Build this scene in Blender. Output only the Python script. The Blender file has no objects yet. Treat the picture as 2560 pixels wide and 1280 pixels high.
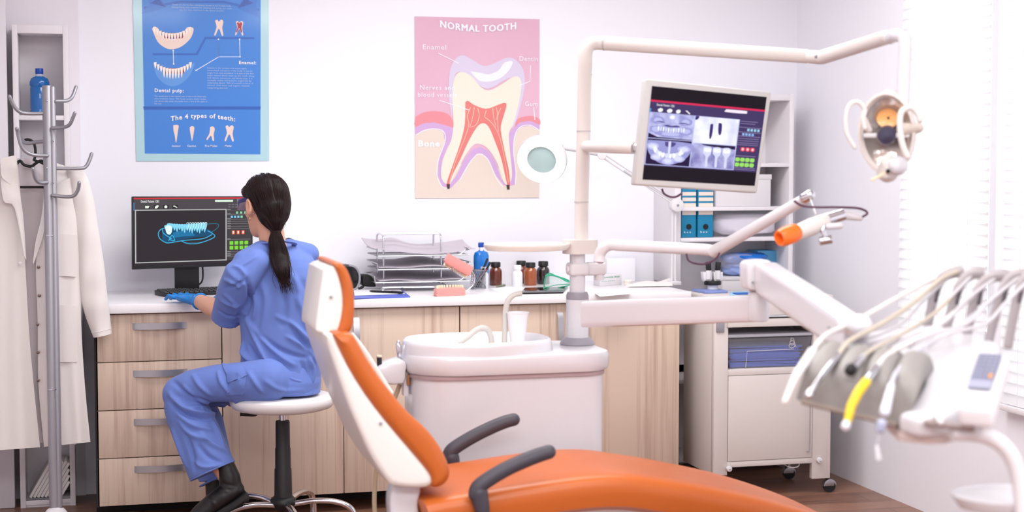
import bpy, bmesh, math, random
from mathutils import Vector, Matrix
from mathutils.bvhtree import BVHTree
from mathutils.geometry import tessellate_polygon
PI = math.pi
random.seed(7)
SC = bpy.context.scene
COL = SC.collection

# ------------------------------------------------------------------ camera geometry (metres; 2560x1280 frame)
CAM_H, FPX, YAW, PITCH = 1.46, 3900.0, math.radians(15.07), math.radians(3.37)
_sy, _cy, _sp, _cp = math.sin(YAW), math.cos(YAW), math.sin(PITCH), math.cos(PITCH)
FWD = Vector((_sy*_cp, _cy*_cp, -_sp)); UPV = Vector((_sy*_sp, _cy*_sp, _cp)); RGT = Vector((_cy, -_sy, 0))
EYE = Vector((0, 0, CAM_H))
def ray(u, v): return FWD + RGT*((u-1280)/FPX) + UPV*((640-v)/FPX)
def PD(u, v, d): return EYE + ray(u, v)*d          # point at distance d in front of the viewpoint
def PX(u, v, x): r = ray(u, v); return EYE + r*(x/r.x)
def PY(u, v, y): r = ray(u, v); return EYE + r*(y/r.y)
def PZ(u, v, z): r = ray(u, v); return EYE + r*((z-CAM_H)/r.z)

# ------------------------------------------------------------------ materials
def lin(c):
    c = c/255.0
    return c/12.92 if c <= 0.04045 else ((c+0.055)/1.055)**2.4
def L(rgb): return (lin(rgb[0]), lin(rgb[1]), lin(rgb[2]), 1.0)
MATS = {}
def mat(name, rgb, rough=0.5, metal=0.0, bump=0.0, bscale=60.0, vary=0.0, vscale=8.0, coat=0.0, trans=0.0, ior=1.45,
        alpha=1.0, emit=None, estr=1.0, sss=0.0, sheen=0.0, spec=0.5, stretch=None):
    if name in MATS: return MATS[name]
    m = bpy.data.materials.new(name); m.use_nodes = True
    nt = m.node_tree; b = nt.nodes['Principled BSDF']
    b.inputs['Base Color'].default_value = L(rgb)
    b.inputs['Roughness'].default_value = rough; b.inputs['Metallic'].default_value = metal
    b.inputs['IOR'].default_value = ior; b.inputs['Specular IOR Level'].default_value = spec
    if coat: b.inputs['Coat Weight'].default_value = coat; b.inputs['Coat Roughness'].default_value = 0.08
    if trans: b.inputs['Transmission Weight'].default_value = trans
    if alpha < 1: b.inputs['Alpha'].default_value = alpha
    if sss: b.inputs['Subsurface Weight'].default_value = sss; b.inputs['Subsurface Radius'].default_value = (0.01, 0.004, 0.002)
    if sheen: b.inputs['Sheen Weight'].default_value = sheen; b.inputs['Sheen Roughness'].default_value = 0.5
    if emit: b.inputs['Emission Color'].default_value = L(emit); b.inputs['Emission Strength'].default_value = estr
    if bump or vary:
        tc = nt.nodes.new('ShaderNodeTexCoord'); mp = nt.nodes.new('ShaderNodeMapping')
        nt.links.new(tc.outputs['Object'], mp.inputs['Vector'])
        if stretch: mp.inputs['Scale'].default_value = stretch
    if bump:
        n = nt.nodes.new('ShaderNodeTexNoise'); n.inputs['Scale'].default_value = bscale; n.inputs['Detail'].default_value = 4
        bp = nt.nodes.new('ShaderNodeBump'); bp.inputs['Strength'].default_value = bump; bp.inputs['Distance'].default_value = 0.002
        nt.links.new(mp.outputs[0], n.inputs['Vector']); nt.links.new(n.outputs['Fac'], bp.inputs['Height'])
        nt.links.new(bp.outputs[0], b.inputs['Normal'])
    if vary:
        n = nt.nodes.new('ShaderNodeTexNoise'); n.inputs['Scale'].default_value = vscale; n.inputs['Detail'].default_value = 5
        mx = nt.nodes.new('ShaderNodeMixRGB'); c = L(rgb)
        mx.inputs['Color1'].default_value = (c[0]*(1-vary), c[1]*(1-vary), c[2]*(1-vary), 1)
        mx.inputs['Color2'].default_value = (min(1, c[0]*(1+vary)), min(1, c[1]*(1+vary)), min(1, c[2]*(1+vary)), 1)
        nt.links.new(mp.outputs[0], n.inputs['Vector']); nt.links.new(n.outputs['Fac'], mx.inputs['Fac'])
        nt.links.new(mx.outputs[0], b.inputs['Base Color'])
    MATS[name] = m
    return m
def wood_grain(name, base, dark, axis_scale, rough=0.45, planks=None):
    m = bpy.data.materials.new(name); m.use_nodes = True; nt = m.node_tree; b = nt.nodes['Principled BSDF']
    N, K = nt.nodes.new, nt.links.new
    tc = N('ShaderNodeTexCoord'); mp = N('ShaderNodeMapping'); mp.inputs['Scale'].default_value = axis_scale
    K(tc.outputs['Object'], mp.inputs['Vector'])
    n1 = N('ShaderNodeTexNoise'); n1.inputs['Scale'].default_value = 1.0; n1.inputs['Detail'].default_value = 8; n1.inputs['Roughness'].default_value = 0.65
    K(mp.outputs[0], n1.inputs['Vector'])
    mp2 = N('ShaderNodeMapping'); mp2.inputs['Scale'].default_value = tuple(a*0.14 for a in axis_scale); K(tc.outputs['Object'], mp2.inputs['Vector'])
    n2 = N('ShaderNodeTexNoise'); n2.inputs['Scale'].default_value = 1.0; n2.inputs['Detail'].default_value = 3; K(mp2.outputs[0], n2.inputs['Vector'])
    ad = N('ShaderNodeMath'); ad.operation = 'ADD'; K(n1.outputs['Fac'], ad.inputs[0]); K(n2.outputs['Fac'], ad.inputs[1])
    cr = N('ShaderNodeValToRGB'); cr.color_ramp.elements[0].position = 0.72; cr.color_ramp.elements[1].position = 1.18 if False else 1.0
    cr.color_ramp.elements[0].color = L(dark); cr.color_ramp.elements[1].color = L(base)
    K(ad.outputs[0], cr.inputs['Fac'])
    out = cr.outputs[0]
    if planks:
        br = N('ShaderNodeTexBrick'); br.inputs['Scale'].default_value = 1.0
        br.inputs['Brick Width'].default_value = planks[0]; br.inputs['Row Height'].default_value = planks[1]
        br.inputs['Mortar Size'].default_value = 0.002; br.inputs['Color1'].default_value = (1, 1, 1, 1); br.inputs['Color2'].default_value = (0.72, 0.7, 0.7, 1)
        br.inputs['Mortar'].default_value = (0.25, 0.22, 0.2, 1)
        K(tc.outputs['Object'], br.inputs['Vector'])
        mx = N('ShaderNodeMixRGB'); mx.blend_type = 'MULTIPLY'; mx.inputs['Fac'].default_value = 1.0
        K(out, mx.inputs['Color1']); K(br.outputs['Color'], mx.inputs['Color2']); out = mx.outputs[0]
    K(out, b.inputs['Base Color']); b.inputs['Roughness'].default_value = rough
    bp = N('ShaderNodeBump'); bp.inputs['Strength'].default_value = 0.12; bp.inputs['Distance'].default_value = 0.001
    K(n1.outputs['Fac'], bp.inputs['Height']); K(bp.outputs[0], b.inputs['Normal'])
    return m

# ------------------------------------------------------------------ mesh building
def basis(d):
    d = d.normalized(); a = Vector((0, 0, 1)) if abs(d.z) < 0.95 else Vector((1, 0, 0))
    s = d.cross(a).normalized(); return s, s.cross(d).normalized()
class MB:
    def __init__(s): s.keep = False; s.v = []; s.f = []; s.sm = []
    def add(s, vs, fs, smooth=True):
        b = len(s.v); s.v += [Vector(p) for p in vs]; s.f += [[b+i for i in f] for f in fs]; s.sm += [smooth]*len(fs); return s
    def frombm(s, bm, smooth=True):
        bm.verts.index_update()
        s.add([v.co.copy() for v in bm.verts], [[v.index for v in f.verts] for f in bm.faces], smooth); bm.free(); return s
    def box(s, x0, x1, y0, y1, z0, z1, bev=0.0, seg=2, M=None):
        bm = bmesh.new(); bmesh.ops.create_cube(bm, size=1)
        for v in bm.verts: v.co = Vector(((x0+x1)/2+v.co.x*(x1-x0), (y0+y1)/2+v.co.y*(y1-y0), (z0+z1)/2+v.co.z*(z1-z0)))
        if bev: bmesh.ops.bevel(bm, geom=list(bm.edges), offset=bev, segments=seg, profile=0.5, affect='EDGES')
        if M is not None: bm.transform(M)
        bmesh.ops.recalc_face_normals(bm, faces=bm.faces)
        return s.frombm(bm, bool(bev))
    def hexa(s, bot, top, bev=0.0, seg=2):
        """box from 4 bottom and 4 top corners"""
        bm = bmesh.new(); vs = [bm.verts.new(p) for p in list(bot)+list(top)]
        for f in ((0, 1, 2, 3), (4, 5, 6, 7), (0, 1, 5, 4), (1, 2, 6, 5), (2, 3, 7, 6), (3, 0, 4, 7)): bm.faces.new([vs[i] for i in f])
        bmesh.ops.recalc_face_normals(bm, faces=bm.faces)
        if bev: bmesh.ops.bevel(bm, geom=list(bm.edges), offset=bev, segments=seg, profile=0.5, affect='EDGES')
        return s.frombm(bm, bool(bev))
    def prism(s, pts, vec, bev=0.0, seg=2, smooth=None):
        """planar outline pts extruded by vec, edges rounded"""
        bm = bmesh.new(); vec = Vector(vec)
        a = [bm.verts.new(Vector(p)) for p in pts]; b = [bm.verts.new(Vector(p)+vec) for p in pts]; n = len(pts)
        bm.faces.new(a); bm.faces.new(b[::-1])
        for i in range(n): bm.faces.new((a[i], b[i], b[(i+1) % n], a[(i+1) % n]))
        bmesh.ops.recalc_face_normals(bm, faces=bm.faces)
        if bev:
            eds = [e for e in bm.edges if (len({v for v in e.verts} & set(a)) == 2 or len({v for v in e.verts} & set(b)) == 2)]
            bmesh.ops.bevel(bm, geom=eds, offset=bev, segments=seg, profile=0.5, affect='EDGES')
        bmesh.ops.triangulate(bm, faces=[f for f in bm.faces if len(f.verts) > 4])
        return s.frombm(bm, bool(bev) if smooth is None else smooth)
    def pillow(s, pts, vec, bev, seg=4):
        """outline extruded by vec with softly rounded rims; any concave outline"""
        pts = [Vector(p) for p in pts]; vec = Vector(vec); e = vec.normalized(); n = len(pts)
        area = sum((pts[i].cross(pts[(i+1) % n])).dot(e) for i in range(n)); sg = 1 if area > 0 else -1
        nr = []
        for i in range(n):
            t1 = (pts[i]-pts[i-1]).normalized(); t2 = (pts[(i+1) % n]-pts[i]).normalized(); t = t1+t2
            t = t.normalized() if t.length > 1e-6 else t1
            nr.append(e.cross(t)*sg)
        def ring(ins, h):
            P = [p+q*ins for p, q in zip(pts, nr)]
            for _ in range(2): P = [(P[i-1]+P[i]*2+P[(i+1) % n])/4 for i in range(n)] if ins > bev*.3 else P
            return [p+e*h for p in P]
        R = []; Lh = vec.length
        for k in range(seg+1):
            a = PI/2*k/seg; R.append(ring(bev*(1-math.sin(a)), bev*(1-math.cos(a))))
        for k in range(seg, -1, -1):
            a = PI/2*k/seg; R.append(ring(bev*(1-math.sin(a)), Lh-bev*(1-math.cos(a))))
        s.rings(R, cap=False)
        for r in (R[0], R[-1]): s.add(r, [tuple(t) for t in tessellate_polygon([r])], True)
        return s
    def rings(s, rings, cap=True, closed=False, smooth=True):
        n = len(rings[0]); vs = [p for r in rings for p in r]; fs = []
        m = len(rings)
        for i in range(m if closed else m-1):
            k = (i+1) % m
            for j in range(n): fs.append((i*n+j, i*n+(j+1) % n, k*n+(j+1) % n, k*n+j))
        if cap and not closed:
            fs.append(tuple(range(n))[::-1]); fs.append(tuple((m-1)*n+j for j in range(n)))
        return s.add(vs, fs, smooth)
    def tube(s, pts, r, n=10, cap=True, closed=False, ell=None, ref=None):
        """swept tube; r a radius or list; ell flattens along the second axis"""
        pts = [Vector(p) for p in pts]; m = len(pts); rs = r if isinstance(r, (list, tuple)) else [r]*m
        out = []; sd = None
        for i, p in enumerate(pts):
            if closed: t = pts[(i+1) % m]-pts[i-1]
            else: t = pts[min(i+1, m-1)]-pts[max(i-1, 0)]
            if t.length < 1e-9: t = Vector((0, 0, 1))
            t.normalize()
            if sd is None:
                sd = (Vector(ref) if ref is not None else basis(t)[0])
            sd = (sd-t*sd.dot(t)).normalized() if (sd-t*sd.dot(t)).length > 1e-6 else basis(t)[0]
            up = t.cross(sd)
            rr = rs[i]; ra, rb = rr if isinstance(rr, (tuple, list)) else (rr, rr*(ell or 1))
            out.append([p+sd*math.cos(2*PI*j/n)*ra+up*math.sin(2*PI*j/n)*rb for j in range(n)])
        return s.rings(out, cap, closed)
    def capsule(s, pts, r, n=14, ell=None, ref=None, caps=4):
        """tube with round ends"""
        pts = [Vector(p) for p in pts]; rs = list(r) if isinstance(r, (list, tuple)) else [r]*len(pts)
        g = lambda q: q if isinstance(q, (tuple, list)) else (q, q*(ell or 1))
        rs = [g(q) for q in rs]
        P, R = [], []
        d0 = (pts[0]-pts[1]).normalized(); d1 = (pts[-1]-pts[-2]).normalized()
        for k in range(caps):
            a = (k+0.3)/caps*PI/2; P.append(pts[0]+d0*min(rs[0])*math.cos(a)); R.append((rs[0][0]*math.sin(a), rs[0][1]*math.sin(a)))
        P += pts; R += rs
        for k in range(caps-1, -1, -1):
            a = (k+0.3)/caps*PI/2; P.append(pts[-1]+d1*min(rs[-1])*math.cos(a)); R.append((rs[-1][0]*math.sin(a), rs[-1][1]*math.sin(a)))
        return s.tube(P, R, n, ref=ref)
    def lathe(s, prof, c=(0, 0, 0), n=24, axis=None, cap=True):
        """prof: (radius, height) list, around z (or axis) at c"""
        c = Vector(c); ax = Vector(axis).normalized() if axis is not None else Vector((0, 0, 1))
        if axis is None: e1, e2 = Vector((1, 0, 0)), Vector((0, 1, 0))
        else: e1, e2 = basis(ax)
        return s.rings([[c+ax*h+e1*math.cos(2*PI*j/n)*max(r, 1e-5)+e2*math.sin(2*PI*j/n)*max(r, 1e-5) for j in range(n)] for r, h in prof], cap)
    def cyl(s, a, b, r, n=20, bev=0.0):
        a, b = Vector(a), Vector(b); h = (b-a).length
        if bev: prof = [(r-bev, 0), (r-bev*.3, bev*.3), (r, bev), (r, h-bev), (r-bev*.3, h-bev*.3), (r-bev, h)]
        else: prof = [(r, 0), (r, h)]
        return s.lathe(prof, a, n, b-a)
    def ball(s, c, r, n=14, sc=(1, 1, 1)):
        c = Vector(c); m = n//2+1
        return s.rings([[c+Vector((math.sin(PI*(i+.02)/(m+.04))*math.cos(2*PI*j/n)*r*sc[0], math.sin(PI*(i+.02)/(m+.04))*math.sin(2*PI*j/n)*r*sc[1], math.cos(PI*(i+.02)/(m+.04))*r*sc[2])) for j in range(n)] for i in range(m+1)])
    def flat(s, pts):
        pts = [Vector(p) for p in pts]; P = [pts[0]]
        for q in pts[1:]:
            if (q-P[-1]).length > 2e-5: P.append(q)
        return s.add(P, [tuple(t) for t in tessellate_polygon([P])], False)
    def grid(s, fn, nu, nv, thick=0.0):
        """sheet fn(s,t)->Vector"""
        P = [[Vector(fn(i/nu, j/nv)) for i in range(nu+1)] for j in range(nv+1)]
        vs = [p for r in P for p in r]; W = nu+1
        fs = [(j*W+i, j*W+i+1, (j+1)*W+i+1, (j+1)*W+i) for j in range(nv) for i in range(nu)]
        if thick:
            nv_ = []
            for j in range(nv+1):
                for i in range(nu+1):
                    a = P[j][min(i+1, nu)]-P[j][max(i-1, 0)]; b = P[min(j+1, nv)][i]-P[max(j-1, 0)][i]
                    nn = a.cross(b); nn = nn.normalized() if nn.length > 1e-12 else Vector((0, 1, 0))
                    nv_.append(P[j][i]+nn*thick)
            K = len(vs); vs += nv_
            fs2 = [tuple(K+q for q in f[::-1]) for f in fs]
            rim = [i for i in range(W)]+[j*W+nu for j in range(1, nv+1)]+[nv*W+i for i in range(nu-1, -1, -1)]+[j*W for j in range(nv-1, 0, -1)]
            fs3 = [(rim[k], K+rim[k], K+rim[(k+1) % len(rim)], rim[(k+1) % len(rim)]) for k in range(len(rim))]
            fs = fs+fs2+fs3
        return s.add(vs, fs)
    def text(s, body, size, o, ex, ey, align='LEFT', bold=0.0, depth=0.0, warp=None, width=None):
        """lettering laid out on the plane through o with unit axes ex, ey"""
        cu = bpy.data.curves.new('t', 'FONT'); cu.body = body; cu.size = size; cu.align_x = align; cu.offset = bold*size
        cu.resolution_u = 2; cu.extrude = depth; cu.space_character = 1.12
        ob = bpy.data.objects.new('t', cu); COL.objects.link(ob)
        dg = bpy.context.evaluated_depsgraph_get(); me = bpy.data.meshes.new_from_object(ob.evaluated_get(dg))
        ex, ey = Vector(ex), Vector(ey); ez = ex.cross(ey); o = Vector(o)
        xs = [v.co.x for v in me.vertices] or [0]; k = 1.0
        if width: k = width/max(1e-6, max(xs)-min(xs))
        vs = []
        for v in me.vertices:
            x, y = v.co.x*k, v.co.y
            if warp: y += warp(x)
            vs.append(o+ex*x+ey*y+ez*v.co.z)
        s.keep = True
        s.add(vs, [list(p.vertices) for p in me.polygons if depth or p.normal.z > 0.5], False)
        bpy.data.objects.remove(ob); bpy.data.curves.remove(cu); bpy.data.meshes.remove(me)
        return s
    def mesh(s, name, off=Vector((0, 0, 0))):
        me = bpy.data.meshes.new(name)
        me.from_pydata([p-off for p in s.v], [], s.f); me.validate()
        if len(me.polygons) == len(s.sm): me.polygons.foreach_set('use_smooth', s.sm)
        else: me.polygons.foreach_set('use_smooth', [s.sm[0]]*len(me.polygons))
        bm = bmesh.new(); bm.from_mesh(me)
        bmesh.ops.remove_doubles(bm, verts=bm.verts, dist=1e-6)
        bmesh.ops.recalc_face_normals(bm, faces=bm.faces) if len(bm.faces) < 60000 and not s.keep else None
        for e in bm.edges:
            if len(e.link_faces) == 2 and e.calc_face_angle(0) > math.radians(42): e.smooth = False
        bm.to_mesh(me); bm.free()
        return me
OFF = {}
def link(me, name, m, parent=None):
    o = bpy.data.objects.new(name, me); COL.objects.link(o)
    if m is not None: me.materials.clear(); me.materials.append(m)
    if parent is not None: o.parent = parent
    OFF[o.name] = OFF[parent.name] if parent is not None else Vector((0, 0, 0))
    return o
def tag(o, label=None, cat=None, group=None, kind=None):
    for k, v in (('label', label), ('category', cat), ('group', group), ('kind', kind)):
        if v: o[k] = v
    return o
def part(name, mb, m, parent, label=None):
    o = link(mb.mesh(name, OFF[parent.name]), name, m, parent)
    if label: o['label'] = label
    return o
def thing(name, label, cat, loc, group=None):
    o = bpy.data.objects.new(name, None); COL.objects.link(o); o.location = loc; o.empty_display_size = 0.05
    OFF[o.name] = Vector(loc); return tag(o, label, cat, group)
def solo(name, mb, m, label, cat, group=None, kind=None):
    c = Vector((0, 0, 0)); n = max(1, len(mb.v)); zmin = 1e9
    for p in mb.v: c += p; zmin = min(zmin, p.z)
    c /= n; c.z = zmin
    o = link(mb.mesh(name, c), name, m); o.location = c; OFF[o.name] = c
    return tag(o, label, cat, group, kind)
def struct(name, mb, m, parent=None):
    o = link(mb.mesh(name, OFF[parent.name] if parent else Vector((0, 0, 0))), name, m, parent)
    if parent is None: o['kind'] = 'structure'
    return o
def clone(o, parent=None):
    c = o.copy(); COL.objects.link(c); c.parent = parent; OFF[c.name] = OFF.get(o.name, Vector((0, 0, 0)))
    for ch in [q for q in o.children]: clone(ch, c)
    return c
def smooth_path(pts, k=6):
    pts = [Vector(p) for p in pts]; out = []
    for i in range(len(pts)-1):
        p0, p1, p2, p3 = pts[max(i-1, 0)], pts[i], pts[i+1], pts[min(i+2, len(pts)-1)]
        for j in range(k):
            t = j/k
            out.append(0.5*((2*p1)+(p2-p0)*t+(2*p0-5*p1+4*p2-p3)*t*t+(3*p1-p0-3*p2+p3)*t**3))
    out.append(pts[-1]); return out
def lerp(a, b, t): return a+(b-a)*t
def polylerp(ps, t):
    n = len(ps)-1; x = max(0, min(n-1e-9, t*n)); i = int(x); return ps[i]*(1-(x-i))+ps[i+1]*(x-i)
def remesh(mb, voxel, smooth=6):
    """one continuous surface grown from overlapping closed shapes"""
    me = bpy.data.meshes.new('r'); me.from_pydata(mb.v, [], mb.f); me.update()
    o = bpy.data.objects.new('r', me); COL.objects.link(o)
    bm = bmesh.new(); bm.from_mesh(me); bmesh.ops.recalc_face_normals(bm, faces=bm.faces); bm.to_mesh(me); bm.free()
    md = o.modifiers.new('r', 'REMESH'); md.mode = 'VOXEL'; md.voxel_size = voxel; md.use_smooth_shade = True
    if smooth: s2 = o.modifiers.new('s', 'SMOOTH'); s2.factor = 0.5; s2.iterations = smooth
    dg = bpy.context.evaluated_depsgraph_get(); out = bpy.data.meshes.new_from_object(o.evaluated_get(dg))
    bpy.data.objects.remove(o); bpy.data.meshes.remove(me)
    out.polygons.foreach_set('use_smooth', [True]*len(out.polygons)); out.update()
    return out
def folds(me, strokes):
    """press creases and ridges into a cloth mesh; a stroke = (image points, radius m, height m)"""
    import numpy as np
    vs = np.empty(len(me.vertices)*3); me.vertices.foreach_get('co', vs); vs = vs.reshape(-1, 3)
    ns = np.empty(len(me.vertices)*3); me.vertices.foreach_get('normal', ns); ns = ns.reshape(-1, 3)
    bvh = BVHTree.FromPolygons([Vector(v) for v in vs], [tuple(p.vertices) for p in me.polygons])
    disp = np.zeros(len(vs))
    for pts, R, A in strokes:
        hits = []
        P = smooth_path([Vector((u, v, 0)) for u, v in pts], 20)
        for q in P:
            h = bvh.ray_cast(EYE, ray(q.x, q.y).normalized())
            if h[0] is not None: hits.append(h[0])
        n = len(hits)
        if n < 3: continue
        best = np.full(len(vs), 1e9); wt = np.zeros(len(vs))
        for i, h in enumerate(hits):
            d = np.linalg.norm(vs-np.array(h), axis=1); k = d < best
            best[k] = d[k]; wt[k] = math.sin(PI*(i+.5)/n)**0.6
        disp += A*wt*np.exp(-(best/R)**2)
    vs = vs+ns*disp[:, None]
    me.vertices.foreach_set('co', vs.ravel()); me.update()
    return me
def shift(me, off):
    me.transform(Matrix.Translation(-off)); return me
class Quad:
    """a flat panel given by its four corners TL, TR, BR, BL"""
    def __init__(s, tl, tr, br, bl):
        s.c = [Vector(p) for p in (tl, tr, br, bl)]
        s.ex = (s.c[1]-s.c[0]).normalized(); s.n = s.ex.cross(s.c[3]-s.c[0]).normalized()*-1
        s.ey = s.n.cross(s.ex).normalized(); s.w = (s.c[1]-s.c[0]).length; s.h = (s.c[3]-s.c[0]).length
        if s.n.dot(EYE-s.c[0]) < 0: s.n = -s.n
    def p(s, a, b, lift=0.0):
        return lerp(lerp(s.c[0], s.c[1], a), lerp(s.c[3], s.c[2], a), b)+s.n*lift
    def rect(s, mb, a0, b0, a1, b1, lift): return mb.add([s.p(a0, b0, lift), s.p(a1, b0, lift), s.p(a1, b1, lift), s.p(a0, b1, lift)], [(0, 1, 2, 3)], False)
    def poly(s, mb, pts, lift): return mb.flat([s.p(a, b, lift) for a, b in pts])
    def line(s, mb, pts, w, lift, lw=None):
        """stroke of width w metres along points"""
        P = [s.p(a, b, lift) for a, b in pts]; Lf, Rt = [], []
        for i, q in enumerate(P):
            t = (P[min(i+1, len(P)-1)]-P[max(i-1, 0)]).normalized(); nrm = s.n.cross(t).normalized()
            ww = (lerp(w, lw, i/(len(P)-1)) if lw is not None else w)/2
            Lf.append(q+nrm*ww); Rt.append(q-nrm*ww)
        n = len(P); mb.add(Lf+Rt, [(i, i+1, n+i+1, n+i) for i in range(n-1)], False); return mb
def sm2(pts, k=5, closed=False):
    P = [Vector((a, b, 0)) for a, b in pts]
    if closed: P = P+[P[0]]
    Q = smooth_path(P, k)
    if closed: Q = Q[:-1]
    return [(q.x, q.y) for q in Q]
# ================================================================== materials
M = {}
M['wall'] = mat('wall_paint', (244, 244, 251), 0.75, bump=0.05, bscale=150)
M['ceil'] = mat('ceiling_paint', (245, 244, 246), 0.9)
M['floor'] = wood_grain('floor_planks', (150, 108, 88), (96, 62, 50), (2.2, 24, 24), 0.35, planks=(1.3, 0.16))
M['lam'] = wood_grain('pale_wood_laminate', (214, 192, 174), (172, 142, 126), (46, 46, 1.0), 0.45)
M['lam2'] = wood_grain('pale_wood_laminate_crosswise', (210, 188, 170), (170, 140, 124), (38, 46, 1.6), 0.45)
M['lacquer'] = mat('white_lacquer', (238, 235, 238), 0.35, vary=0.01)
M['board'] = mat('white_board', (232, 228, 232), 0.5, vary=0.01)
M['counter'] = mat('white_worktop', (240, 238, 241), 0.28, vary=0.012, vscale=20)
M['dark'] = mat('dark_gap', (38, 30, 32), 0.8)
M['alu'] = mat('brushed_aluminium', (176, 175, 180), 0.35, metal=0.85, bump=0.05, bscale=300)
M['alugrey'] = mat('grey_painted_steel', (158, 157, 164), 0.4, metal=0.5)
M['chrome'] = mat('chrome', (215, 215, 220), 0.12, metal=1.0)
M['black'] = mat('black_plastic', (26, 25, 28), 0.45, bump=0.03, bscale=400)
M['blackgloss'] = mat('black_gloss', (14, 13, 18), 0.12)
M['rubber'] = mat('black_rubber', (22, 20, 22), 0.65)
M['white'] = mat('white_enamel', (215, 213, 218), 0.22, coat=0.3, vary=0.008)
M['whitesoft'] = mat('white_plastic', (224, 221, 224), 0.4, vary=0.01)
M['cream'] = mat('cream_white_paint', (219, 211, 207), 0.4, vary=0.015)
M['blindslat'] = mat('blind_slat', (244, 243, 242), 0.55)
M['greyring'] = mat('grey_trim_ring', (150, 146, 156), 0.45)
def emis(name, rgb, s=1.0): return mat(name, (0, 0, 0), 0.6, emit=rgb, estr=s, spec=0.2)

WY, RX, LX, FY, CZ = 7.09, 3.36, -1.5, -2.2, 2.75
# ================================================================== room shell
struct('floor', MB().box(LX-.2, RX+.2, FY-.2, WY+.2, -0.1, 0), M['floor'])
struct('ceiling', MB().box(LX-.2, RX+.2, FY-.2, WY+.2, CZ, CZ+.1), M['ceil'])
struct('wall_back', MB().box(LX-.2, RX+.2, WY, WY+.2, 0, CZ), M['wall'])
struct('wall_left', MB().box(LX-.2, LX, FY, WY, 0, CZ), M['wall'])
struct('wall_front', MB().box(LX-.2, RX+.2, FY-.2, FY, 0, CZ), M['wall'])
w = MB(); WZ0, WZ1 = 0.56, 2.42
op = [(5.36, 5.97), (4.45, 5.19), (2.9, 3.9), (0.9, 2.2)]  # last two openings are out of view, added to let in more light
ys = [FY]+[a for o_ in sorted(op) for a in o_]+[WY]
w.box(RX, RX+.2, FY, WY, 0, WZ0); w.box(RX, RX+.2, FY, WY, WZ1, CZ)
for i in range(0, len(ys), 2): w.box(RX, RX+.2, ys[i], ys[i+1], WZ0, WZ1)
struct('wall_right', w, M['wall'])
M['pane'] = mat('window_glass', (250, 252, 255), 0.02, trans=1.0, ior=1.02)
for i, (a, b) in enumerate(op):
    f = MB(); 
    f.box(RX+.10, RX+.15, a, a+.05, WZ0, WZ1, .004); f.box(RX+.10, RX+.15, b-.05, b, WZ0, WZ1, .004)
    f.box(RX+.10, RX+.15, a, b, WZ0, WZ0+.05, .004); f.box(RX+.10, RX+.15, a, b, WZ1-.05, WZ1, .004)
    wf = struct('window_%d' % (i+1), f, M['lacquer'])
    struct('window_pane', MB().box(RX+.122, RX+.128, a+.05, b-.05, WZ0+.05, WZ1-.05), M['pane'], wf)
# blinds hung over the two windows the photo shows; the added nearer ones stay bare
bl = mat('translucent_blind', (246, 246, 246), 0.6)
nt = bl.node_tree; bb = nt.nodes['Principled BSDF']; tr = nt.nodes.new('ShaderNodeBsdfTranslucent'); tr.inputs['Color'].default_value = (0.95, 0.95, 0.95, 1)
ms = nt.nodes.new('ShaderNodeMixShader'); ms.inputs['Fac'].default_value = 0.5
nt.links.new(bb.outputs[0], ms.inputs[1]); nt.links.new(tr.outputs[0], ms.inputs[2]); nt.links.new(ms.outputs[0], nt.nodes['Material Output'].inputs[0])
def blind(a, b, label):
    t = thing('window_blind', label, 'window blind', (RX-.03, (a+b)/2, WZ0-.03), 'venetian blinds over the windows')
    s = MB(); z = WZ0; k = 0
    while z < WZ1+.04:
        # each slat curved, almost closed
        n = 4; P = []
        for j in range(n+1):
            q = j/n-.5
            P.append((RX-.035+q*0.010+0.003*math.cos(q*PI), z+.021+q*0.047))
        for y0, y1 in ((a, b),):
            vs = [(x, y0+.004*abs(j_-2), zz) for j_, (x, zz) in enumerate(P)]+[(x, y1-.004*abs(j_-2), zz) for j_, (x, zz) in enumerate(P)]
            s.add(vs, [(j, j+1, n+1+j+1, n+1+j) for j in range(n)])
        z += .042; k += 1
    part('slats', s, bl, t)
    part('headrail', MB().box(RX-.06, RX-.005, a, b, WZ1+.04, WZ1+.09, .004), M['lacquer'], t)
    part('bottom_rail', MB().box(RX-.048, RX-.025, a, b, WZ0-.03, WZ0-.008, .003), M['lacquer'], t)
    for f in (.18, .5, .82):
        y = a+(b-a)*f
        part('ladder_cord', MB().tube([(RX-.05, y, WZ0-.01), (RX-.05, y, WZ1+.05)], .0012, 5), M['lacquer'], t)
blind(5.31, 5.997, 'white slatted blind on the right wall, beside the room corner')
blind(4.42, 5.215, 'white slatted blind at the right edge, cut off by the picture')
# shallow wall return left of the blue poster, and the white door at the far left
struct('trim_1', MB().box(LX, -.044, WY-.02, WY, 0, CZ, .002), mat('return_paint', (236, 231, 237), .8))
d = struct('door_1', MB().box(-1.3, -.335, 6.885, 6.925, 0.0, 2.3, .004), mat('door_paint', (228, 224, 230), .5))
struct('door_frame', MB().box(-1.36, -.36, 6.93, WY-.02, 0, 2.36, .004), mat('door_casing', (214, 208, 216), .5), d)

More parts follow.
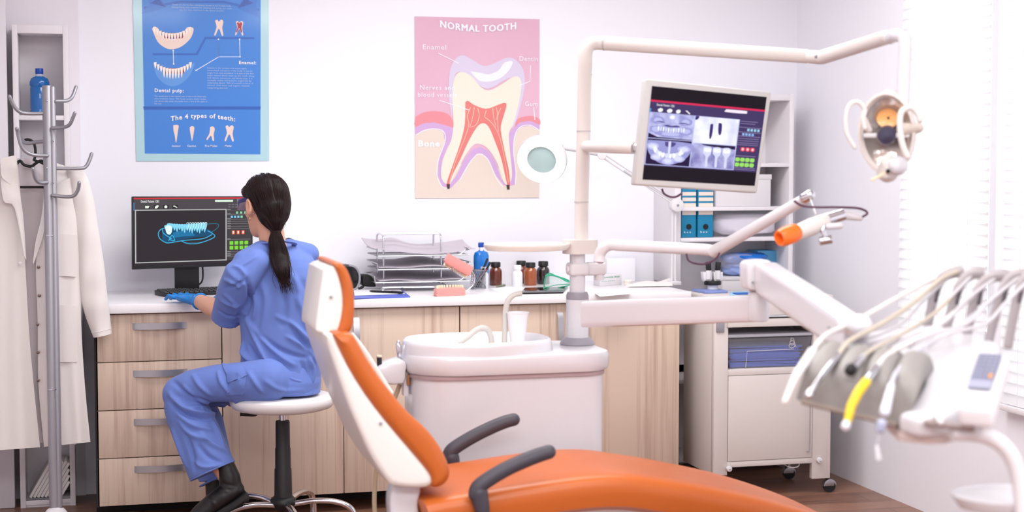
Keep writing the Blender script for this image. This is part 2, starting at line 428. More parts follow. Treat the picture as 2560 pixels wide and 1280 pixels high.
# ================================================================== lights added to the room
def added_ceiling_lamp(x, y, sx, sy, power, lab):  # unseen panel fixture with an area lamp, added to light the room
    t = thing('added_ceiling_light', lab, 'added ceiling light', (x, y, CZ-.03), 'flat panel lamps added on the ceiling')
    f = MB()
    f.box(x-sx/2-.02, x+sx/2+.02, y-sy/2-.02, y-sy/2, CZ-.03, CZ-.001, .003); f.box(x-sx/2-.02, x+sx/2+.02, y+sy/2, y+sy/2+.02, CZ-.03, CZ-.001, .003)
    f.box(x-sx/2-.02, x-sx/2, y-sy/2, y+sy/2, CZ-.03, CZ-.001, .003); f.box(x+sx/2, x+sx/2+.02, y-sy/2, y+sy/2, CZ-.03, CZ-.001, .003)
    part('frame', f, M['lacquer'], t)
    part('diffuser', MB().box(x-sx/2, x+sx/2, y-sy/2, y+sy/2, CZ-.02, CZ-.012), emis('added_lamp_diffuser', (255, 252, 248), 3.0), t)
    ld = bpy.data.lights.new('panel', 'AREA'); ld.shape = 'RECTANGLE'; ld.size = sx; ld.size_y = sy; ld.energy = power; ld.color = (0.99, 0.985, 1.0)
    lo = bpy.data.objects.new('added_panel_lamp', ld); COL.objects.link(lo); lo.location = (x, y, CZ-.035)
LP = 21
added_ceiling_lamp(0.2, 0.6, 1.2, 1.2, LP*2.3, 'added square lamp panel on the ceiling behind the viewer, left')
added_ceiling_lamp(1.9, 0.6, 1.2, 1.2, LP*2.3, 'added square lamp panel on the ceiling behind the viewer, right')
added_ceiling_lamp(0.1, 3.0, 1.2, 1.2, LP*.8, 'added square lamp panel on the ceiling, middle left')
added_ceiling_lamp(1.6, 2.8, 1.2, 1.2, LP*.45, 'added square lamp panel on the ceiling, middle right')
added_ceiling_lamp(1.5, 5.3, 2.2, 0.9, LP*1.6, 'added lamp panel on the ceiling over the cabinets')
for a, b, pw in ((5.36, 5.97, 5), (4.45, 5.19, 5.5), (2.9, 3.9, 3), (0.9, 2.2, 9)):   # area lamps as daylight outside each window, the added nearer two included
    ld = bpy.data.lights.new('daylight', 'AREA'); ld.shape = 'RECTANGLE'; ld.size = b-a; ld.size_y = WZ1-WZ0; ld.energy = pw*1.0; ld.color = (0.97, 0.98, 1.0)
    lo = bpy.data.objects.new('daylight_at_window', ld); COL.objects.link(lo); lo.location = (RX+.35, (a+b)/2, (WZ0+WZ1)/2)
    lo.rotation_euler = (PI/2, 0, PI/2)
wd = bpy.data.worlds.new('sky'); SC.world = wd; wd.use_nodes = True
wd.node_tree.nodes['Background'].inputs[0].default_value = (0.93, 0.96, 1.0, 1); wd.node_tree.nodes['Background'].inputs[1].default_value = 0.75

# ================================================================== camera
cd = bpy.data.cameras.new('camera'); cam = bpy.data.objects.new('camera', cd); COL.objects.link(cam)
cd.sensor_width = 36; cd.lens = 36*FPX/2560; cd.clip_start = .05
cam.location = EYE; cam.rotation_euler = (PI/2-PITCH, 0, -YAW)
cd.dof.use_dof = True; cd.dof.focus_distance = 6.15; cd.dof.aperture_fstop = 2.3
SC.camera = cam
SC.view_settings.view_transform = 'Standard'; SC.view_settings.look = 'None'; SC.view_settings.gamma = 1; SC.view_settings.use_curve_mapping = False
SC.view_settings.exposure = 0.22

# ================================================================== fitted cabinets and worktop
CY = 6.44
def bow(mb, a, b, out, w, t=.004, rise=.022):
    """flat bow handle from a to b, arching along out; w the strap width vector"""
    a, b, out, w = Vector(a), Vector(b), Vector(out), Vector(w)
    R = []
    for i in range(15):
        f = i/14; p = lerp(a, b, f)+out*(rise*(math.sin(PI*f)**0.6)); 
        R.append([p-w/2, p+w/2, p+w/2-out*t, p-w/2-out*t])
    return mb.rings(R)
t = thing('drawer_cabinet', 'pale wood cabinet of four drawers, left of the seated woman', 'drawer cabinet', (.25, CY, 0))
part('body', MB().box(.012, .498, CY+.018, WY-.01, .09, .86), M['lam'], t)
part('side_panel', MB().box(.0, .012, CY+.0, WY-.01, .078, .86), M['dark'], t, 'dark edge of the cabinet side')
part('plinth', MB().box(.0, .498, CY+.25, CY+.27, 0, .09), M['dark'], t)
zz = [.079, .274, .469, .664, .858]
for i in range(4):
    z0, z1 = zz[i]+.002, zz[i+1]-.002
    dr = part('drawer_front', MB().box(.006, .503, CY, CY+.018, z0, z1, .0012), M['lam2'], t)
    zc = PY(400, (818, 936, 1057, 1175)[3-i], CY-.02).z
    part('handle', bow(MB(), (.150, CY, zc+.004), (.366, CY, zc+.004), (0, -1, 0), (0, 0, .026)), M['alu'], dr)
def door_cab(x0, x1, lab):
    t = thing('base_cabinet', lab, 'base cabinet', ((x0+x1)/2, CY, 0), 'two-door cabinets under the worktop')
    part('body', MB().box(x0+.002, x1-.002, CY+.018, WY-.01, .09, .86), M['lam'], t)
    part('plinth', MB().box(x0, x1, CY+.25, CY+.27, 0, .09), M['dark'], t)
    xm = (x0+x1)/2
    for a, b, hx in ((x0+.002, xm-.002, xm-.055), (xm+.002, x1-.002, xm+.055)):
        dd = part('door', MB().box(a, b, CY, CY+.018, .081, .856, .0012), M['lam'], t)
        part('handle', bow(MB(), (hx, CY, .605), (hx, CY, .82), (0, -1, 0), (.026, 0, 0)), M['alu'], dd)
door_cab(.505, 1.503, 'pale wood two-door cabinet behind the stool and the dental chair backrest')
door_cab(1.505, 2.503, 'pale wood two-door cabinet behind the white spittoon unit')
solo('worktop', MB().box(-.02, 2.545, CY-.03, WY-.001, .862, .90, .004), M['counter'], 'long white worktop running along the wall over the pale wood cabinets', 'worktop')
CT = .90

# ================================================================== narrow bookcase at the left
def bookcase(x0, x1, y0, y1, z1, shelves, th, lab, base=.06):
    t = thing('bookcase', lab, 'bookcase', ((x0+x1)/2, (y0+y1)/2, 0))
    part('side_panel', MB().box(x0, x0+th, y0, y1, 0, z1, .001), M['board'], t); part('side_panel', MB().box(x1-th, x1, y0, y1, 0, z1, .001), M['board'], t)
    part('top_panel', MB().box(x0+th, x1-th, y0, y1, z1-th*1.6, z1, .001), M['board'], t); part('back_panel', MB().box(x0+th, x1-th, y1-.006, y1, base, z1-th), M['board'], t)
    part('plinth', MB().box(x0+th, x1-th, y0+.01, y0+.025, 0, base), M['board'], t)
    for z in [base]+shelves: part('shelf', MB().box(x0+th, x1-th, y0+.002, y1-.006, z-th*.9, z, .001), M['board'], t)
    return t
bookcase(-.312, -.086, 6.87, WY-.022, 2.042, [1.665, 1.26, .85, .45], .022, 'tall narrow white bookcase against the wall behind the lab coat', base=.03)
# blue mouthwash bottle
M['mw'] = mat('blue_mouthwash', (10, 100, 175), .15, coat=.5)
M['bluecap'] = mat('blue_cap', (20, 70, 170), .35)
c = PZ(100, 285, 1.667); c = Vector((PY(100, 285, 6.94).x, 6.94, 1.665))
t = thing('mouthwash_bottle', 'large blue bottle of mouthwash on the shelf of the narrow bookcase', 'bottle', c)
def sq(prof, c, n=28, e=.55, fx=1.0):
    R = []
    for r, h in prof:
        q = []
        for j in range(n):
            a = 2*PI*j/n; co, si = math.cos(a), math.sin(a); k = (abs(co)**(2/e*.5)+abs(si)**(2/e*.5))**(-e)
            q.append(Vector(c)+Vector((co*k*r, si*k*r*fx, h)))
        R.append(q)
    return R
part('bottle_body', MB().rings(sq([(.034, 0), (.0385, .004), (.039, .02), (.0365, .026), (.0385, .032), (.0385, .118), (.036, .122), (.0405, .128), (.0405, .143), (.034, .158), (.018, .166), (.015, .169)], c, e=.62, fx=.8)), M['mw'], t)
part('bottle_neck', MB().lathe([(.0145, .166), (.016, .17), (.0145, .173), (.0145, .178)], c), mat('clear_neck', (190, 200, 215), .15), t)
part('cap', MB().lathe([(.0155, .176), (.0165, .178), (.0165, .197), (.015, .2)], c, 20), M['bluecap'], t)
# pleated white panel leaning inside the lowest bay
pl = MB(); n = 9
for i in range(n):
    a0 = Vector((-.283+i*.0135, 6.90, .036)); a1 = a0+Vector((.062, .0, .155)) if i < n else a0
    x = PY(76+i*9.5, 1250, 6.90)
    p0 = Vector((x.x, 6.895, .036+.002)); p1 = p0+Vector((.088, 0.0, .150))
    dv = (p1-p0).normalized(); nn = Vector((dv.z, 0, -dv.x))*.0062
    if p1.x > -.112: p1 = p0+(p1-p0)*((-.112-p0.x)/(p1.x-p0.x))
    pl.hexa([p0-nn, p0+nn, p0+nn+Vector((0, .14, 0)), p0-nn+Vector((0, .14, 0))], [p1-nn, p1+nn, p1+nn+Vector((0, .14, 0)), p1-nn+Vector((0, .14, 0))], .0015, 1)
solo('accordion_folder', pl, mat('ribbed_card', (238, 233, 230), .6), 'white ribbed folder leaning at the bottom of the narrow bookcase', 'folder')

# ================================================================== coat stand, hanger and lab coat
c = Vector((PD(128, 600, 6.04).x, PD(128, 600, 6.04).y, 0)); CS = c
t = thing('coat_stand', 'grey metal coat stand with curved hooks at the left', 'coat stand', c)
pole = MB().lathe([(.0185, .05), (.0185, .55)], c+Vector((-.003, 0, 0)), 24); pole.lathe([(.0185, .05), (.0185, 1.759), (.017, 1.762)], c+Vector((-.006, 0, 0)), 24)
part('pole', pole, M['alugrey'], t)
part('pole', MB().lathe([(.0125, .05), (.0125, 1.755), (.011, 1.758)], c+Vector((.013, -.004, 0)), 20), M['alugrey'], t)
part('joint_ring', MB().lathe([(.0205, 0), (.0205, .003)], c+Vector((-.003, 0, 1.184)), 24), M['chrome'], t)
part('joint_ring', MB().lathe([(.0205, 0), (.0205, .003)], c+Vector((-.003, 0, .585)), 24), M['chrome'], t)
part('base', MB().lathe([(.17, .0), (.175, .006), (.172, .014), (.12, .042), (.07, .068), (.048, .092), (.034, .112), (.02, .122)], c, 32), M['whitesoft'], t)
def hookp(pts, dy0, dy1):
    P = [PY(u, v, c.y+lerp(dy0, dy1, i/(len(pts)-1))) for i, (u, v) in enumerate(pts)]
    part('hook', MB().capsule(smooth_path(P, 5), .0072, 10, caps=3), M['alugrey'], t)
hookp([(120, 283), (75, 284), (50, 280), (35, 265), (24, 241)], 0, -.05)
hookp([(140, 253), (165, 252), (180, 243), (190, 218)], -.01, .05)
hookp([(132, 320), (160, 318), (175, 310), (187, 283)], -.02, -.07)
hookp([(118, 389), (88, 388), (66, 380), (52, 362), (44, 330), (42, 322)], -.02, -.07)
hookp([(116, 353), (92, 355), (66, 358), (52, 345), (42, 323)], .02, .08)
hookp([(142, 421), (200, 421), (215, 416), (224, 400), (229, 385)], 0, .02)
hookp([(132, 488), (165, 492), (185, 489), (195, 474), (198, 457)], -.02, -.06)
hookp([(117, 456), (98, 456), (88, 446), (82, 422)], -.02, -.08)
for u, v in ((118, 252), (134, 352), (117, 420), (134, 456)):
    q = PY(u, v, c.y-.02); part('screw', MB().ball(q, .0035, 8), M['chrome'], t)
# ================================================================== posters on the back wall
YP = WY-.004
def wallq(px, y=YP): return Quad(*[PY(u, v, y) for u, v in px])
def wp(u, v, lift=0): return PY(u, v, YP-.0008-lift)
XW, ZW = Vector((1, 0, 0)), Vector((0, 0, 1))
def flatpx(mb, pts, lift, k=0, closed=True):
    P = [(u, v) for u, v in pts]
    if k:
        Q = smooth_path([Vector((a, b, 0)) for a, b in P]+([Vector((P[0][0], P[0][1], 0))] if closed else []), k); P = [(q.x, q.y) for q in Q]
        if closed: P = P[:-1]
    return mb.flat([wp(u, v, lift) for u, v in P])
def linepx(mb, pts, w, lift, k=0, w2=None):
    P = [Vector((a, b, 0)) for a, b in pts]
    if k: P = smooth_path(P, k)
    C = [wp(q.x, q.y, lift) for q in P]; n = len(C); A, B = [], []
    for i, q in enumerate(C):
        tt = (C[min(i+1, n-1)]-C[max(i-1, 0)]).normalized(); nn = Vector((tt.z, 0, -tt.x)); ww = (w if w2 is None else lerp(w, w2, i/(n-1)))/2
        A.append(q+nn*ww); B.append(q-nn*ww)
    return mb.add(A+B, [(i, i+1, n+i+1, n+i) for i in range(n-1)], False)
def paper(px, y, th, bumpf=0.0):
    """poster sheet with a slight bow and real thickness"""
    c = [PY(u, v, y) for u, v in px]
    return MB().grid(lambda s, t: lerp(lerp(c[3], c[2], s), lerp(c[0], c[1], s), t), 12, 14, thick=-th)
prn = lambda n, rgb, r=.25: mat('print_'+n, rgb, r, coat=.25)
# ---- blue poster
t = thing('poster', 'blue poster on kinds of teeth with a pale teal border, above the desk monitor', 'poster', wp(500, 402))
part('sheet', paper([(329, -150), (671, -150), (673, 402), (341, 403)], YP-.0004, .003), mat('poster_teal', (176, 215, 224), .2, coat=.35, vary=.02, vscale=3), t)
part('printed_panel', flatpx(MB(), [(352, -150), (652, -150), (651, 386), (362, 384)], 0), prn('blue', (58, 130, 214)), t)
part('printed_band', flatpx(MB(), [(358, 266), (652, 266), (651, 274), (359, 274)], .0002), prn('deep_blue', (36, 94, 184)), t)
dk = MB(); flatpx(dk, [(382, 133), (490, 133), (512, 92), (636, 93), (636, 98), (515, 98), (494, 138), (382, 138)], .0002)
flatpx(dk, [(359, 17), (450, 2), (560, 2), (648, 22), (648, 28), (560, 8), (450, 8), (359, 23)], .0002)
part('printed_edge', dk, prn('deep_blue2', (40, 100, 190)), t)
rb = MB(); flatpx(rb, [(348, -30), (375, 8), (354, 34), (380, 30), (416, 18), (395, -14), (470, -6), (560, -6), (610, -14), (594, 20), (622, 34), (649, 44), (640, 12), (654, -30)], .0004)
part('printed_ribbon', rb, prn('ribbon', (52, 118, 206)), t)
rb = MB(); flatpx(rb, [(375, 8), (416, 18), (395, -4)], .0006); flatpx(rb, [(634, 8), (594, 20), (612, -4)], .0006)
part('printed_ribbon_fold', rb, prn('ribbon_fold', (34, 84, 172)), t)
bone, gum_ = prn('bone', (238, 214, 202)), prn('gum_red', (138, 28, 66))
def jaw(cx, cy, root):
    g = MB(); flatpx(g, [(cx-32, cy-14), (cx-20, cy-8), (cx+22, cy-8), (cx+34, cy-14), (cx+24, cy+6), (cx-20, cy+6)], .00060)
    part('printed_gum', g, gum_, t)
    b = MB()
    if not root:
        flatpx(b, [(cx-52, cy-18), (cx-46, cy-24), (cx-36, cy-18), (cx-28, cy-2), (cx, cy+8), (cx+24, cy-2), (cx+34, cy-20), (cx+46, cy-22), (cx+52, cy-16), (cx+44, cy+6), (cx+22, cy+26), (cx+0, cy+33), (cx-18, cy+30), (cx-38, cy+14)], .0005, 4)
        part('printed_jaw', b, bone, t)
    else:
        flatpx(b, [(cx-52, cy-22), (cx-30, cy), (cx+24, cy), (cx+52, cy-22), (cx+38, cy+14), (cx+8, cy+36), (cx-18, cy+34), (cx-42, cy+12)], .0002, 4)
        part('printed_jaw', b, prn('clear_jaw', (92, 152, 222)), t)
    tt_ = MB()
    for i in range(13):
        f = (i-6)/6; x = cx-2+f*44; y = cy-20+16*(1-abs(f)**2.2); h = (15 if not root else 24) if abs(f) < .6 else 13
        flatpx(tt_, [(x-3.6, y-2), (x+3.6, y-3), (x+2.6, y+h*.5), (x+.6, y+h), (x-1.2, y+h*.8)], .0007)
    part('printed_teeth', tt_, prn('tooth', (246, 236, 226)), t)
jaw(432, 90, False); jaw(434, 178, True)
def pxtooth(cx, cy, k, kind, col, lift=.0005):
    sh = {'molar': [(-10, -19), (-4, -22), (0, -17), (6, -22), (12, -17), (9, 0), (12, 18), (8, 20), (2, 4), (-2, 4), (-9, 20), (-12, 16), (-6, -2)],
          'pre': [(-2, -18), (6, -20), (11, -13), (8, 2), (9, 18), (5, 20), (1, 6), (-4, 10), (-10, 18), (-12, 14), (-4, 0)],
          'incisor': [(-7, -20), (6, -20), (5, -6), (3, 8), (1, 22), (-1, 22), (-3, 6), (-6, -6)],
          'canine': [(-6, -15), (0, -19), (6, -15), (5, -4), (1, 18), (-1, 18), (-5, -4)]}[kind]
    return flatpx(MB(), [(cx+a*k, cy+b*k) for a, b in sh], lift, 3)
for cx, cy, k, kd in ((547, 70, .95, 'molar'), (598, 71, .85, 'molar'), (440, 333, 1, 'incisor'), (480, 333, .95, 'canine'), (527, 334, .9, 'pre'), (573, 334, .95, 'molar')):
    part('printed_tooth', pxtooth(cx, cy, k, kd, None), bone, t)
part('printed_pulp', pxtooth(598, 69, .62, 'molar', None, .0008), prn('pulp', (170, 40, 60)), t)
for p in ([(433, 126), (434, 160)], [(599, 98), (600, 142), (547, 142), (546, 98), (547, 142), (490, 176)]):
    ln = linepx(MB(), p, .0026, .0004)
    for u, v in (p[0], p[-1]) if len(p) == 2 else (p[0], p[1], p[3], p[5]): ln.lathe([(.0032, 0), (.0032, .0003)], wp(u, v, .0004), 10, (0, -1, 0))
    part('printed_line', ln, prn('white', (245, 245, 250)), t)
pw = prn('white', (245, 245, 250)); pf = prn('small_text', (196, 216, 244))
PXM = (PY(600, 300, YP)-PY(500, 300, YP)).x/100   # metres per image pixel on the wall
def wtext(name, body, u, v, h, m, par, align='LEFT', bold=.0, warp=None, width=None):
    part(name, MB().text(body, h*PXM*1.25, wp(u, v, .0026), XW, ZW, align, bold, warp=warp, width=width*PXM if width else None), m, par)
wtext('heading', 'Enamel:', 597, 160, 9, pw, t, bold=.018, width=43)
wtext('heading', 'Dental pulp:', 386, 230, 10, pw, t, bold=.018, width=71)
wtext('heading', 'The 4 types of teeth:', 508, 297, 13, pw, t, 'CENTER', .02, width=160, warp=lambda x: -x*x*.75+.004)
for u, s_ in ((441, 'Incisor'), (479, 'Canine'), (528, 'Pre-Molar'), (571, 'Molar')): wtext('caption', s_, u, 367, 5.5, pw, t, 'CENTER', .012)
for i, s_ in enumerate(['Teeth are the hardest substances known in our human body.', 'Among being very essential for chewing and eating, our teeth', 'are also very important in the speech process.']):
    wtext('small_text', s_, 505, 15+i*6.2, 4.3, pf, t, 'CENTER', width=(145, 148, 110)[i])
for i, s_ in enumerate(['Enamel is the hardest and most highly', 'mineralized substance of the body. It has no', 'origin from oral ectoderm. It is one of the four', 'major tissues which make up the tooth, along', 'with dentin, cementum, and dental pulp. It is', 'normally visible and must be supported by', 'underlying dentin. 96% of enamel consists of', 'mineral, with water and organic material', 'comprising the rest.']):
    wtext('small_text', s_, 518, 171.5+i*6.2, 4.3, pf, t, width=(98, 113, 117, 117, 113, 110, 115, 105, 52)[i])
for i, s_ in enumerate(['The dental pulp is the central part of the tooth filled with', 'soft connective tissue. This tissue contains blood vessels', 'and nerves that enter the tooth from a hole at the apex of', 'the root.']):
    wtext('small_text', s_, 386, 242+i*6.2, 4.3, pf, t, width=(127, 127, 130, 18)[i])
# ---- pink poster
t = thing('poster', 'pink poster reading NORMAL TOOTH with a cut-open molar drawing', 'poster', wp(1190, 496))
part('sheet', paper([(1037, 41), (1349, 48), (1348, 494), (1038, 496)], YP-.0004, .003), mat('poster_pink', (222, 178, 198), .16, coat=.6), t)
part('printed_bone', flatpx(MB(), [(1038, 335), (1060, 322), (1085, 318), (1110, 330), (1120, 360), (1160, 420), (1250, 420), (1280, 350), (1300, 318), (1325, 312), (1349, 322), (1348, 494), (1038, 496)], .0002), prn('bone_area', (226, 212, 200)), t)
part('printed_bone', flatpx(MB(), [(1140, 470), (1150, 420), (1178, 384), (1206, 376), (1236, 410), (1262, 470)], .0003), prn('bone_area', (226, 212, 200)), t)
def ppart(name, pts, lift, m, k=4): part(name, flatpx(MB(), pts, lift, k), m, t)
pink, purple = prn('gum_pink', (226, 142, 152)), prn('purple', (204, 168, 214))
ppart('printed_gum', [(1039, 292), (1060, 281), (1090, 278), (1118, 284), (1131, 300), (1134, 322), (1120, 322), (1100, 312), (1078, 316), (1039, 318)], .0004, pink, 3)
ppart('printed_gum', [(1287, 320), (1292, 300), (1308, 292), (1330, 290), (1349, 298), (1348, 314), (1325, 306), (1300, 312)], .0004, pink, 3)
g = MB()
pur = [(1039, 318), (1060, 308), (1085, 306), (1110, 312), (1134, 320), (1130, 345), (1118, 370), (1106, 400), (1104, 430), (1110, 452), (1124, 460), (1140, 440), (1160, 400), (1180, 374), (1200, 367), (1220, 376), (1240, 408), (1254, 448), (1268, 462), (1278, 452), (1274, 420), (1272, 380), (1271, 335), (1286, 318), (1300, 306), (1325, 302), (1349, 312),
       (1349, 326), (1325, 314), (1300, 318), (1286, 340), (1284, 380), (1289, 430), (1287, 462), (1270, 466), (1258, 462), (1240, 440), (1222, 400), (1206, 384), (1192, 384), (1172, 408), (1150, 446), (1128, 470), (1106, 466), (1094, 440), (1096, 400), (1112, 352), (1108, 328), (1085, 322), (1060, 326), (1039, 338)]
part('printed_membrane', flatpx(g, pur, .0006), purple, t)
wl = MB(); linepx(wl, [(1039, 338), (1060, 326), (1085, 322), (1108, 328), (1113, 352), (1096, 400), (1093, 440), (1106, 467), (1124, 470)], .003, .0008, 4)
linepx(wl, [(1150, 450), (1172, 410), (1192, 387), (1206, 387), (1222, 402), (1240, 444), (1256, 466)], .003, .0008, 4); linepx(wl, [(1288, 462), (1290, 430), (1284, 380), (1287, 340), (1300, 318), (1325, 313), (1349, 326)], .003, .0008, 4)
part('printed_outline', wl, pw, t)
# enamel, dentin, pulp
ppart('printed_enamel', [(1130, 296), (1122, 240), (1124, 180), (1138, 148), (1158, 138), (1182, 150), (1210, 165), (1240, 156), (1268, 144), (1290, 150), (1308, 175), (1312, 215), (1300, 270), (1288, 308), (1280, 316), (1296, 240), (1300, 200), (1270, 196), (1220, 222), (1180, 200), (1150, 180), (1134, 200)], .001, prn('enamel', (214, 204, 226)), 3)
ppart('printed_enamel_shine', [(1176, 178), (1200, 182), (1222, 186), (1246, 176), (1262, 156), (1282, 154), (1272, 176), (1250, 196), (1222, 204), (1196, 200)], .0012, prn('enamel_light', (240, 236, 246)), 3)
ppart('printed_dentin', [(1134, 310), (1131, 240), (1136, 195), (1152, 180), (1178, 190), (1200, 216), (1222, 226), (1252, 212), (1284, 192), (1300, 196), (1303, 220), (1294, 270), (1282, 312), (1272, 336), (1276, 390), (1280, 440), (1270, 462), (1258, 452), (1244, 410), (1222, 374), (1200, 360), (1182, 364), (1160, 394), (1136, 440), (1122, 462), (1104, 446), (1106, 404), (1128, 350)], .0014, prn('dentin', (246, 228, 212)), 3)
ppart('printed_pulp', [(1163, 256), (1170, 252), (1185, 262), (1215, 272), (1245, 262), (1262, 257), (1266, 266), (1256, 300), (1252, 325), (1262, 380), (1272, 425), (1275, 462), (1268, 462), (1254, 400), (1236, 350), (1222, 318), (1208, 308), (1192, 318), (1170, 356), (1150, 400), (1130, 440), (1122, 464), (1116, 460), (1132, 412), (1150, 360), (1162, 310)], .0018, prn('pulp_red', (222, 124, 118)), 3)
v_ = MB()
for p in ([(1176, 268), (1168, 292), (1172, 312), (1160, 350), (1140, 400), (1124, 455)], [(1186, 268), (1180, 300), (1174, 318)], [(1194, 270), (1198, 290), (1190, 312), (1174, 318)], [(1216, 276), (1212, 292), (1222, 300), (1236, 316), (1250, 345), (1262, 400), (1271, 455)], [(1232, 270), (1234, 292), (1240, 318)], [(1240, 268), (1244, 285), (1240, 300)], [(1252, 270), (1244, 292), (1246, 330)]):
    linepx(v_, p, .0034, .0021, 4, .0018)
part('printed_vessel', v_, prn('vessel', (248, 200, 176)), t)
bt = MB(); flatpx(bt, [(1117, 460), (1125, 460), (1124, 472), (1118, 472)], .0023); flatpx(bt, [(1266, 462), (1274, 462), (1274, 474), (1268, 474)], .0023)
part('printed_root_tip', bt, prn('tip', (60, 44, 40)), t)
for p in ([(1096, 133), (1146, 158)], [(1326, 163), (1325, 203), (1298, 214)], [(1098, 251), (1172, 275)], [(1334, 268), (1337, 300)]): part('printed_line', linepx(MB(), p, .0034, .0024), pw, t)
hd = MB()
for k_ in range(5): hd.text('NORMAL TOOTH', 20*PXM*1.25, wp(1196, 76, .0026+.00015*k_)+XW*(k_-2)*.0009+ZW*(.0007 if k_ % 2 else -.0007), XW, ZW, 'CENTER', 0, warp=lambda x: x*x*.55-.006, width=205*PXM)
part('heading', hd, pw, t)
wtext('caption', 'Enamel', 1056, 123, 15, pw, t, width=62); wtext('caption', 'Dentin', 1298, 152, 14, pw, t, width=50); wtext('caption', 'Gum', 1312, 265, 14, pw, t, width=34)
wtext('caption', 'Nerves and', 1049, 224, 14, pw, t, width=92); wtext('caption', 'blood vessels', 1044, 242, 14, pw, t, width=104); wtext('caption', 'Bone', 1045, 366, 18, pw, t, bold=.03, width=57)

# ================================================================== desk monitor with its picture
M['scr'] = emis('screen_charcoal', (44, 38, 44), 1.0)
E_ = lambda n, rgb, s=1.0: emis('lit_'+n, rgb, s)
tl, tr, br_, bl_ = PD(330, 491, 6.62), PD(632, 490, 6.80), PD(632, 663, 6.80), PD(331, 674, 6.62)
q = Quad(tl, tr, br_, bl_)
c = q.p(.45, 1); c.z = CT; c.y += .05
t = thing('desk_monitor', 'wide black monitor on the worktop showing a glowing blue jaw scan', 'monitor', (c.x, c.y, CT))
b = -q.n
part('case', MB().hexa([q.p(0, 1)+b*.0, q.p(1, 1), q.p(1, 1)+b*.03, q.p(0, 1)+b*.03], [q.p(0, 0), q.p(1, 0), q.p(1, 0)+b*.03, q.p(0, 0)+b*.03], .003), M['black'], t)
q2 = Quad(q.p(.012, .02), q.p(.988, .02), q.p(.988, .955), q.p(.012, .955)); LF = .0012
q = q2
scr = part('screen', q.rect(MB(), 0, 0, 1, 1, LF), M['scr'], t)
def spart(name, mb, m): return part(name, mb, m, scr)
def stext(q, body, a, b, h, lift, width=None, bold=0): return MB().text(body, h*q.h, q.p(a, b, lift), q.ex, q.ey if q.ey.z > 0 else -q.ey, 'LEFT', bold, width=width*q.w if width else None)
spart('title_bar', q.rect(MB(), 0, 0, 1, .022, LF*1.5), E_('red', (200, 50, 60)))
spart('tool_bar', q.rect(MB(), 0, .022, 1, .175, LF*1.4), E_('bar', (72, 66, 72)))
m_ = q.rect(MB(), .01, .175, .785, .19, LF*1.6); q.rect(m_, .01, .175, .02, .955, LF*1.6); q.rect(m_, .01, .945, .785, .96, LF*1.6); q.rect(m_, .775, .175, .785, .96, LF*1.6)
spart('picture_border', m_, E_('grey', (176, 176, 176)))
spart('side_panel', q.rect(MB(), .79, .19, 1, .955, LF*1.4), E_('panel', (62, 58, 62)))
spart('name_tag', stext(q, 'Dental Patient 1281', .06, .072, .055, LF*2, .15, .01), E_('white', (235, 235, 235)))
spart('search_field', q.rect(MB(), .685, .036, .84, .066, LF*1.8), E_('mint', (214, 232, 216)))
ic = MB()
for a in (.112, .19, .268, .345):
    q.rect(ic, a-.022, .108, a+.024, .162, LF*1.7)
spart('icon_tile', ic, E_('tile', (28, 26, 30)))
ic = MB(); q.poly(ic, [(.095, .118), (.13, .118), (.13, .13), (.122, .155), (.095, .155)], LF*2.1)
q.poly(ic, sm2([(.176, .14), (.186, .118), (.206, .112), (.206, .135), (.192, .158), (.178, .158)], 3, True), LF*2.1)
q.poly(ic, sm2([(.256, .125), (.268, .112), (.28, .125), (.28, .145), (.274, .155), (.262, .155), (.256, .145)], 3, True), LF*2.1)
q.poly(ic, [(.33, .12), (.342, .116), (.365, .146), (.361, .154), (.342, .134), (.332, .136)], LF*2.1)
spart('icon', ic, E_('icon', (226, 230, 220)))
spart('blue_tab', q.rect(MB(), 0, .07, .006, .19, LF*1.8), E_('tab', (60, 140, 215)))
sl = MB()
for i, a in enumerate((.80, .83, .86, .90)): q.rect(sl, a, .105, a+.02, .113, LF*2); q.rect(sl, a, .142, a+.018, .15, LF*2)
for v, ww in ((.19, .2), (.255, .2), (.33, .2), (.365, .2), (.40, .2), (.44, .2), (.475, .2), (.64, .2), (.83, .1), (.865, .12), (.895, .12)):
    q.rect(sl, .79, v, .79+ww, v+.005, LF*1.8); q.rect(sl, .79, v-.012, .82, v+.001, LF*2)
spart('slider', sl, E_('slider', (130, 128, 132)))
for nm, col, cells in (('blue_button', (120, 190, 225), [(.83, .28), (.858, .28), (.886, .28)]), ('green_button', (140, 205, 160), [(.875, .215), (.91, .215), (.945, .215), (.914, .28)])):
    g = MB()
    for a, bb_ in cells: q.rect(g, a-.009, bb_, a+.009, bb_+.034, LF*2)
    spart(nm, g, E_(nm, col))
for a in (.842, .884, .926):
    spart('red_button', q.rect(MB(), a-.013, .505, a+.013, .565, LF*2), E_('redb', (225, 82, 60)))
    spart('button_sign', q.poly(MB(), sm2([(a-.006, .52), (a+.006, .515), (a+.006, .55), (a-.004, .555)], 2, True), LF*2.4), E_('pale', (255, 225, 200)))
for i in range(4):
    for v in (.668, .742): spart('green_button', q.rect(MB(), .81+i*.043, v, .842+i*.043, v+.055, LF*2), E_('green', (122, 205, 62)))
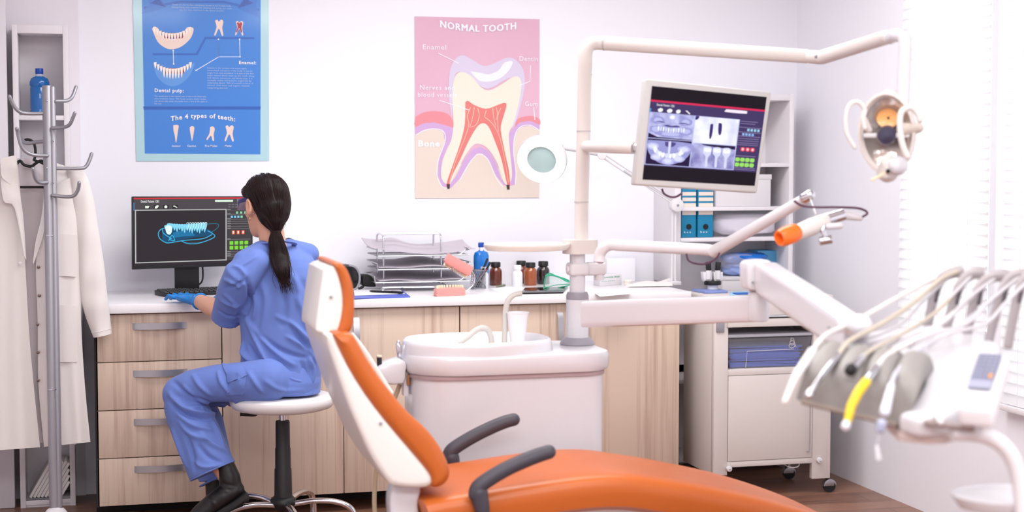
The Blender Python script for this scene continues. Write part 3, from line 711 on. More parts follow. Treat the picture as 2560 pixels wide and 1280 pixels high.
# the jaw scan
cy1, cy2, cy3 = E_('cyan_deep', (14, 74, 110)), E_('cyan', (60, 170, 215)), E_('cyan_white', (214, 242, 250))
spart('jaw_body', q.poly(MB(), sm2([(.24, .50), (.30, .43), (.45, .44), (.60, .47), (.66, .52), (.63, .58), (.50, .60), (.36, .64), (.27, .66), (.235, .60)], 5, True), LF*1.8), cy1)
spart('jaw_sheen', q.poly(MB(), sm2([(.33, .52), (.42, .49), (.49, .53), (.51, .57), (.42, .58), (.33, .59)], 5, True), LF*2.0), E_('cyan_mid', (28, 112, 158)))
jl = MB()
for p in ([(.30, .445), (.235, .46), (.205, .52), (.215, .60), (.26, .66), (.30, .67), (.42, .64), (.58, .62), (.66, .56)], [(.32, .60), (.30, .62), (.34, .64), (.32, .56), (.29, .64)], [(.40, .65), (.46, .69), (.55, .685), (.66, .62), (.68, .57), (.62, .50)], [(.24, .46), (.245, .52), (.28, .57), (.31, .60)]):
    q.line(jl, sm2(p, 6), .0035, LF*2.3)
spart('jaw_outline', jl, cy2)
jl = MB(); q.line(jl, sm2([(.60, .405), (.68, .395), (.715, .415), (.70, .47), (.65, .53)], 6), .0026, LF*2.2); q.line(jl, sm2([(.45, .67), (.55, .675), (.64, .64), (.68, .60)], 6), .0014, LF*2.2)
spart('jaw_outline_faint', jl, E_('cyan_dim', (40, 110, 140)))
te = MB()
for i in range(16):
    f = i/15; a = .275+f*.32; yb = .41+.02*math.sin(f*3) if i > 0 else .44; h = .055+.06*f+.02*math.sin(i*2.1)
    w_ = .014 if i > 1 else .022
    q.poly(te, sm2([(a-w_, yb-.025), (a, yb-.035), (a+w_*.9, yb-.022), (a+w_*.6, yb+h*.6), (a+w_*.1, yb+h), (a-w_*.5, yb+h*.6)], 2, True), LF*2.5)
spart('teeth', te, E_('tooth_cyan', (126, 206, 232)))
for i in range(8): 
    a = .44+i*.022; spart('tooth_outline', q.line(MB(), sm2([(a, .39), (a+.012, .375), (a+.02, .39), (a+.016, .44), (a+.008, .48)], 3), .0022, LF*2.9), cy3)
te = MB()
q.poly(te, sm2([(.262, .43), (.285, .41), (.315, .43), (.318, .50), (.30, .55), (.272, .52)], 3, True), LF*2.8)
spart('teeth_highlight', te, cy3)
part('stand', MB().box(c.x-.052, c.x+.052, c.y-.014, c.y+.008, CT+.008, CT+.24, .004), M['black'], t)
part('base', MB().box(c.x-.12, c.x+.12, c.y-.085, c.y+.09, CT+.0005, CT+.012, .004), M['black'], t)
part('cable', MB().tube(smooth_path([(c.x+.058, c.y-.0, CT+.19), (c.x+.068, c.y-.01, CT+.10), (c.x+.062, c.y-.01, CT+.05), (c.x+.03, c.y, CT+.03)]), .0035, 8), M['rubber'], t)
# ================================================================== on the worktop
def K(u, v): return PZ(u, v, CT)       # a point on the worktop
# keyboard
def kb():
    a, b_ = K(386, 728), K(560, 722); a2, b2 = K(398, 752), K(560, 742)
    a, b_, a2, b2 = K(386, 737), K(575, 729), K(402, 757), K(590, 748)
    t = thing('keyboard', 'black computer keyboard on the worktop under the gloved hand', 'keyboard', a)
    up = Vector((0, 0, .016)); e1 = (b_-a).normalized(); L_ = .44; b_ = a+e1*L_; e2 = Vector((e1.y, -e1.x, 0))*.135
    part('case', MB().hexa([a, b_, b_+e2, a+e2], [a+up*1.3, b_+up*1.3, b_+e2+up*.8, a+e2+up*.8], .003), M['black'], t)
    k = MB()
    for r in range(5):
        for cidx in range(20):
            s, tt_ = (cidx+.1)/20*.98+.012, (r+.12)/5*.9+.05
            p = a+e1*L_*s+e2*tt_+Vector((0, 0, lerp(.0208, .0128, tt_)))
            ds, dt = e1*(L_*.0425), e2*.15; h = Vector((0, 0, .006))
            k.hexa([p, p+ds, p+ds+dt, p+dt], [p+h+ds*.1+dt*.1, p+h+ds*.9+dt*.1, p+h+ds*.9+dt*.9, p+h+ds*.1+dt*.9])
    part('keys', k, mat('key_black', (34, 33, 37), .5), t)
    return a, e1, e2
kb()
# paper tray rack
def rack():
    y0, y1 = 6.72, 6.98
    xl, xr = PY(965, 700, y0).x, PY(1110, 700, y0).x
    ze = PY(1000, 585, 6.85).z
    t = thing('letter_tray_rack', 'three-tier chrome wire letter rack with trays of grey papers', 'letter rack', ((xl+xr)/2, (y0+y1)/2, CT))
    m = M['alu']
    fr = MB()
    xf0, xf1 = xl, xr
    zt = PY(1036, 586, y0+.06).z
    for yy in (y0+.06, y1-.04):
        fr_ = smooth_path([(xf0, yy, CT+.004), (xf0, yy, zt-.05), (xf0+.003, yy, zt-.015), (xf0+.02, yy, zt), ((xf0+xf1)/2, yy, zt), (xf1-.02, yy, zt), (xf1-.003, yy, zt-.015), (xf1, yy, zt-.05), (xf1, yy, CT+.004)], 4)
    for xx in (xf0, xf1):
        P = smooth_path([(xx, y0+.06, CT+.03), (xx, y0+.06, zt-.03), (xx, y0+.075, zt-.006), (xx, y0+.10, zt), (xx, y1-.08, zt), (xx, y1-.055, zt-.006), (xx, y1-.04, zt-.03), (xx, y1-.04, CT+.03)], 5)
        part('upright', MB().tube(P, .0042, 10), M['chrome'], t)
    part('top_bar', MB().tube([(xf0, y0+.10, zt), (xf1, y0+.10, zt)], .0035, 8), M['chrome'], t)
    part('top_bar', MB().tube([(xf0, y1-.08, zt), (xf1, y1-.08, zt)], .0035, 8), M['chrome'], t)
    paper_m = mat('grey_paper', (196, 188, 198), .55, vary=.03, vscale=14)
    X0, X1 = PY(945, 700, y0).x, PY(1150, 700, y1).x-.02
    for i, zc in enumerate((PY(1000, 706, y0).z, PY(1000, 674, y0).z, PY(1000, 640, y0).z)):
        tr_ = MB(); dx = -.012 if i == 0 else 0
        a, b_ = X0+dx, X1
        tr_.tube([(a, y0, zc), (b_, y0, zc), (b_, y1, zc), (a, y1, zc)], .003, 6, closed=True)
        up = .028
        tr_.tube([(a-.004, y0-.002, zc+up), (a-.004, y1+.002, zc+up), (b_+.004, y1+.002, zc+up)], .003, 6)
        tr_.tube([(a, y0, zc), (a-.004, y0-.002, zc+up)], .003, 6)
        P = smooth_path([(b_-.05, y0, zc), (b_-.035, y0, zc+.006), (b_-.012, y0, zc+up-.004), (b_+.004, y0-.002, zc+up), (b_+.004, y1, zc+up)], 4)
        tr_.tube(P, .003, 6)
        pt = part('tray', tr_, m, t)
        part('tray_mesh', MB().box(a+.003, b_-.003, y0+.003, y1-.003, zc-.001, zc+.0005), mat('tray_mesh_grey', (196, 194, 200), .5, metal=.2, alpha=.4), pt)
        if i == 0:
            part('foot', MB().tube(smooth_path([(a+.02, y0-.02, CT+.004), (a+.035, y0-.012, CT+.012), (a+.05, y0, CT+.02), (xf1, y0, CT+.02), (xf1, y1-.04, CT+.03)], 4), .0035, 6), M['chrome'], t)
    Z = [PY(1000, 706, y0).z, PY(1000, 674, y0).z, PY(1000, 640, y0).z]
    def sheet(name, fn, lab, n=16, th=.0025): return solo(name, MB().grid(fn, n, 12, thick=th), paper_m, lab, 'paper', 'papers in the letter rack')
    sheet('paper_sheet', lambda s, u: Vector((X0+.008+s*(X1-X0-.02), y0+.008+u*(y1-y0-.016), Z[0]+.0055+.018*u*u+.016*max(0, math.sin(s*PI*1.2))*u+.004*math.sin(s*9))), 'wavy grey papers in the lowest tray of the letter rack')
    sheet('paper_sheet', lambda s, u: Vector((X0+.008+s*(X1-X0-.02), y0+.008+u*(y1-y0-.016), Z[1]+.006+.016*u*u+.017*(math.sin(s*PI)**2)*(.3+.7*u)+.003*math.sin(s*11+1))), 'arched grey papers in the middle tray of the letter rack')
    def top(s, u):
        x = lerp(PY(928, 650, y0).x, PY(1150, 620, y1).x+.01, s)
        z = Z[2]+.006+.032*(2*abs(s-.58)/1.16)**1.6+.030*u*u+.02*math.exp(-((s-.30)/.12)**2)*u
        return Vector((x, y0+.004+u*(y1-y0-.008), z))
    sheet('paper_sheet', top, 'curled grey papers overhanging the top tray of the letter rack', 24)
rack()
# black headset behind the chair headrest
def headset():
    c = K(905, 722); c = Vector((PY(905, 690, 6.86).x, 6.86, CT))
    t = thing('virtual_reality_headset', 'black headset with a thick strap lying on the worktop behind the orange headrest', 'headset', c)
    g = lambda u, v, y=6.84: PY(u, v, y)
    bd = sm2([(846, 682), (852, 664), (872, 662), (888, 668), (897, 684), (897, 706), (888, 722), (862, 724), (848, 712)], 4, True)
    part('visor', MB().prism([g(u, v, 6.80) for u, v in bd], (0, .09, 0), .008, 3), M['blackgloss'], t)
    part('visor_trim', MB().tube([g(u, v, 6.80) for u, v in sm2([(872, 663), (888, 668), (898, 684), (898, 706), (889, 722), (870, 726)], 4)], .005, 8), mat('headset_grey', (150, 148, 156), .4), t)
    part('strap', MB().prism([g(u, v, 6.82) for u, v in sm2([(905, 688), (925, 689), (934, 697), (940, 714), (936, 717), (912, 716), (906, 708)], 3, True)], (0, .10, 0), .006, 3), M['rubber'], t)
    part('strap', MB().tube([g(u, v, 6.83) for u, v in sm2([(892, 690), (904, 692), (909, 714), (896, 722)], 5)], .006, 8), M['black'], t)
headset()
# clipboard, its sheet, pen
def clipboard():
    z = CT; cb = [K(882, 733), K(1005, 727), K(1026, 744), K(884, 748)]
    up = Vector((0, 0, .005))
    solo('clipboard', MB().hexa(cb[::-1], [p+up for p in cb[::-1]], .0015), mat('blue_board', (88, 104, 196), .4), 'blue clipboard on the worktop edge beside the orange headrest', 'clipboard')
    pp = [K(884, 729), K(995, 724), K(1012, 738), K(886, 743)]; u1 = Vector((0, 0, .006)); u2 = Vector((0, 0, .0075))
    solo('paper_sheet', MB().hexa([p+u1 for p in pp[::-1]], [p+u2 for p in pp[::-1]]), mat('white_paper', (240, 240, 244), .6), 'white blank sheet lying on the blue clipboard', 'paper')
    a, b_ = PZ(924, 727, CT+.014), PZ(1008, 731, CT+.014)
    t = thing('pen', 'black pen lying across the sheet on the clipboard', 'pen', a)
    d = (b_-a)
    part('barrel', MB().lathe([(.002, 0), (.0045, .012), (.0052, d.length*.55), (.0052, d.length*.97), (.003, d.length)], a+Vector((0, 0, -.001)), 12, d), M['black'], t)
    part('clip', MB().box(-.02, .02, -.0015, .0015, 0, .0015, M=Matrix.Translation(lerp(a, b_, .78)+Vector((0, 0, .0052)))), M['chrome'], t)
clipboard()
# dental teaching model, open, on its hinge
def teeth_model():
    c = K(1128, 735)
    t = thing('jaw_model', 'pink teaching model of open jaws with cream teeth on the worktop', 'jaw model', c)
    gum = mat('model_gum', (236, 152, 146), .3, coat=.3); th = mat('model_tooth', (248, 234, 200), .3, coat=.3)
    S = lambda h: (PZ(1000+h, 735, CT)-PZ(1000, 735, CT)).length
    def arch(o, ex, ey, ez, w, dpt, h, flip):
        g = MB(); R = []
        out = [(-w/2, 0), (-w/2*.98, dpt*.55), (-w/2*.7, dpt*.9), (0, dpt), (w/2*.7, dpt*.9), (w/2*.98, dpt*.55), (w/2, 0)]
        out = sm2(out, 4)
        for zz_, k in ((0, .93), (.004, 1.0), (h*.55, .97), (h*.8, 1.0), (h, .9)):
            R.append([o+ex*(x*k)+ey*(dpt*.5+(y-dpt*.5)*k)+ez*zz_ for x, y in out])
        g.rings(R)
        gg = part('gum', g, gum, t)
        for i in range(14):
            f = (i+.5)/14*PI; x, y = -math.cos(f)*w*.43, dpt*.12+math.sin(f)*dpt*.78; sz = .0062 if 3 < i < 10 else .0078
            p = o+ex*x+ey*y+ez*(h-.002)
            tq = MB(); tang = (ex*math.sin(f)*w*.43+ey*math.cos(f)*dpt*.78).normalized(); nr = tang.cross(ez)
            tq.rings([[p+tang*a*k*sz*.62+nr*b2*k*sz*.55+ez*z_ for a, b2 in ((-1, -.6), (-.6, -1), (.6, -1), (1, -.6), (1, .6), (.6, 1), (-.6, 1), (-1, .6))] for z_, k in ((-.004, .7), (.002, .95), (.009, 1.05), (.013, .75))])
            part('tooth', tq, th, t)
    lo = K(1091, 742); le = K(1164, 739)
    ex = (le-lo); w = ex.length; ex.normalize(); ez = Vector((0, 0, 1)); ey = Vector((-ex.y, ex.x, 0))
    arch(lerp(lo, le, .5), ex, ey, ez, w, .062, .034, 1)
    # upper jaw tilted back, its teeth facing down-left
    tl_, tr_ = PY(1124, 634, lo.y+.02), PY(1184, 668, lo.y+.02)
    ex2 = (tr_-tl_).normalized(); dn = Vector((-ex2.z, 0, ex2.x))*-1
    if dn.z > 0: dn = -dn
    yb = Vector((0, 1, 0))
    arch(lerp(tl_, tr_, .5), ex2, yb, dn, (tr_-tl_).length*1.06, .062, .044, -1)
    hg = MB(); hg.tube([PY(u, v, lo.y+.03) for u, v in sm2([(1176, 674), (1186, 690), (1184, 710), (1166, 728)], 5)], [.003]*16, 8)
    part('hinge', hg, M['chrome'], t)
    hg = MB()
    for k in range(7): 
        p = PY(1180+2*math.sin(k), 688+k*4.4, lo.y+.03); hg.lathe([(.0055, -.0018), (.0055, .0018)], p, 10, (0.2, 0, 1))
    part('hinge_spring', hg, M['chrome'], t)
teeth_model()
# mesh pen cup with pens
def pencup():
    c = PZ(1196, 722, CT); r = (PZ(1214, 722, CT)-PZ(1178, 722, CT)).length/2
    t = thing('pen_cup', 'grey wire mesh cup holding pens behind the jaw model', 'pen cup', c)
    g = MB(); h = .082
    for i in range(24):
        a = 2*PI*i/24
        for s in (1, -1):
            g.tube([c+Vector((math.cos(a+s*f*1.2)*r, math.sin(a+s*f*1.2)*r, .004+f*h)) for f in (0, .25, .5, .75, 1)], .0008, 4)
    part('mesh_wall', g, M['alugrey'], t)
    part('rim', MB().lathe([(r+.0015, h), (r+.002, h+.004), (r-.001, h+.004), (r-.001, h)], c, 24, cap=False), M['alugrey'], t)
    part('base', MB().lathe([(r+.002, 0), (r+.002, .006), (r-.002, .006)], c, 24), M['alugrey'], t)
    x_ = MB()
    for s in (1, -1): x_.tube([c+Vector((s*r*.9, -r*.55, .008)), c+Vector((-s*r*.9, -r*.45, h))], .0035, 6)
    part('brace', x_, mat('cup_brace_grey', (120, 118, 126), .5), t)  # grey cross bars inside the cup
    for i, (u, v, lab) in enumerate(((1219, 646, 'taller black pen standing in the mesh cup'), (1226, 655, 'black pen with red mark leaning out of the mesh cup'))):
        top = PY(u, v, c.y-.004+i*.012); bot = c+Vector((-.012+i*.008, (i-.5)*.01, .008))
        p = thing('pen', lab, 'pen', bot, 'pens in the mesh cup'); d = top-bot
        part('barrel', MB().lathe([(.002, 0), (.0042, .01), (.0046, d.length*.6), (.005, d.length*.62), (.005, d.length*.98), (.004, d.length)], bot, 10, d), M['black'], p)
        part('band', MB().lathe([(.0053, d.length*.66), (.0053, d.length*.70)], bot, 10, d), mat('pen_red', (190, 40, 60), .4) if i else M['chrome'], p)
pencup()
# hand sanitizer
def sanitizer():
    c = Vector((PY(1203, 715, 6.88).x, 6.88, CT)); w = (PY(1222, 650, 6.88)-PY(1184, 650, 6.88)).length
    zt = PY(1200, 627, 6.88).z-CT
    t = thing('pump_bottle', 'tall blue pump bottle behind the pen cup', 'bottle', c)
    r = w/2*1.0
    part('bottle_body', MB().rings(sq([(r*.93, 0), (r, .005), (r, zt*.55), (r*.96, zt*.6), (r, zt*.65), (r, zt*.86), (r*.85, zt*.96), (r*.4, zt), (.012, zt+.004)], c, e=.5, fx=.62)), mat('blue_gel', (14, 118, 208), .12, coat=.5), t)
    part('neck', MB().lathe([(.010, zt), (.010, zt+.016)], c, 16), mat('white_cap', (235, 235, 240), .4), t)
    part('pump', MB().box(c.x-.013, c.x+.012, c.y-.008, c.y+.008, CT+zt+.016, CT+zt+.038, .003).box(c.x-.013, c.x-.004, c.y-.005, c.y+.005, CT+zt+.02, CT+zt+.032, .002), M['bluecap'], t)
sanitizer()
# pill bottles
def pill(u, v, vt, w, body, lab, y=None, cap=None, grp='brown pill bottles on the worktop'):
    c = K(u, v) if y is None else Vector((PY(u, v, y).x, y, CT))
    h = PY(u, vt, c.y).z-CT; r = (PY(u+w/2, v, c.y)-PY(u-w/2, v, c.y)).length/2
    t = thing('pill_bottle', lab, 'bottle', c, grp)
    part('bottle_body', MB().lathe([(r*.9, 0), (r, .004), (r, h*.60), (r*.92, h*.68), (r*.66, h*.76), (r*.62, h*.80)], c, 24), body, t)
    part('cap', MB().lathe([(r*.74, h*.79), (r*.78, h*.80), (r*.78, h*.97), (r*.70, h)], c, 24), cap or M['black'], t)
am, am2, dkb = mat('amber_glass', (104, 44, 22), .1, coat=.8), mat('amber_glass_light', (158, 78, 30), .1, coat=.8), mat('dark_glass', (30, 16, 18), .1, coat=.8)
pill(1239, 713, 655, 31, am, 'brown glass pill bottle standing alone right of the pump bottle')
pill(1303, 708, 652, 30, mat('amber_glass_orange', (130, 54, 26), .1, coat=.8), 'brown pill bottle half hidden behind the white pill bottle')
pill(1326, 713, 656, 31, am2, 'lightest orange-brown pill bottle, in the row\'s front centre')
pill(1358, 710, 653, 31, dkb, 'near-black pill bottle at the right end of the bottle row')
wpl = mat('white_bottle', (236, 236, 240), .35)
pill(1293, 717, 663, 26, wpl, 'white plastic bottle in front of the brown pill bottles', cap=wpl, grp='white plastic bottles')
pill(1210, 716, 667, 22, wpl, 'white plastic bottle half hidden by the mesh pen cup', y=6.84, cap=wpl, grp='white plastic bottles')
# oxygen mask with green strap
def mask():
    c = K(1392, 722)
    t = thing('oxygen_mask', 'clear plastic breathing mask with green rim and strap on the worktop', 'mask', c)
    cl = mat('clear_green_plastic', (222, 244, 240), .12, alpha=.28); gr = mat('green_elastic', (50, 170, 130), .4)
    yy = c.y
    R = []
    rim = [(1360, 716), (1362, 700), (1368, 686), (1378, 684), (1390, 690), (1420, 700), (1425, 712), (1400, 718), (1378, 722)]
    rr = [PY(u, v, yy) for u, v in sm2(rim, 3, True)]; ce = sum(rr, Vector())/len(rr)
    for k, dy in ((1, 0), (.85, .03), (.6, .05), (.3, .06), (.12, .062)): R.append([lerp(ce, p, k)+Vector((0, dy, 0)) for p in rr])
    zmin = min(p.z for p in rr); 
    part('mask_shell', MB().rings(R), cl, t)
    part('rim', MB().tube(rr, .0028, 8, closed=True), gr, t)
    part('strap', MB().tube([PY(u, v, yy-.03) for u, v in sm2([(1363, 690), (1380, 688), (1400, 694), (1420, 704), (1440, 706)], 5)], .002, 6, ell=2.2), gr, t)
    part('strap', MB().tube([PY(u, v, yy-.02) for u, v in sm2([(1358, 720), (1375, 716), (1392, 712), (1408, 711), (1425, 710)], 5)], .002, 6), gr, t)
mask()
# dark tablet and papers
tb = [K(1312, 723), K(1420, 720), K(1408, 734), K(1300, 736)]
solo('tablet', MB().hexa(tb[::-1], [p+Vector((0, 0, .007)) for p in tb[::-1]], .002), M['blackgloss'], 'dark glossy tablet lying on the worktop in front of the breathing mask', 'tablet')
pm = mat('white_sheet', (238, 242, 246), .6)
for pts, lab in (([(1226, 722), (1300, 714), (1312, 722), (1248, 732)], 'white paper on the worktop left of the dark tablet'), ([(1484, 732), (1560, 726), (1580, 735), (1500, 742)], 'white paper on the worktop just right of the chair unit\'s pillar')):
    P = [K(u, v) for u, v in pts][::-1]; solo('paper_sheet', MB().hexa(P, [p+Vector((0, 0, .0015)) for p in P]), pm, lab, 'paper', 'loose papers on the worktop')
sp = K(1252, 717)
solo('dental_mirror', MB().tube([K(1242, 719)+Vector((0, 0, .004)), K(1262, 715)+Vector((0, 0, .004))], .0045, 8), mat('olive', (120, 130, 96), .5), 'short greenish handle lying in front of the lone brown bottle', 'handle')
# white carton with green lettering, small tub, cloth, upright white box
def carton():
    a, b_ = K(1500, 716), K(1554, 712); h = Vector((0, 0, PY(1530, 688, a.y).z-CT)); dd = Vector((0, .10, 0))
    t = thing('glove_carton', 'white carton with small green lettering on the worktop', 'box', a)
    part('carton_body', MB().hexa([a, b_, b_+dd, a+dd], [a+h, b_+h, b_+dd+h, a+dd+h], .002), M['whitesoft'], t)
    ex = (b_-a).normalized(); g = mat('green_ink', (60, 160, 120), .5); n = Vector((ex.y, -ex.x, 0))*.0008
    part('lettering', MB().text('POWDER FREE', .0085, lerp(a, b_, .1)+n+h*.72, ex, (0, 0, 1), width=(b_-a).length*.8, bold=.02), g, t)
    part('lettering', MB().text('latex gloves', .006, lerp(a, b_, .06)+n+h*.42, ex, (0, 0, 1), width=(b_-a).length*.6), g, t)
carton()
c = K(1570, 713)
t = thing('small_tub', 'small cream tub beside the carton with green lettering', 'tub', c)
part('tub_body', MB().lathe([(.018, 0), (.019, .003), (.019, .016)], c, 20), mat('cream_tub', (236, 228, 218), .4), t); part('lid', MB().lathe([(.0205, .0165), (.0205, .024), (.018, .026)], c, 20), mat('cream_tub', (236, 228, 218), .4), t)
nap = MB().grid(lambda s, u: lerp(lerp(K(1566, 719), K(1682, 717), s), lerp(K(1600, 710), K(1678, 708), s), u)+Vector((0, 0, .004+.012*s*s*u+.004*math.sin(s*8)*u)), 20, 10, thick=.006)
solo('folded_napkin', nap, mat('napkin', (242, 238, 234), .8), 'folded white napkin near the right end of the worktop', 'napkin')
a = Vector((PY(1512, 700, 7.03).x, 7.0, CT)); b2 = PY(1583, 700, 7.03).x
solo('white_box', MB().box(a.x, b2, 7.0, 7.08, CT, PY(1550, 646, 7.0).z, .003), mat('faint_white_box', (238, 237, 242), .5), 'plain white box against the wall behind the carton', 'box')

# ================================================================== ring magnifier lamp
def magnifier():
    base = K(1700, 724); bx = Vector((PY(1687, 700, 6.78).x, 6.76, CT))
    t = thing('magnifier_lamp', 'white magnifying lamp with a glowing ring and folding arm clamped to the worktop', 'lamp', bx)
    w_ = M['whitesoft']; yb = bx.y
    g = lambda u, v, y: PY(u, v, y)
    hub = g(1689, 513, yb)
    part('post', MB().tube([Vector((hub.x, yb, CT+.0)), Vector((hub.x, yb, hub.z))], .006, 10), w_, t)
    part('post', MB().tube([Vector((hub.x-.016, yb, CT+.0)), Vector((hub.x-.016, yb, hub.z))], .005, 10), w_, t)
    part('clamp', MB().box(hub.x-.03, hub.x+.02, yb-.03, yb+.03, CT+.0005, CT+.02, .004), w_, t)
    part('hinge_knob', MB().cyl(hub+Vector((0, .02, 0)), hub+Vector((0, -.03, 0)), .031, 28, .005), w_, t)
    part('hinge_screw', MB().cyl(hub+Vector((0, -.03, 0)), hub+Vector((0, -.033, 0)), .006, 12), M['alugrey'], t)
    el = g(1500, 392, 6.72); hub2 = g(1680, 508, yb)
    for dz in (0, .02): part('arm', MB().tube([hub2+Vector((0, 0, dz)), g(1510, 396, 6.74)+Vector((0, 0, dz))], .0045, 8), w_, t)
    part('spring', MB().tube([hub2+Vector((0, .0, .01)), g(1560, 432, 6.74)+Vector((0, 0, .01))], .005, 8), mat('spring_pale', (206, 204, 210), .4), t)
    part('elbow', MB().cyl(g(1505, 388, 6.76), g(1505, 388, 6.70), .021, 20, .004), w_, t)
    part('arm', MB().tube([g(1495, 384, 6.74), g(1428, 372, 6.72), g(1405, 368, 6.70)], .012, 10), w_, t)
    # ring head: plane tipped back
    c = g(1355, 398, 6.66); nrm = Vector((-.42, -.78, -.40)).normalized()
    e1 = Vector((0, 0, 1)).cross(nrm).normalized(); e2 = nrm.cross(e1)
    ro, ri = .113, .066
    def ringpts(r, h, n=48, k2=.86): 
        return [c+(e1*math.cos(2*PI*j/n+.5)*r+e2*math.sin(2*PI*j/n+.5)*r)+nrm*h for j in range(n)]
    part('lamp_head', MB().rings([ringpts(ri, .012), ringpts(ri-.002, .0), ringpts(ri, -.02), ringpts(ro-.01, -.028), ringpts(ro, -.01), ringpts(ro, .008), ringpts(ro-.004, .014)], cap=False), w_, t)
    part('light_ring', MB().rings([ringpts(ri+.001, .012), ringpts((ri+ro)/2, .016), ringpts(ro-.005, .014)], cap=False), emis('ring_light', (255, 255, 255), 6.0), t)
    part('lens', MB().rings([ringpts(ri*.02, .010), ringpts(ri*.5, .008), ringpts(ri, .002), ringpts(ri, -.006), ringpts(ri*.5, -.010), ringpts(ri*.02, -.012)], cap=True), mat('lens_green', (196, 228, 226), .08, coat=.5, alpha=.75), t)
magnifier()
# ================================================================== bookcase on the right with its contents
BY = 6.806
bx0, bx1 = 2.60, 3.215
t = thing('bookcase', 'white bookcase on the right holding blue binders, boxes and bags', 'bookcase', ((bx0+bx1)/2, 6.95, 0))
zs = [PY(1960, v, BY).z for v in (408, 516, 592, 738)]
part('side_panel', MB().box(2.629-.012, 2.629+.018, BY, WY-.001, CT+.001, 1.79, .001), M['board'], t); part('side_panel', MB().box(bx1-.022, bx1, BY, WY-.001, 0, 1.79, .001), M['board'], t)
part('back_panel', MB().box(2.65, bx1-.02, WY-.012, WY-.002, 0, 1.78), M['board'], t); part('top_panel', MB().box(2.649, bx1-.022, BY, WY-.012, 1.76, 1.788, .001), M['board'], t)
for z in zs+[.45, .08]: part('shelf', MB().box(2.649, bx1-.022, BY+.003, WY-.012, z-.018, z, .001), M['board'], t)
# chrome rail down the front edge of the left side
z1 = zs[2]
M['binder'] = mat('binder_blue', (18, 130, 172), .5, vary=.03)
def binder(u0, u1, lab):
    x0, x1 = PY(u0, 540, BY+.03).x, PY(u1, 540, BY+.03).x; y = BY+.03; z = z1; h = PY(1740, 470, y).z-z
    t = thing('ring_binder', lab, 'binder', ((x0+x1)/2, y, z), 'blue binders on the bookcase')
    part('cover', MB().box(x0+.001, x1-.001, y, y+.23, z+.0005, z+h, .003), M['binder'], t)
    lb = MB()
    for a, b_ in ((480, 489), (494, 503), (508, 517), (522, 537)):
        lb.box(x0+.005, x1-.003, y-.0012, y+.001, PY(1740, b_, y).z, PY(1740, a, y).z)
    part('spine_label', lb, mat('binder_label', (236, 220, 208), .6), t)['kind'] = 'stuff'
    q = PY((u0+u1)/2, 567, y)
    part('finger_hole', MB().cyl((q.x, y+.001, q.z), (q.x, y-.0015, q.z), .0135, 22), mat('hole_dark', (16, 16, 30), .6), t)
    part('lettering', MB().text('b o x', .011, (x0+.014, y-.0012, PY(1740, 582, y).z), XW, ZW, bold=.02, width=.035), mat('white_ink', (235, 240, 245), .5), t)
binder(1703, 1741, 'left one of the two blue ring binders with cream labels')
binder(1744, 1784, 'right one of the two blue ring binders, beside the clear bag')
x = PY(1697, 500, BY+.02).x
q0 = PY(1718, 478, BY+.05)
solo('yellow_packet', MB().box(q0.x, q0.x+.12, BY+.05, BY+.2, z1+(PY(1740, 470, BY+.03).z-z1)+.001, PY(1740, 460, BY+.05).z, .004), mat('pale_yellow_card', (232, 220, 176), .6), 'flat pale yellow packet lying on top of the blue binders', 'packet')
# white lidded box
y = BY+.02
a, b_ = PY(1790, 516, y).x, PY(1907, 516, y).x
t = thing('storage_box', 'large white lidded box on the bookcase partly behind the hanging screen', 'box', ((a+b_)/2, y, zs[1]))
zt = PY(1900, 436, y).z
part('box_body', MB().box(a, b_+.04, y, y+.22, zs[1]+.0005, zt-.02, .002), M['whitesoft'], t); part('lid', MB().box(a-.003, b_+.044, y-.003, y+.223, zt-.024, zt, .002), M['whitesoft'], t)
# clear bin of plastic bags
M['clear'] = mat('clear_plastic', (232, 230, 240), .12, alpha=.16)
M['film'] = mat('plastic_film', (214, 214, 232), .25, alpha=.35, coat=.4)
def wobble(c, rx, ry, rz, seed, amp=.12, n=26, flat=0):
    rnd = random.Random(seed); ph = [(rnd.uniform(2, 7), rnd.uniform(2, 7), rnd.uniform(0, 6)) for _ in range(6)]
    mb = MB().ball((0, 0, 0), 1, n)
    for i, p in enumerate(mb.v):
        d = p.normalized(); w_ = sum(math.sin(d.x*a+d.z*b2+c2)*math.cos(d.y*b2+c2) for a, b2, c2 in ph)/6
        k = 1+amp*w_*2
        q_ = Vector((math.copysign(abs(p.x)**.7, p.x), math.copysign(abs(p.y)**.7, p.y), math.copysign(abs(p.z)**.75, p.z)))*k
        q_ = Vector((q_.x*rx, q_.y*ry, q_.z*rz))
        if q_.z < -rz*.9: q_.z = -rz*.9
        mb.v[i] = Vector(c)+q_
    return mb
a, b_ = PY(1786, 590, BY+.02).x, PY(1966, 590, BY+.02).x; zt = PY(1850, 520, BY).z
solo('clear_bin', MB().box(a, b_, BY+.02, BY+.22, zs[2]+.001, zt, .008), M['clear'], 'clear plastic bin of crumpled bags right of the blue binders', 'bin')
part('lid', MB().box(a-.004, b_+.002, BY+.014, BY+.224, zt-.004, zt+.006, .003), mat('frosted_lid2', (226, 226, 236), .25, alpha=.8), [o for o in COL.objects if o.name == 'clear_bin'][0])
solo('plastic_bags', wobble(((a+b_)/2, BY+.12, zs[2]+.056), (b_-a)*.45, .085, .052, 3, .07), mat('crumpled_film', (222, 216, 228), .3, bump=.6, bscale=30), 'crumpled clear bags folded inside the clear bin', 'bags')
solo('red_strip', MB().box(a+.015, a+.13, BY+.0155, BY+.017, zs[2]+.03, zs[2]+.033), mat('red_line', (226, 150, 170), .5), 'thin red seal line across the front of the clear bin', 'strip') if False else None
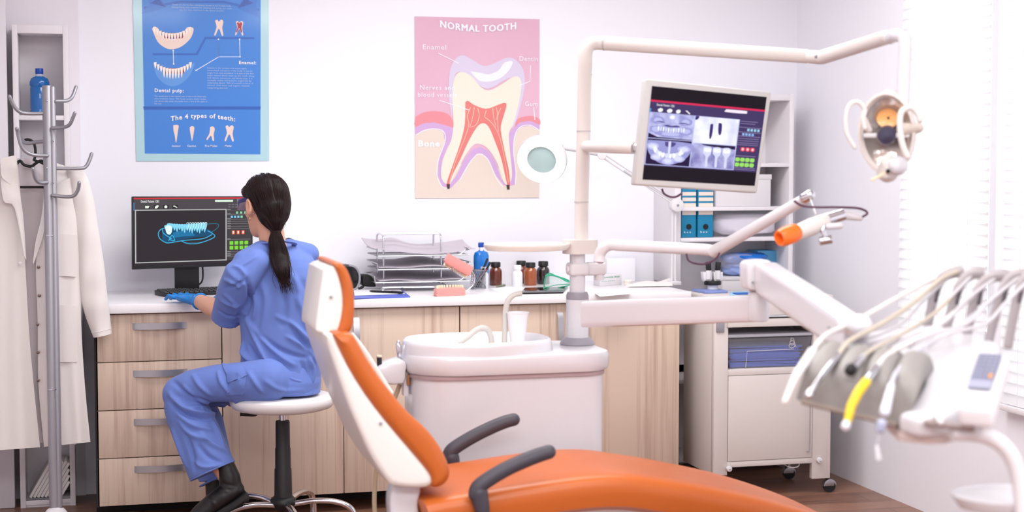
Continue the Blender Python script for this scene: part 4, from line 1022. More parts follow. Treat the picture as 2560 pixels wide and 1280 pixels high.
# microscope, blue bag, pale blue folder and white carton on the lower shelf
zl = PY(1800, 738, BY+.02).z; ztr = .885
def microscope():
    c = Vector((PY(1782, 720, 6.56).x, 6.56, .8845))
    t = thing('microscope', 'small white stereo microscope with two black eyepieces below the blue binders', 'microscope', c)
    Y = c.y; g = lambda u, v, dy=0: PY(u, v, Y+dy)
    for s, u0 in ((-1, 1770), (1, 1796)):
        a_, b2 = g(u0, 655), g(u0+s*-2, 676)
        part('eyepiece', MB().cyl(b2, a_+(a_-b2)*.0, .0128, 18, .002), M['black'], t)
        part('eye_tube', MB().cyl(g(u0+(1 if s < 0 else -1)*1, 698), b2, .0125, 18), M['whitesoft'], t)
        part('prism_housing', MB().prism([g(u0-s*-14 if False else u0+dx, v) for dx, v in ((-12, 680), (12, 680), (11, 698), (8, 704), (-8, 704), (-11, 698))], (0, .035, 0), .004), M['whitesoft'], t)
    part('turret', MB().cyl(g(1783, 712), g(1783, 702), .036, 26, .002), M['black'], t)
    part('focus_knob', MB().cyl(g(1762, 707)+Vector((-.0, 0, 0)), g(1768, 707), .010, 16), M['rubber'], t)
    part('objective', MB().cyl((c.x, c.y, c.z+.0005), g(1783, 712)+Vector((c.x-g(1783, 712).x, 0, 0)), .024, 20), M['whitesoft'], t)
# trolley
TY0, TY1 = 6.26, 6.62
tx0, tx1 = 2.592, 3.150
t = thing('medical_trolley', 'cream metal trolley on castors with a drawer, an open bay and a door', 'trolley', ((tx0+tx1)/2, TY0, 0)); TR = t
cm = M['cream']
ztop = .862
part('side_post', MB().box(tx0, tx0+.066, TY0, TY0+.03, .105, ztop, .003), cm, t); part('side_post', MB().box(tx1-.088, tx1, TY0, TY0+.03, .067, ztop, .003), cm, t)
part('side_panel', MB().box(tx0, tx0+.02, TY0+.03, TY1, .105, ztop, .003), cm, t); part('side_panel', MB().box(tx1-.02, tx1, TY0+.03, TY1, .105, ztop, .003), cm, t)
xi0, xi1 = tx0+.066, tx1-.088
part('back_panel', MB().box(tx0+.02, tx1-.02, TY1-.012, TY1, .14, ztop, .001), cm, t)
part('top_board', MB().box(tx0-.004, tx1+.004, TY0-.004, TY1+.004, ztop, ztop+.022, .004), cm, t)
Tz = lambda v: PY(1900, v, TY0).z
part('drawer_front', MB().box(xi0-.01, xi1+.01, TY0-.014, TY0-.001, Tz(788), Tz(748), .003), cm, t); part('drawer_rail', MB().box(xi0-.01, xi1+.012, TY0-.018, TY0+.30, Tz(816), Tz(796), .003), cm, t)
part('drawer_handle', MB().box(xi0+.02, xi1, TY0-.022, TY0-.014, Tz(792), Tz(788), .001), M['chrome'], t)
part('shelf', MB().box(xi0, xi1, TY0+.002, TY1-.012, Tz(937), Tz(922), .002), cm, t)
part('bottom_board', MB().box(xi0, xi1, TY0+.002, TY1-.012, Tz(1165), Tz(1151), .002), cm, t)
dr = part('door', MB().box(xi0+.002, xi1-.002, TY0-.0, TY0+.012, Tz(1150), Tz(938), .0015), cm, t)
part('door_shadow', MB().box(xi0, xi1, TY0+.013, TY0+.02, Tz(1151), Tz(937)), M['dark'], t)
hx = xi1-.022
part('rod_handle', MB().tube(smooth_path([(hx, TY0, Tz(938)), (hx, TY0-.018, Tz(945)), (hx, TY0-.02, Tz(1010)), (hx, TY0-.02, Tz(1120)), (hx-.002, TY0-.016, Tz(1133)), (hx-.004, TY0, Tz(1135))], 4), .004, 8), M['chrome'], dr)
for xx, vv in ((xi0+.004, 1172), (xi1+.03, 1163)):
    q = PY(1800, vv, TY0-.0); part('bumper', MB().cyl((xx, TY0, q.z), (xx, TY0-.018, q.z), .0125, 20, .003), M['whitesoft'], t); part('bolt', MB().ball((xx, TY0-.019, q.z), .0045, 8), M['chrome'], t)
part('screw_plate', MB().box(tx0+.008, tx0+.045, TY0-.006, TY0, Tz(828), Tz(800), .002), M['alugrey'], t)
for xx, yy, zz_ in ((tx1-.01, TY0+.02, .067), (tx0+.02, TY0+.02, .105), (tx1-.06, TY1-.03, .105), (tx0+.03, TY1-.03, .105)):
    cz = MB().lathe([(.0275, -.009), (.028, -.006), (.028, .006), (.0275, .009)], (xx+.015, yy, .0285), 22, (0.25, 1, 0))
    cs = part('castor', cz, M['rubber'], t)
    part('castor_hood', MB().prism([(xx+.015+math.cos(a_)*.031, yy-.014, .030+math.sin(a_)*.031) for a_ in [PI*k/10 for k in range(11)]], (0, .028, 0), .002), M['alu'], cs)
    part('castor_stem', MB().cyl((xx+.004, yy, .055), (xx+.004, yy, zz_+.012), .007, 10), M['rubber'], cs)
wr = MB().tube(smooth_path([(xi0+.02, TY0+.05, .142), (xi0+.04, TY0+.05, .130), (xi0+.10, TY0+.08, .136), (xi1-.14, TY0+.06, .136), (xi1-.10, TY0+.02, .122), (xi1-.06, TY0+.02, .122), (xi1-.045, TY0+.03, .14)], 4), .0025, 6)
part('wire_rack', wr, M['whitesoft'], t)
# clear bin with blue cloth
a, b_, y0, y1, z0, z1_ = xi0+.004, xi1-.004, TY0+.012, TY0+.26, Tz(921)+.0005, Tz(842)
bn = MB(); c0 = .012
bn.hexa([(a+c0, y0+.01, z0), (b_-.018, y0+.01, z0), (b_-.018, y1, z0), (a+c0, y1, z0)], [(a, y0, z1_-.006), (b_, y0, z1_-.006), (b_, y1, z1_-.006), (a, y1, z1_-.006)], .004)
t2 = thing('clear_bin', 'clear lidded bin of folded blue cloth in the open bay of the trolley', 'bin', ((a+b_)/2, y0, z0))
part('bin_body', bn, M['clear'], t2); part('lid', MB().box(a-.004, b_+.003, y0-.006, y1, z1_-.002, z1_+.012, .004), mat('frosted_lid', (222, 224, 234), .25, alpha=.65), t2)
part('handle_outline', MB().tube([(a+.085, y0+.004, z0+.002), (a+.09, y0+.001, z0+.075), (b_-.085, y0+.001, z0+.078)], .0012, 5), M['whitesoft'], t2)
cl = mat('blue_cloth', (58, 88, 176), .8, bump=.3, bscale=60, sheen=.2)
for i, (lo, hi, dx) in enumerate(((.002, .034, 0), (.035, .064, .012), (.065, .092, -.004))):
    P = sm2([(a+.022+dx, z0+lo), (b_-.055-dx, z0+lo), (b_-.045, z0+(lo+hi)/2), (b_-.06-dx, z0+hi), (a+.03+dx, z0+hi), (a+.018, z0+(lo+hi)/2)], 4, True)
    me_ = MB().prism([(x_, y0+.02, zz_+.0015*math.sin(x_*60+i)) for x_, zz_ in P], (0, .20, 0), .006, 3)
    solo('folded_cloth', me_, cl, ('lowest folded blue cloth in the clear bin', 'middle folded blue cloth in the clear bin', 'topmost folded blue cloth in the clear bin')[i], 'cloth', 'folded blue cloths in the clear bin')
cx_, cz_ = b_-.085, z0+.085
coil = MB()
coil.tube([(cx_+math.cos(f*.5)*.018*(1-.02*f), y0+.016, cz_+math.sin(f*.5)*.013+.001*f) for f in range(34)], .0016, 5)
solo('coiled_cord', coil, M['whitesoft'], 'coiled white string on the blue cloth in the bin', 'string')
# on the trolley top
TT = ztop+.0225
def tz(u, v, z=TT): return PZ(u, v, z)
microscope()
yb = 6.50
P = [tz(1758, 738), tz(1880, 735), tz(1895, 742), tz(1768, 748)]
P = [Vector((2.80-.12, 6.30, TT)), Vector((3.0, 6.29, TT)), Vector((3.05, 6.42, TT)), Vector((2.74, 6.44, TT))]
solo('folder_sheet', MB().hexa(P, [p+Vector((0, 0, .008)) for p in P], .002), mat('pale_blue_card', (150, 196, 236), .5), 'pale blue folder lying on the trolley top', 'folder')
P2 = [Vector((2.705, 6.285, TT+.0085)), Vector((2.80, 6.283, TT+.0085)), Vector((2.79, 6.34, TT+.0085)), Vector((2.71, 6.34, TT+.0085))]
solo('folder_sheet', MB().hexa(P2, [p+Vector((0, 0, .004)) for p in P2], .001), mat('deep_blue_card', (20, 96, 176), .5), 'deep blue card on top of the pale blue folder', 'card')
P3 = [Vector((2.63, 6.46, TT)), Vector((2.74, 6.46, TT)), Vector((2.74, 6.60, TT)), Vector((2.62, 6.60, TT))]
solo('plastic_sleeve', MB().hexa(P3, [p+Vector((0, 0, .012)) for p in P3], .003), mat('lilac_plastic', (140, 158, 220), .3, alpha=.8), 'lilac plastic sleeve on the trolley beside the microscope', 'sleeve')
a = tz(1890, 741)
solo('white_tray', MB().box(2.90, 3.12, 6.47, 6.60, TT, TT+.02, .004), M['whitesoft'], 'white tray at the back of the trolley top', 'tray')
# items behind, on the bookcase shelf at worktop height
zsh = zs[3]
yb = BY+.03
a, b_ = PY(1806, 725, yb).x, PY(1905, 725, yb).x
cb = thing('carton', 'white lidded carton under the bag of blue cloths', 'box', ((a+b_)/2, yb, zsh))
zt = PY(1850, 692, yb).z
part('carton_body', MB().box(a, b_, yb, yb+.18, zsh+.0005, zt-.014, .002), M['whitesoft'], cb); part('lid', MB().box(a-.003, b_+.003, yb-.003, yb+.183, zt-.016, zt, .002), M['whitesoft'], cb)
q = PY(1862, 670, yb+.04)
solo('cloth_bundle', wobble((q.x, yb+.09, zt+.030), .092, .07, .030, 5, .10), mat('lilac_cloth', (150, 170, 226), .5, bump=.5, bscale=40), 'pale lilac bundle under the bright blue bag', 'bundle')
BBG = solo('blue_bag', wobble((q.x+.018, yb+.09, zt+.084), .105, .075, .028, 8, .13), mat('bright_blue_film', (20, 116, 216), .2, coat=.5, bump=.5, bscale=30), 'bright blue plastic bag on top of the white carton', 'bag')
part('clear_wrap', wobble((q.x-.03, yb+.07, zt+.072), .085, .06, .04, 11, .10), M['film'], BBG)
a, b_ = PY(1893, 625, BY+.14).x, PY(1950, 625, BY+.14).x
solo('blue_book', MB().box(a, b_, BY+.135, BY+.26, zsh+.0005, PY(1920, 626, BY+.14).z, .003), mat('sky_blue_cover', (98, 178, 224), .45), 'sky blue book standing behind the bright blue bag', 'book')
# wall socket and cord in the dark gap beside the trolley
q = PY(1706, 934, WY)
s_ = thing('wall_socket', 'white wall socket in the dark gap between cabinet and trolley', 'socket', (q.x, WY-.01, q.z))
part('plate', MB().box(q.x-.03, q.x+.045, WY-.012, WY-.001, q.z-.05, q.z+.05, .004), M['whitesoft'], s_); part('well', MB().cyl((q.x+.005, WY-.012, q.z), (q.x+.005, WY-.0135, q.z), .02, 20), M['dark'], s_)
solo('power_cord', MB().tube(smooth_path([(2.57, 6.90, .0+.004), (2.575, 6.88, .35), (2.57, 6.86, .60), (2.59, 6.82, .80), (2.60, 6.80, .86)]), .003, 6), M['whitesoft'], 'thin white cord hanging in the gap beside the trolley', 'cord')
# ================================================================== dental chair
M['orange'] = mat('orange_vinyl', (192, 98, 39), .36, bump=.06, bscale=220, vary=.03, vscale=3)
M['shell'] = mat('ivory_shell', (232, 228, 224), .35, coat=.2, vary=.01)
M['arm'] = mat('charcoal_armrest', (66, 62, 72), .5, bump=.05, bscale=200)
NY, FYc = 4.16, 4.64
t = thing('dental_chair', 'orange dental chair with ivory shell and charcoal armrests in the foreground', 'dental chair', (1.2, 4.4, 0)); CH = t
def prof(px, y): return [PY(u, v, y) for u, v in px]
def slab(px, y0, y1, bev, k=3, seg=4, n=None):
    P = prof(sm2(px, k, True), y0); return MB().pillow(P, (0, y1-y0, 0), bev, 5)
# headrest
part('headrest_shell', slab([(808, 676), (824, 668), (838, 668), (850, 700), (858, 740), (858, 790), (846, 830), (826, 838), (796, 832), (789, 822), (792, 790), (800, 730)], 4.245, 4.545, .008, 3, 3), M['shell'], t)
part('headrest_screw', MB().cyl(PY(828, 742, 4.245), PY(828, 742, 4.238), .0045, 14, .001), M['alugrey'], t)
part('headrest_cushion', slab([(832, 660), (840, 656), (856, 659), (872, 680), (883, 712), (888, 752), (886, 800), (878, 828), (862, 836), (844, 834), (852, 800), (858, 760), (856, 720), (846, 686)], 4.235, 4.555, .016, 3, 5), M['orange'], t)
# backrest shell: side face flat, wrapped round the back
part('backrest_shell', slab([(818, 842), (832, 836), (846, 862), (872, 915), (915, 985), (965, 1050), (1015, 1110), (1062, 1165), (1082, 1195), (1078, 1214), (1050, 1222), (985, 1216), (968, 1202), (930, 1145), (900, 1080), (870, 1010), (842, 930), (822, 870)], 4.165, 4.635, .016, 2, 4), M['shell'], t)
part('backrest_rim', MB().tube([PY(u, v, 4.60) for u, v in sm2([(874, 836), (900, 868), (925, 905), (950, 945), (975, 985)], 5)], .012, 10), M['shell'], t)
part('backrest_cushion', slab([(834, 838), (842, 834), (878, 834), (894, 852), (920, 898), (955, 950), (990, 995), (1025, 1035), (1062, 1068), (1090, 1100), (1112, 1135), (1126, 1168), (1128, 1192), (1116, 1212), (1096, 1222), (1080, 1216), (1078, 1192), (1052, 1158), (1010, 1108), (962, 1052), (912, 984), (868, 912)], 4.155, 4.645, .026, 2, 5), M['orange'], t)
part('shell_screw', MB().cyl(PY(952, 1058, 4.165), PY(952, 1058, 4.16), .005, 12, .001), M['alugrey'], t)
part('headrest_stem', MB().box(.663, .70, 4.36, 4.44, .93, 1.03, .006), M['shell'], t)
# support bracket under the backrest
part('hinge_bracket', slab([(984, 1214), (1030, 1212), (1052, 1222), (1046, 1262), (1050, 1330), (990, 1330), (976, 1262)], 4.22, 4.30, .012), M['white'], t)
part('hinge_bracket', slab([(1000, 1216), (1060, 1214), (1080, 1240), (1070, 1330), (1010, 1330)], 4.48, 4.58, .012), M['white'], t)
# seat cushion: long pad with arched knee, rounded sides
top = [(1050, 1262), (1080, 1252), (1111, 1246), (1228, 1226), (1369, 1204), (1463, 1192), (1530, 1188), (1590, 1190), (1650, 1199), (1720, 1209), (1790, 1222), (1900, 1245), (2010, 1276), (2110, 1312), (2180, 1345)]
TP = [PY(u, v, 4.16) for u, v in sm2(top, 4)]
# same profile along the whole width: rings across y
def seat():
    n = len(TP); R = []
    thick = .105
    ysec = []
    for j in range(17):
        a_ = -PI/2+PI*j/16; ysec.append((math.sin(a_), max(0.0, math.cos(a_))))
    for i, p in enumerate(TP):
        f = i/(n-1); hw = .235*min(1, (f/.04+.35))*(1 if f < .8 else lerp(1, .86, (f-.8)/.2)); yc = 4.385
        tt_ = (TP[min(i+1, n-1)]-TP[max(i-1, 0)]).normalized(); nn = Vector((-tt_.z, 0, tt_.x))
        if nn.z < 0: nn = -nn
        th = thick*min(1, f/.05+.5)
        ring = []
        prf = [(-1, -.5), (-1.0, -.30), (-.975, -.14), (-.92, -.045), (-.82, .0), (-.5, -.012), (0, -.03), (.5, -.012), (.82, 0), (.92, -.045), (.975, -.14), (1.0, -.30), (1, -.5), (.97, -.85), (.85, -1), (0, -1), (-.85, -1), (-.97, -.85)]
        for s_, h_ in prf: ring.append(p+Vector((0, yc-p.y+s_*hw, 0))+nn*(h_*th+.0))
        R.append(ring)
    return MB().rings(R)
part('seat_cushion', seat(), M['orange'], t)
under = [p+Vector((0, 0, -.10)) for p in TP[4:-6]]
part('seat_shell', MB().rings([[p+Vector((0, .04, 0)), p+Vector((0, .40, 0)), p+Vector((0, .38, -.05)), p+Vector((0, .06, -.05))] for p in under]), M['shell'], t)
part('pedestal', MB().rings(sq([(.17, .0), (.17, .03), (.10, .06), (.09, .36)], (1.45, 4.4, 0), e=.5)), M['white'], t)
part('base_plate', MB().box(.95, 2.0, 4.15, 4.65, 0, .035, .012), M['white'], t)
# lift link from base to the backrest hinge
part('lift_arm', MB().hexa([(.90, 4.3, .2), (1.4, 4.3, .1), (1.4, 4.5, .1), (.90, 4.5, .2)], [(.90, 4.3, .40), (1.4, 4.3, .30), (1.4, 4.5, .30), (.90, 4.5, .40)], .01), M['white'], t)
def armrest(y, ax, ay, far):
    post = [(1214, 1320), (1210, 1285), (1200, 1250)] if not far else [(1138, 1178), (1136, 1165), (1128, 1152)]
    P = prof(sm2([(1190, 1236), (1196, 1218), (1225, 1196), (1270, 1170), (1320, 1148), (1352, 1136), (1372, 1130)] if not far else [(1122, 1150), (1126, 1130), (1145, 1114), (1185, 1090), (1230, 1068), (1262, 1055), (1284, 1049)], 4), y)
    n = len(P)
    mb = MB().capsule(P, [(lerp(.021, .0225, min(1, i/6)), lerp(.022, .020, i/n)) for i in range(n)], 16, caps=4)
    Pp = prof(sm2(post, 3), y)
    a_ = part('armrest', mb, M['arm'], t)
    part('armrest_post', MB().capsule([P[2]+Vector((0.006, 0, -.004))]+[P[2]+Vector((.016, 0, -.05)), P[2]+Vector((.018, 0, -.16))], [.026, .021, .020], 14), M['arm'], a_)
armrest(4.135, 0, 0, False); armrest(4.665, 0, 0, True)

# ================================================================== spittoon unit beside the chair
t = thing('spittoon_unit', 'white spittoon unit with a basin, cup filler and pillar behind the dental chair', 'dental unit', (1.3, 4.95, 0)); UN = t
x0, x1, yf, yk = .972, 1.648, 4.80, 5.16
def rrect(x0, x1, y0, y1, z, rl, rr, n=8):
    out = []
    for cx, cy, r, a0 in ((x0+rl, y0+rl, rl, PI), (x1-rr, y0+rr, rr, 1.5*PI), (x1-rr, y1-rr, rr, 0), (x0+rl, y1-rl, rl, .5*PI)):
        for k in range(n+1): a_ = a0+PI/2*k/n; out.append(Vector((cx+math.cos(a_)*r, cy+math.sin(a_)*r, z)))
    return out
part('cabinet', MB().rings([rrect(x0+.02, x1-.03, yf+.02, yk, z, .12, .05) for z in (.02, .06, .30, .55, .70, .79)]), M['white'], t)
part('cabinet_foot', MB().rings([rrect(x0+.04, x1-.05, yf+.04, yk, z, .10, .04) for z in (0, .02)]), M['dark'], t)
part('deck', MB().rings([rrect(x0+d, x1-d, yf+d, yk+.02-d, z, .15, .10) for z, d in ((.782, .02), (.786, .006), (.80, .0), (.835, .0), (.845, .004), (.848, .012))]), M['white'], t)
part('deck_seam_shade', MB().rings([rrect(x0+.012, x1-.02, yf+.012, yk, z, .13, .07) for z in (.772, .784)]), mat('seam_shade_pink_grey', (168, 146, 150), .6), t)  # darker ring colours in the shadow at the seam under the deck
# raised basin, left two thirds
bx_, by_ = PY(1192, 848, 4.99).x, 4.985
A, B_ = .25, .18
def oval(z, ka, kb=None, n=44, dx=0):
    kb = kb or ka; out = []
    for j in range(n):
        a_ = 2*PI*j/n; c_, s_ = math.cos(a_), math.sin(a_); e_ = 2.6
        r = (abs(c_)**e_+abs(s_)**e_)**(-1/e_)
        out.append(Vector((bx_+dx+c_*r*A*ka, by_+s_*r*B_*kb, z)))
    return out
zr = .888
part('basin', MB().rings([oval(.80, 1.0), oval(.84, 1.0), oval(zr-.014, .985), oval(zr-.003, .965), oval(zr, .94), oval(zr-.003, .915), oval(zr-.02, .86, .83), oval(zr-.045, .72, .66), oval(zr-.055, .4, .4), oval(zr-.058, .1, .1)], cap=True), M['white'], t)
# rinse tube over the bowl
g = lambda u, v, y=5.0: PY(u, v, y)
wt = mat('milky_tube', (208, 204, 198), .3)
part('rinse_spout', MB().tube([g(u, v, 4.98) for u, v in sm2([(1145, 858), (1165, 846), (1190, 826), (1206, 820), (1220, 826), (1227, 842), (1229, 858)], 5)], .010, 12), wt, t)
part('cup_filler', MB().tube([g(u, v, 4.98) for u, v in sm2([(1261, 862), (1262, 820), (1264, 780), (1270, 752), (1284, 738), (1304, 733)], 5)], [.0098]*20+[.009]*6, 12), wt, t)
for u in (1229, 1261): q = g(u, 860, 4.98); part('tube_collar', MB().lathe([(.013, -.004), (.013, .004), (.0105, .006)], q, 16), mat('tan_seal', (206, 190, 160), .5), t)
cc = g(1294, 862, 4.96)
cup = thing('paper_cup', 'white plastic cup standing on the basin under the cup filler', 'cup', (cc.x, cc.y, zr-.02))
h = PY(1294, 783, cc.y).z-cc.z
part('cup_body', MB().lathe([(.024, 0), (.0245, .002), (.0355, h), (.0375, h+.001), (.0375, h+.004), (.0345, h+.004), (.0335, h), (.0235, .004), (.0, .003)], cc, 32, cap=False), mat('cup_white', (240, 240, 244), .35), cup)
# assistant holders at the left of the unit
part('side_arm', MB().prism([g(u, v, 4.92) for u, v in sm2([(952, 918), (975, 908), (1004, 900), (1018, 912), (1016, 930), (1009, 960), (960, 960), (940, 945)], 2, True)], (0, .10, 0), .012), M['white'], t)
part('holder_bracket', MB().box(g(1002, 930).x, g(1014, 930).x, 4.95, 4.99, g(1008, 985).z, g(1008, 925).z, .002), M['whitesoft'], t)
part('brass_fitting', MB().box(g(1009, 940).x, g(1016, 940).x, 4.94, 4.96, g(1010, 958).z, g(1010, 932).z, .002), mat('brass', (176, 128, 88), .4, metal=.5), t)
tl_ = thing('suction_wand', 'dark suction wand with a cream cap standing left of the spittoon unit', 'handpiece', g(948, 915, 4.97))
part('grip', MB().cyl(g(949, 916, 4.97), g(948, 893, 4.97), .0085, 14), M['black'], tl_); part('tip', MB().cyl(g(948, 893, 4.97), g(948, 888, 4.97), .009, 14, .001), mat('cream_cap', (226, 206, 186), .4), tl_)
st = thing('syringe_handle', 'chrome syringe standing against the left side of the spittoon unit', 'syringe', g(1000, 900, 5.02))
part('barrel', MB().tube([g(u, v, 5.02) for u, v in ((1003, 905), (1000, 880), (997, 866), (994, 856))], [.009, .011, .010, .005], 12), M['chrome'], st); part('button', MB().ball(g(996, 855, 5.02), .006, 10), M['chrome'], st)
solo('drain_hose', MB().tube(smooth_path([g(1000, 960, 5.0), g(965, 1060, 5.0), g(945, 1150, 5.0), g(937, 1215, 5.02), g(938, 1290, 5.02), g(960, 1390, 5.0)], 5), .0075, 10), mat('beige_hose', (196, 176, 146), .5), 'thin beige hose running down left of the spittoon unit to the floor', 'hose')

# ================================================================== pillar, arms and everything hung on it
t = thing('unit_pillar', 'white pillar with a lamp arm and instrument arms on the spittoon unit', 'equipment pillar', g(1443, 885, 5.05)); PL = t
YP2 = 5.05
pc = PY(1443, 885, YP2); Zc = lambda v: PY(1443, v, YP2).z
def pcx(v, u=1443): return PY(u, v, YP2)
part('flange', MB().lathe([(.060, .849), (.057, .858), (.043, .872)], (pc.x, YP2, 0), 32), M['greyring'], t)
part('lower_column', MB().lathe([(.039, .870), (.0385, Zc(748))], (pc.x, YP2, 0), 32), M['white'], t)
part('collar', MB().lathe([(.0385, Zc(749)), (.0385, Zc(738)), (.034, Zc(730))], (pc.x, YP2, 0), 32), M['greyring'], t)
part('upper_column', MB().lathe([(.0265, Zc(732)), (.0265, Zc(634))], (pc.x, YP2, 0), 28), M['white'], t)
part('clamp_block', MB().box(pc.x-.034, pc.x+.034, YP2-.034, YP2+.034, Zc(689), Zc(656), .012, 3).box(pc.x+.03, PY(1512, 670, YP2).x, YP2-.018, YP2+.018, Zc(689), Zc(656), .008, 3), M['whitesoft'], t)
part('clamp_knob', MB().cyl((pc.x-.034, YP2-.01, Zc(672)), (pc.x-.042, YP2-.01, Zc(672)), .012, 14, .002), M['whitesoft'], t)
# side tray ring with its swivel plate
part('swivel_plate', MB().rings([rrect(PY(1408, 618, YP2).x, PY(1490, 618, YP2).x, YP2-.045, YP2+.045, z, .04, .03) for z in (Zc(634), Zc(630), Zc(602), Zc(599))]), M['cream'], t)
part('mast', MB().tube([pcx(600, 1453), pcx(505, 1454), pcx(330, 1459), pcx(200, 1461)]+[PY(u, v, YP2-.01) for u, v in sm2([(1463, 165), (1464, 130), (1474, 112), (1492, 107)], 5)][1:]+[PY(1512, 108, YP2-.02)], .0235, 20), M['cream'], t)
for v, u in ((505, 1453.5), (328, 1459), (187, 1462)):
    q = pcx(v, u); part('mast_ring', MB().lathe([(.0245, -.002), (.0245, .002)], q, 24), mat('seam_grey', (190, 184, 186), .5), t)
E1, E2 = PY(1512, 108, YP2-.02), PD(2020, 141, 5.02)
part('lamp_arm', MB().tube([E1, E2], [.0242, .0225], 20), M['cream'], t)
part('arm_seam', MB().lathe([(.0252, -.003), (.0252, .003)], E1, 24, E2-E1), mat('seam_grey', (190, 184, 186), .5), t)
E2b = PD(2052, 144, 4.98); dv = (E2b-E2)
part('arm_joint', MB().capsule([E2+dv*.2, E2b], [.022, .022], 16), M['cream'], t)
j = PD(2036, 142, 4.96); part('joint_screw', MB().cyl(j+Vector((0, -.012, 0)), j+Vector((0, -.019, 0)), .006, 12), M['alugrey'], t)
E3 = PD(2218, 93, 4.35)
part('lamp_arm', MB().tube([E2b+(E3-E2b)*.03, E3], [.0235, .0205], 20), M['cream'], t)
kn = PD(2228, 94, 4.32)
part('lamp_knuckle', MB().capsule([E3, kn], [.0195, .0175], 16), M['cream'], t)
k2 = PD(2262, 100, 4.25); k3 = PD(2256, 300, 4.25)
part('lamp_drop', MB().capsule(smooth_path([kn, PD(2242, 88, 4.28), k2, PD(2260, 180, 4.25), k3], 5), .0185, 16), M['white'], t)
# ---- operating lamp head
lc = PD(2218, 332, 4.2)
lp = thing('operating_lamp', 'cream operating lamp with looped handles hanging at the upper right', 'dental lamp', lc)
nrm = (Vector((-.62, -.72, -.12))).normalized(); e1 = Vector((0, 0, 1)).cross(nrm).normalized(); e2 = nrm.cross(e1)
def lr(cx, cz, a_, b_, h, n=30): return [lc+e1*(cx+a_*math.cos(2*PI*k/n))+e2*(cz+b_*math.sin(2*PI*k/n))+nrm*h for k in range(n)]
part('reflector_housing', MB().rings([lr(0, .0, .02, .03, -.075), lr(0, 0, .050, .08, -.065), lr(0, 0, .072, .105, -.03), lr(0, 0, .078, .112, 0), lr(0, 0, .078, .112, .012), lr(0, 0, .070, .104, .014), lr(0, 0, .064, .096, .0), lr(0, 0, .05, .07, -.02), lr(0, 0, .01, .015, -.03)]), M['cream'], lp)
part('reflector', MB().rings([lr(0, 0, .0635, .095, .001), lr(0, 0, .05, .07, -.018), lr(0, 0, .01, .015, -.028)], cap=False), mat('reflector_sheen', (226, 214, 206), .12, metal=.7), lp)
part('orange_coating', MB().rings([lr(.0, .038, .030, .026, -.008), lr(.0, .038, .022, .018, -.014), lr(0, .038, .004, .004, -.016)], cap=False), mat('amber_coating', (240, 176, 110), .25, coat=.5), lp)
part('bulb_shield', MB().rings([lr(0, -.006, .026, .026, -.01, 24), lr(0, -.006, .027, .027, .012, 24), lr(0, -.006, .022, .022, .020, 24), lr(0, -.006, .004, .004, .022, 24)]), mat('dark_bulb_shield', (52, 48, 74), .2, coat=.5), lp)
part('shield_bar', MB().box(-.062, .062, -.006, .006, -.004, .004, .003, M=Matrix.Translation(lc+nrm*.008+e2*-.006) @ Matrix((e1, e2, nrm)).transposed().to_4x4()), M['whitesoft'], lp)
part('top_bracket', MB().capsule([lc+e2*.10-nrm*.02, PD(2230, 240, 4.22), k3+Vector((0, 0, .01))], [.016, .018, .018], 12), M['cream'], lp)
part('bottom_bracket', MB().capsule([lc-e2*.105, PD(2222, 405, 4.2), PD(2224, 425, 4.2)], [.030, .022, .016], 14), M['cream'], lp)
part('side_knob', MB().ball(PD(2245, 414, 4.16), .026, 16), M['white'], lp); part('screw', MB().ball(PD(2220, 428, 4.15), .006, 10), M['rubber'], lp)
part('filter_lever', MB().capsule([PD(2214, 432, 4.16), PD(2196, 442, 4.14), PD(2180, 450, 4.12)], .0042, 8), mat('tan_lever', (232, 208, 176), .5), lp)
part('handle', MB().capsule([PD(u, v, 4.12) for u, v in sm2([(2162, 320), (2158, 296), (2162, 276), (2150, 258), (2134, 256), (2120, 270), (2114, 300), (2118, 335), (2136, 368)], 5)], .0062, 10), M['cream'], lp)
part('handle', MB().capsule([PD(u, v, 4.10) for u, v in sm2([(2268, 392), (2256, 360), (2250, 320), (2252, 285), (2264, 272), (2280, 270), (2294, 284), (2300, 300)], 5)], .0085, 10), M['cream'], lp)
part('handle_mount', MB().capsule([PD(2262, 325, 4.18), PD(2296, 320, 4.16)], [.020, .014], 12), mat('mount_tan', (206, 194, 184), .5), lp)
part('handle_mount', MB().capsule([PD(2160, 300, 4.16), PD(2172, 325, 4.17)], [.010, .009], 10), M['cream'], lp)
# ---- side tray on the pillar, seen edge-on
def sidetray():
    c = PY(1318, 618, YP2-.02); c.z = Zc(612)
    R = []
    ax = .148
    for z_, k in ((-.016, .80), (-.014, .93), (-.002, 1.0), (.006, 1.0), (.008, .985), (.002, .95), (.001, .3)):
        R.append([Vector((c.x+math.cos(2*PI*j/40)*ax*k, YP2-.02+math.sin(2*PI*j/40)*.10*k, c.z+z_)) for j in range(40)])
    part('side_tray', MB().rings(R), mat('tray_ivory', (228, 222, 214), .2, coat=.5), PL)
sidetray()
# ---- upper instrument arm with the curing handpiece
s0 = PY(1498, 656, YP2)
part('arm_post', MB().tube([PY(1498, 700, YP2), PY(1498, 650, YP2)]+[PY(u, v, YP2-.02) for u, v in sm2([(1499, 640), (1503, 625), (1514, 614), (1530, 610)], 4)]+[PD(1545, 612, 5.0)], [.0165]*2+[.0185]*15, 16)if False else MB().tube([PY(1498, 700, YP2), PY(1498, 648, YP2)], .0165, 16), M['whitesoft'], PL)
part('post_seam', MB().lathe([(.0185, -.002), (.0185, .002)], PY(1498, 656, YP2), 20), mat('seam_dark', (150, 120, 134), .5), PL)
A1, A2 = PD(1545, 613, 5.05), PD(1765, 624, 4.92)
part('instrument_arm', MB().tube(smooth_path([PD(1498, 655, 5.09), PD(1500, 636, 5.09), PD(1510, 620, 5.08), PD(1527, 612, 5.07), A1], 5)+[A2], .0185, 18), M['whitesoft'], PL)
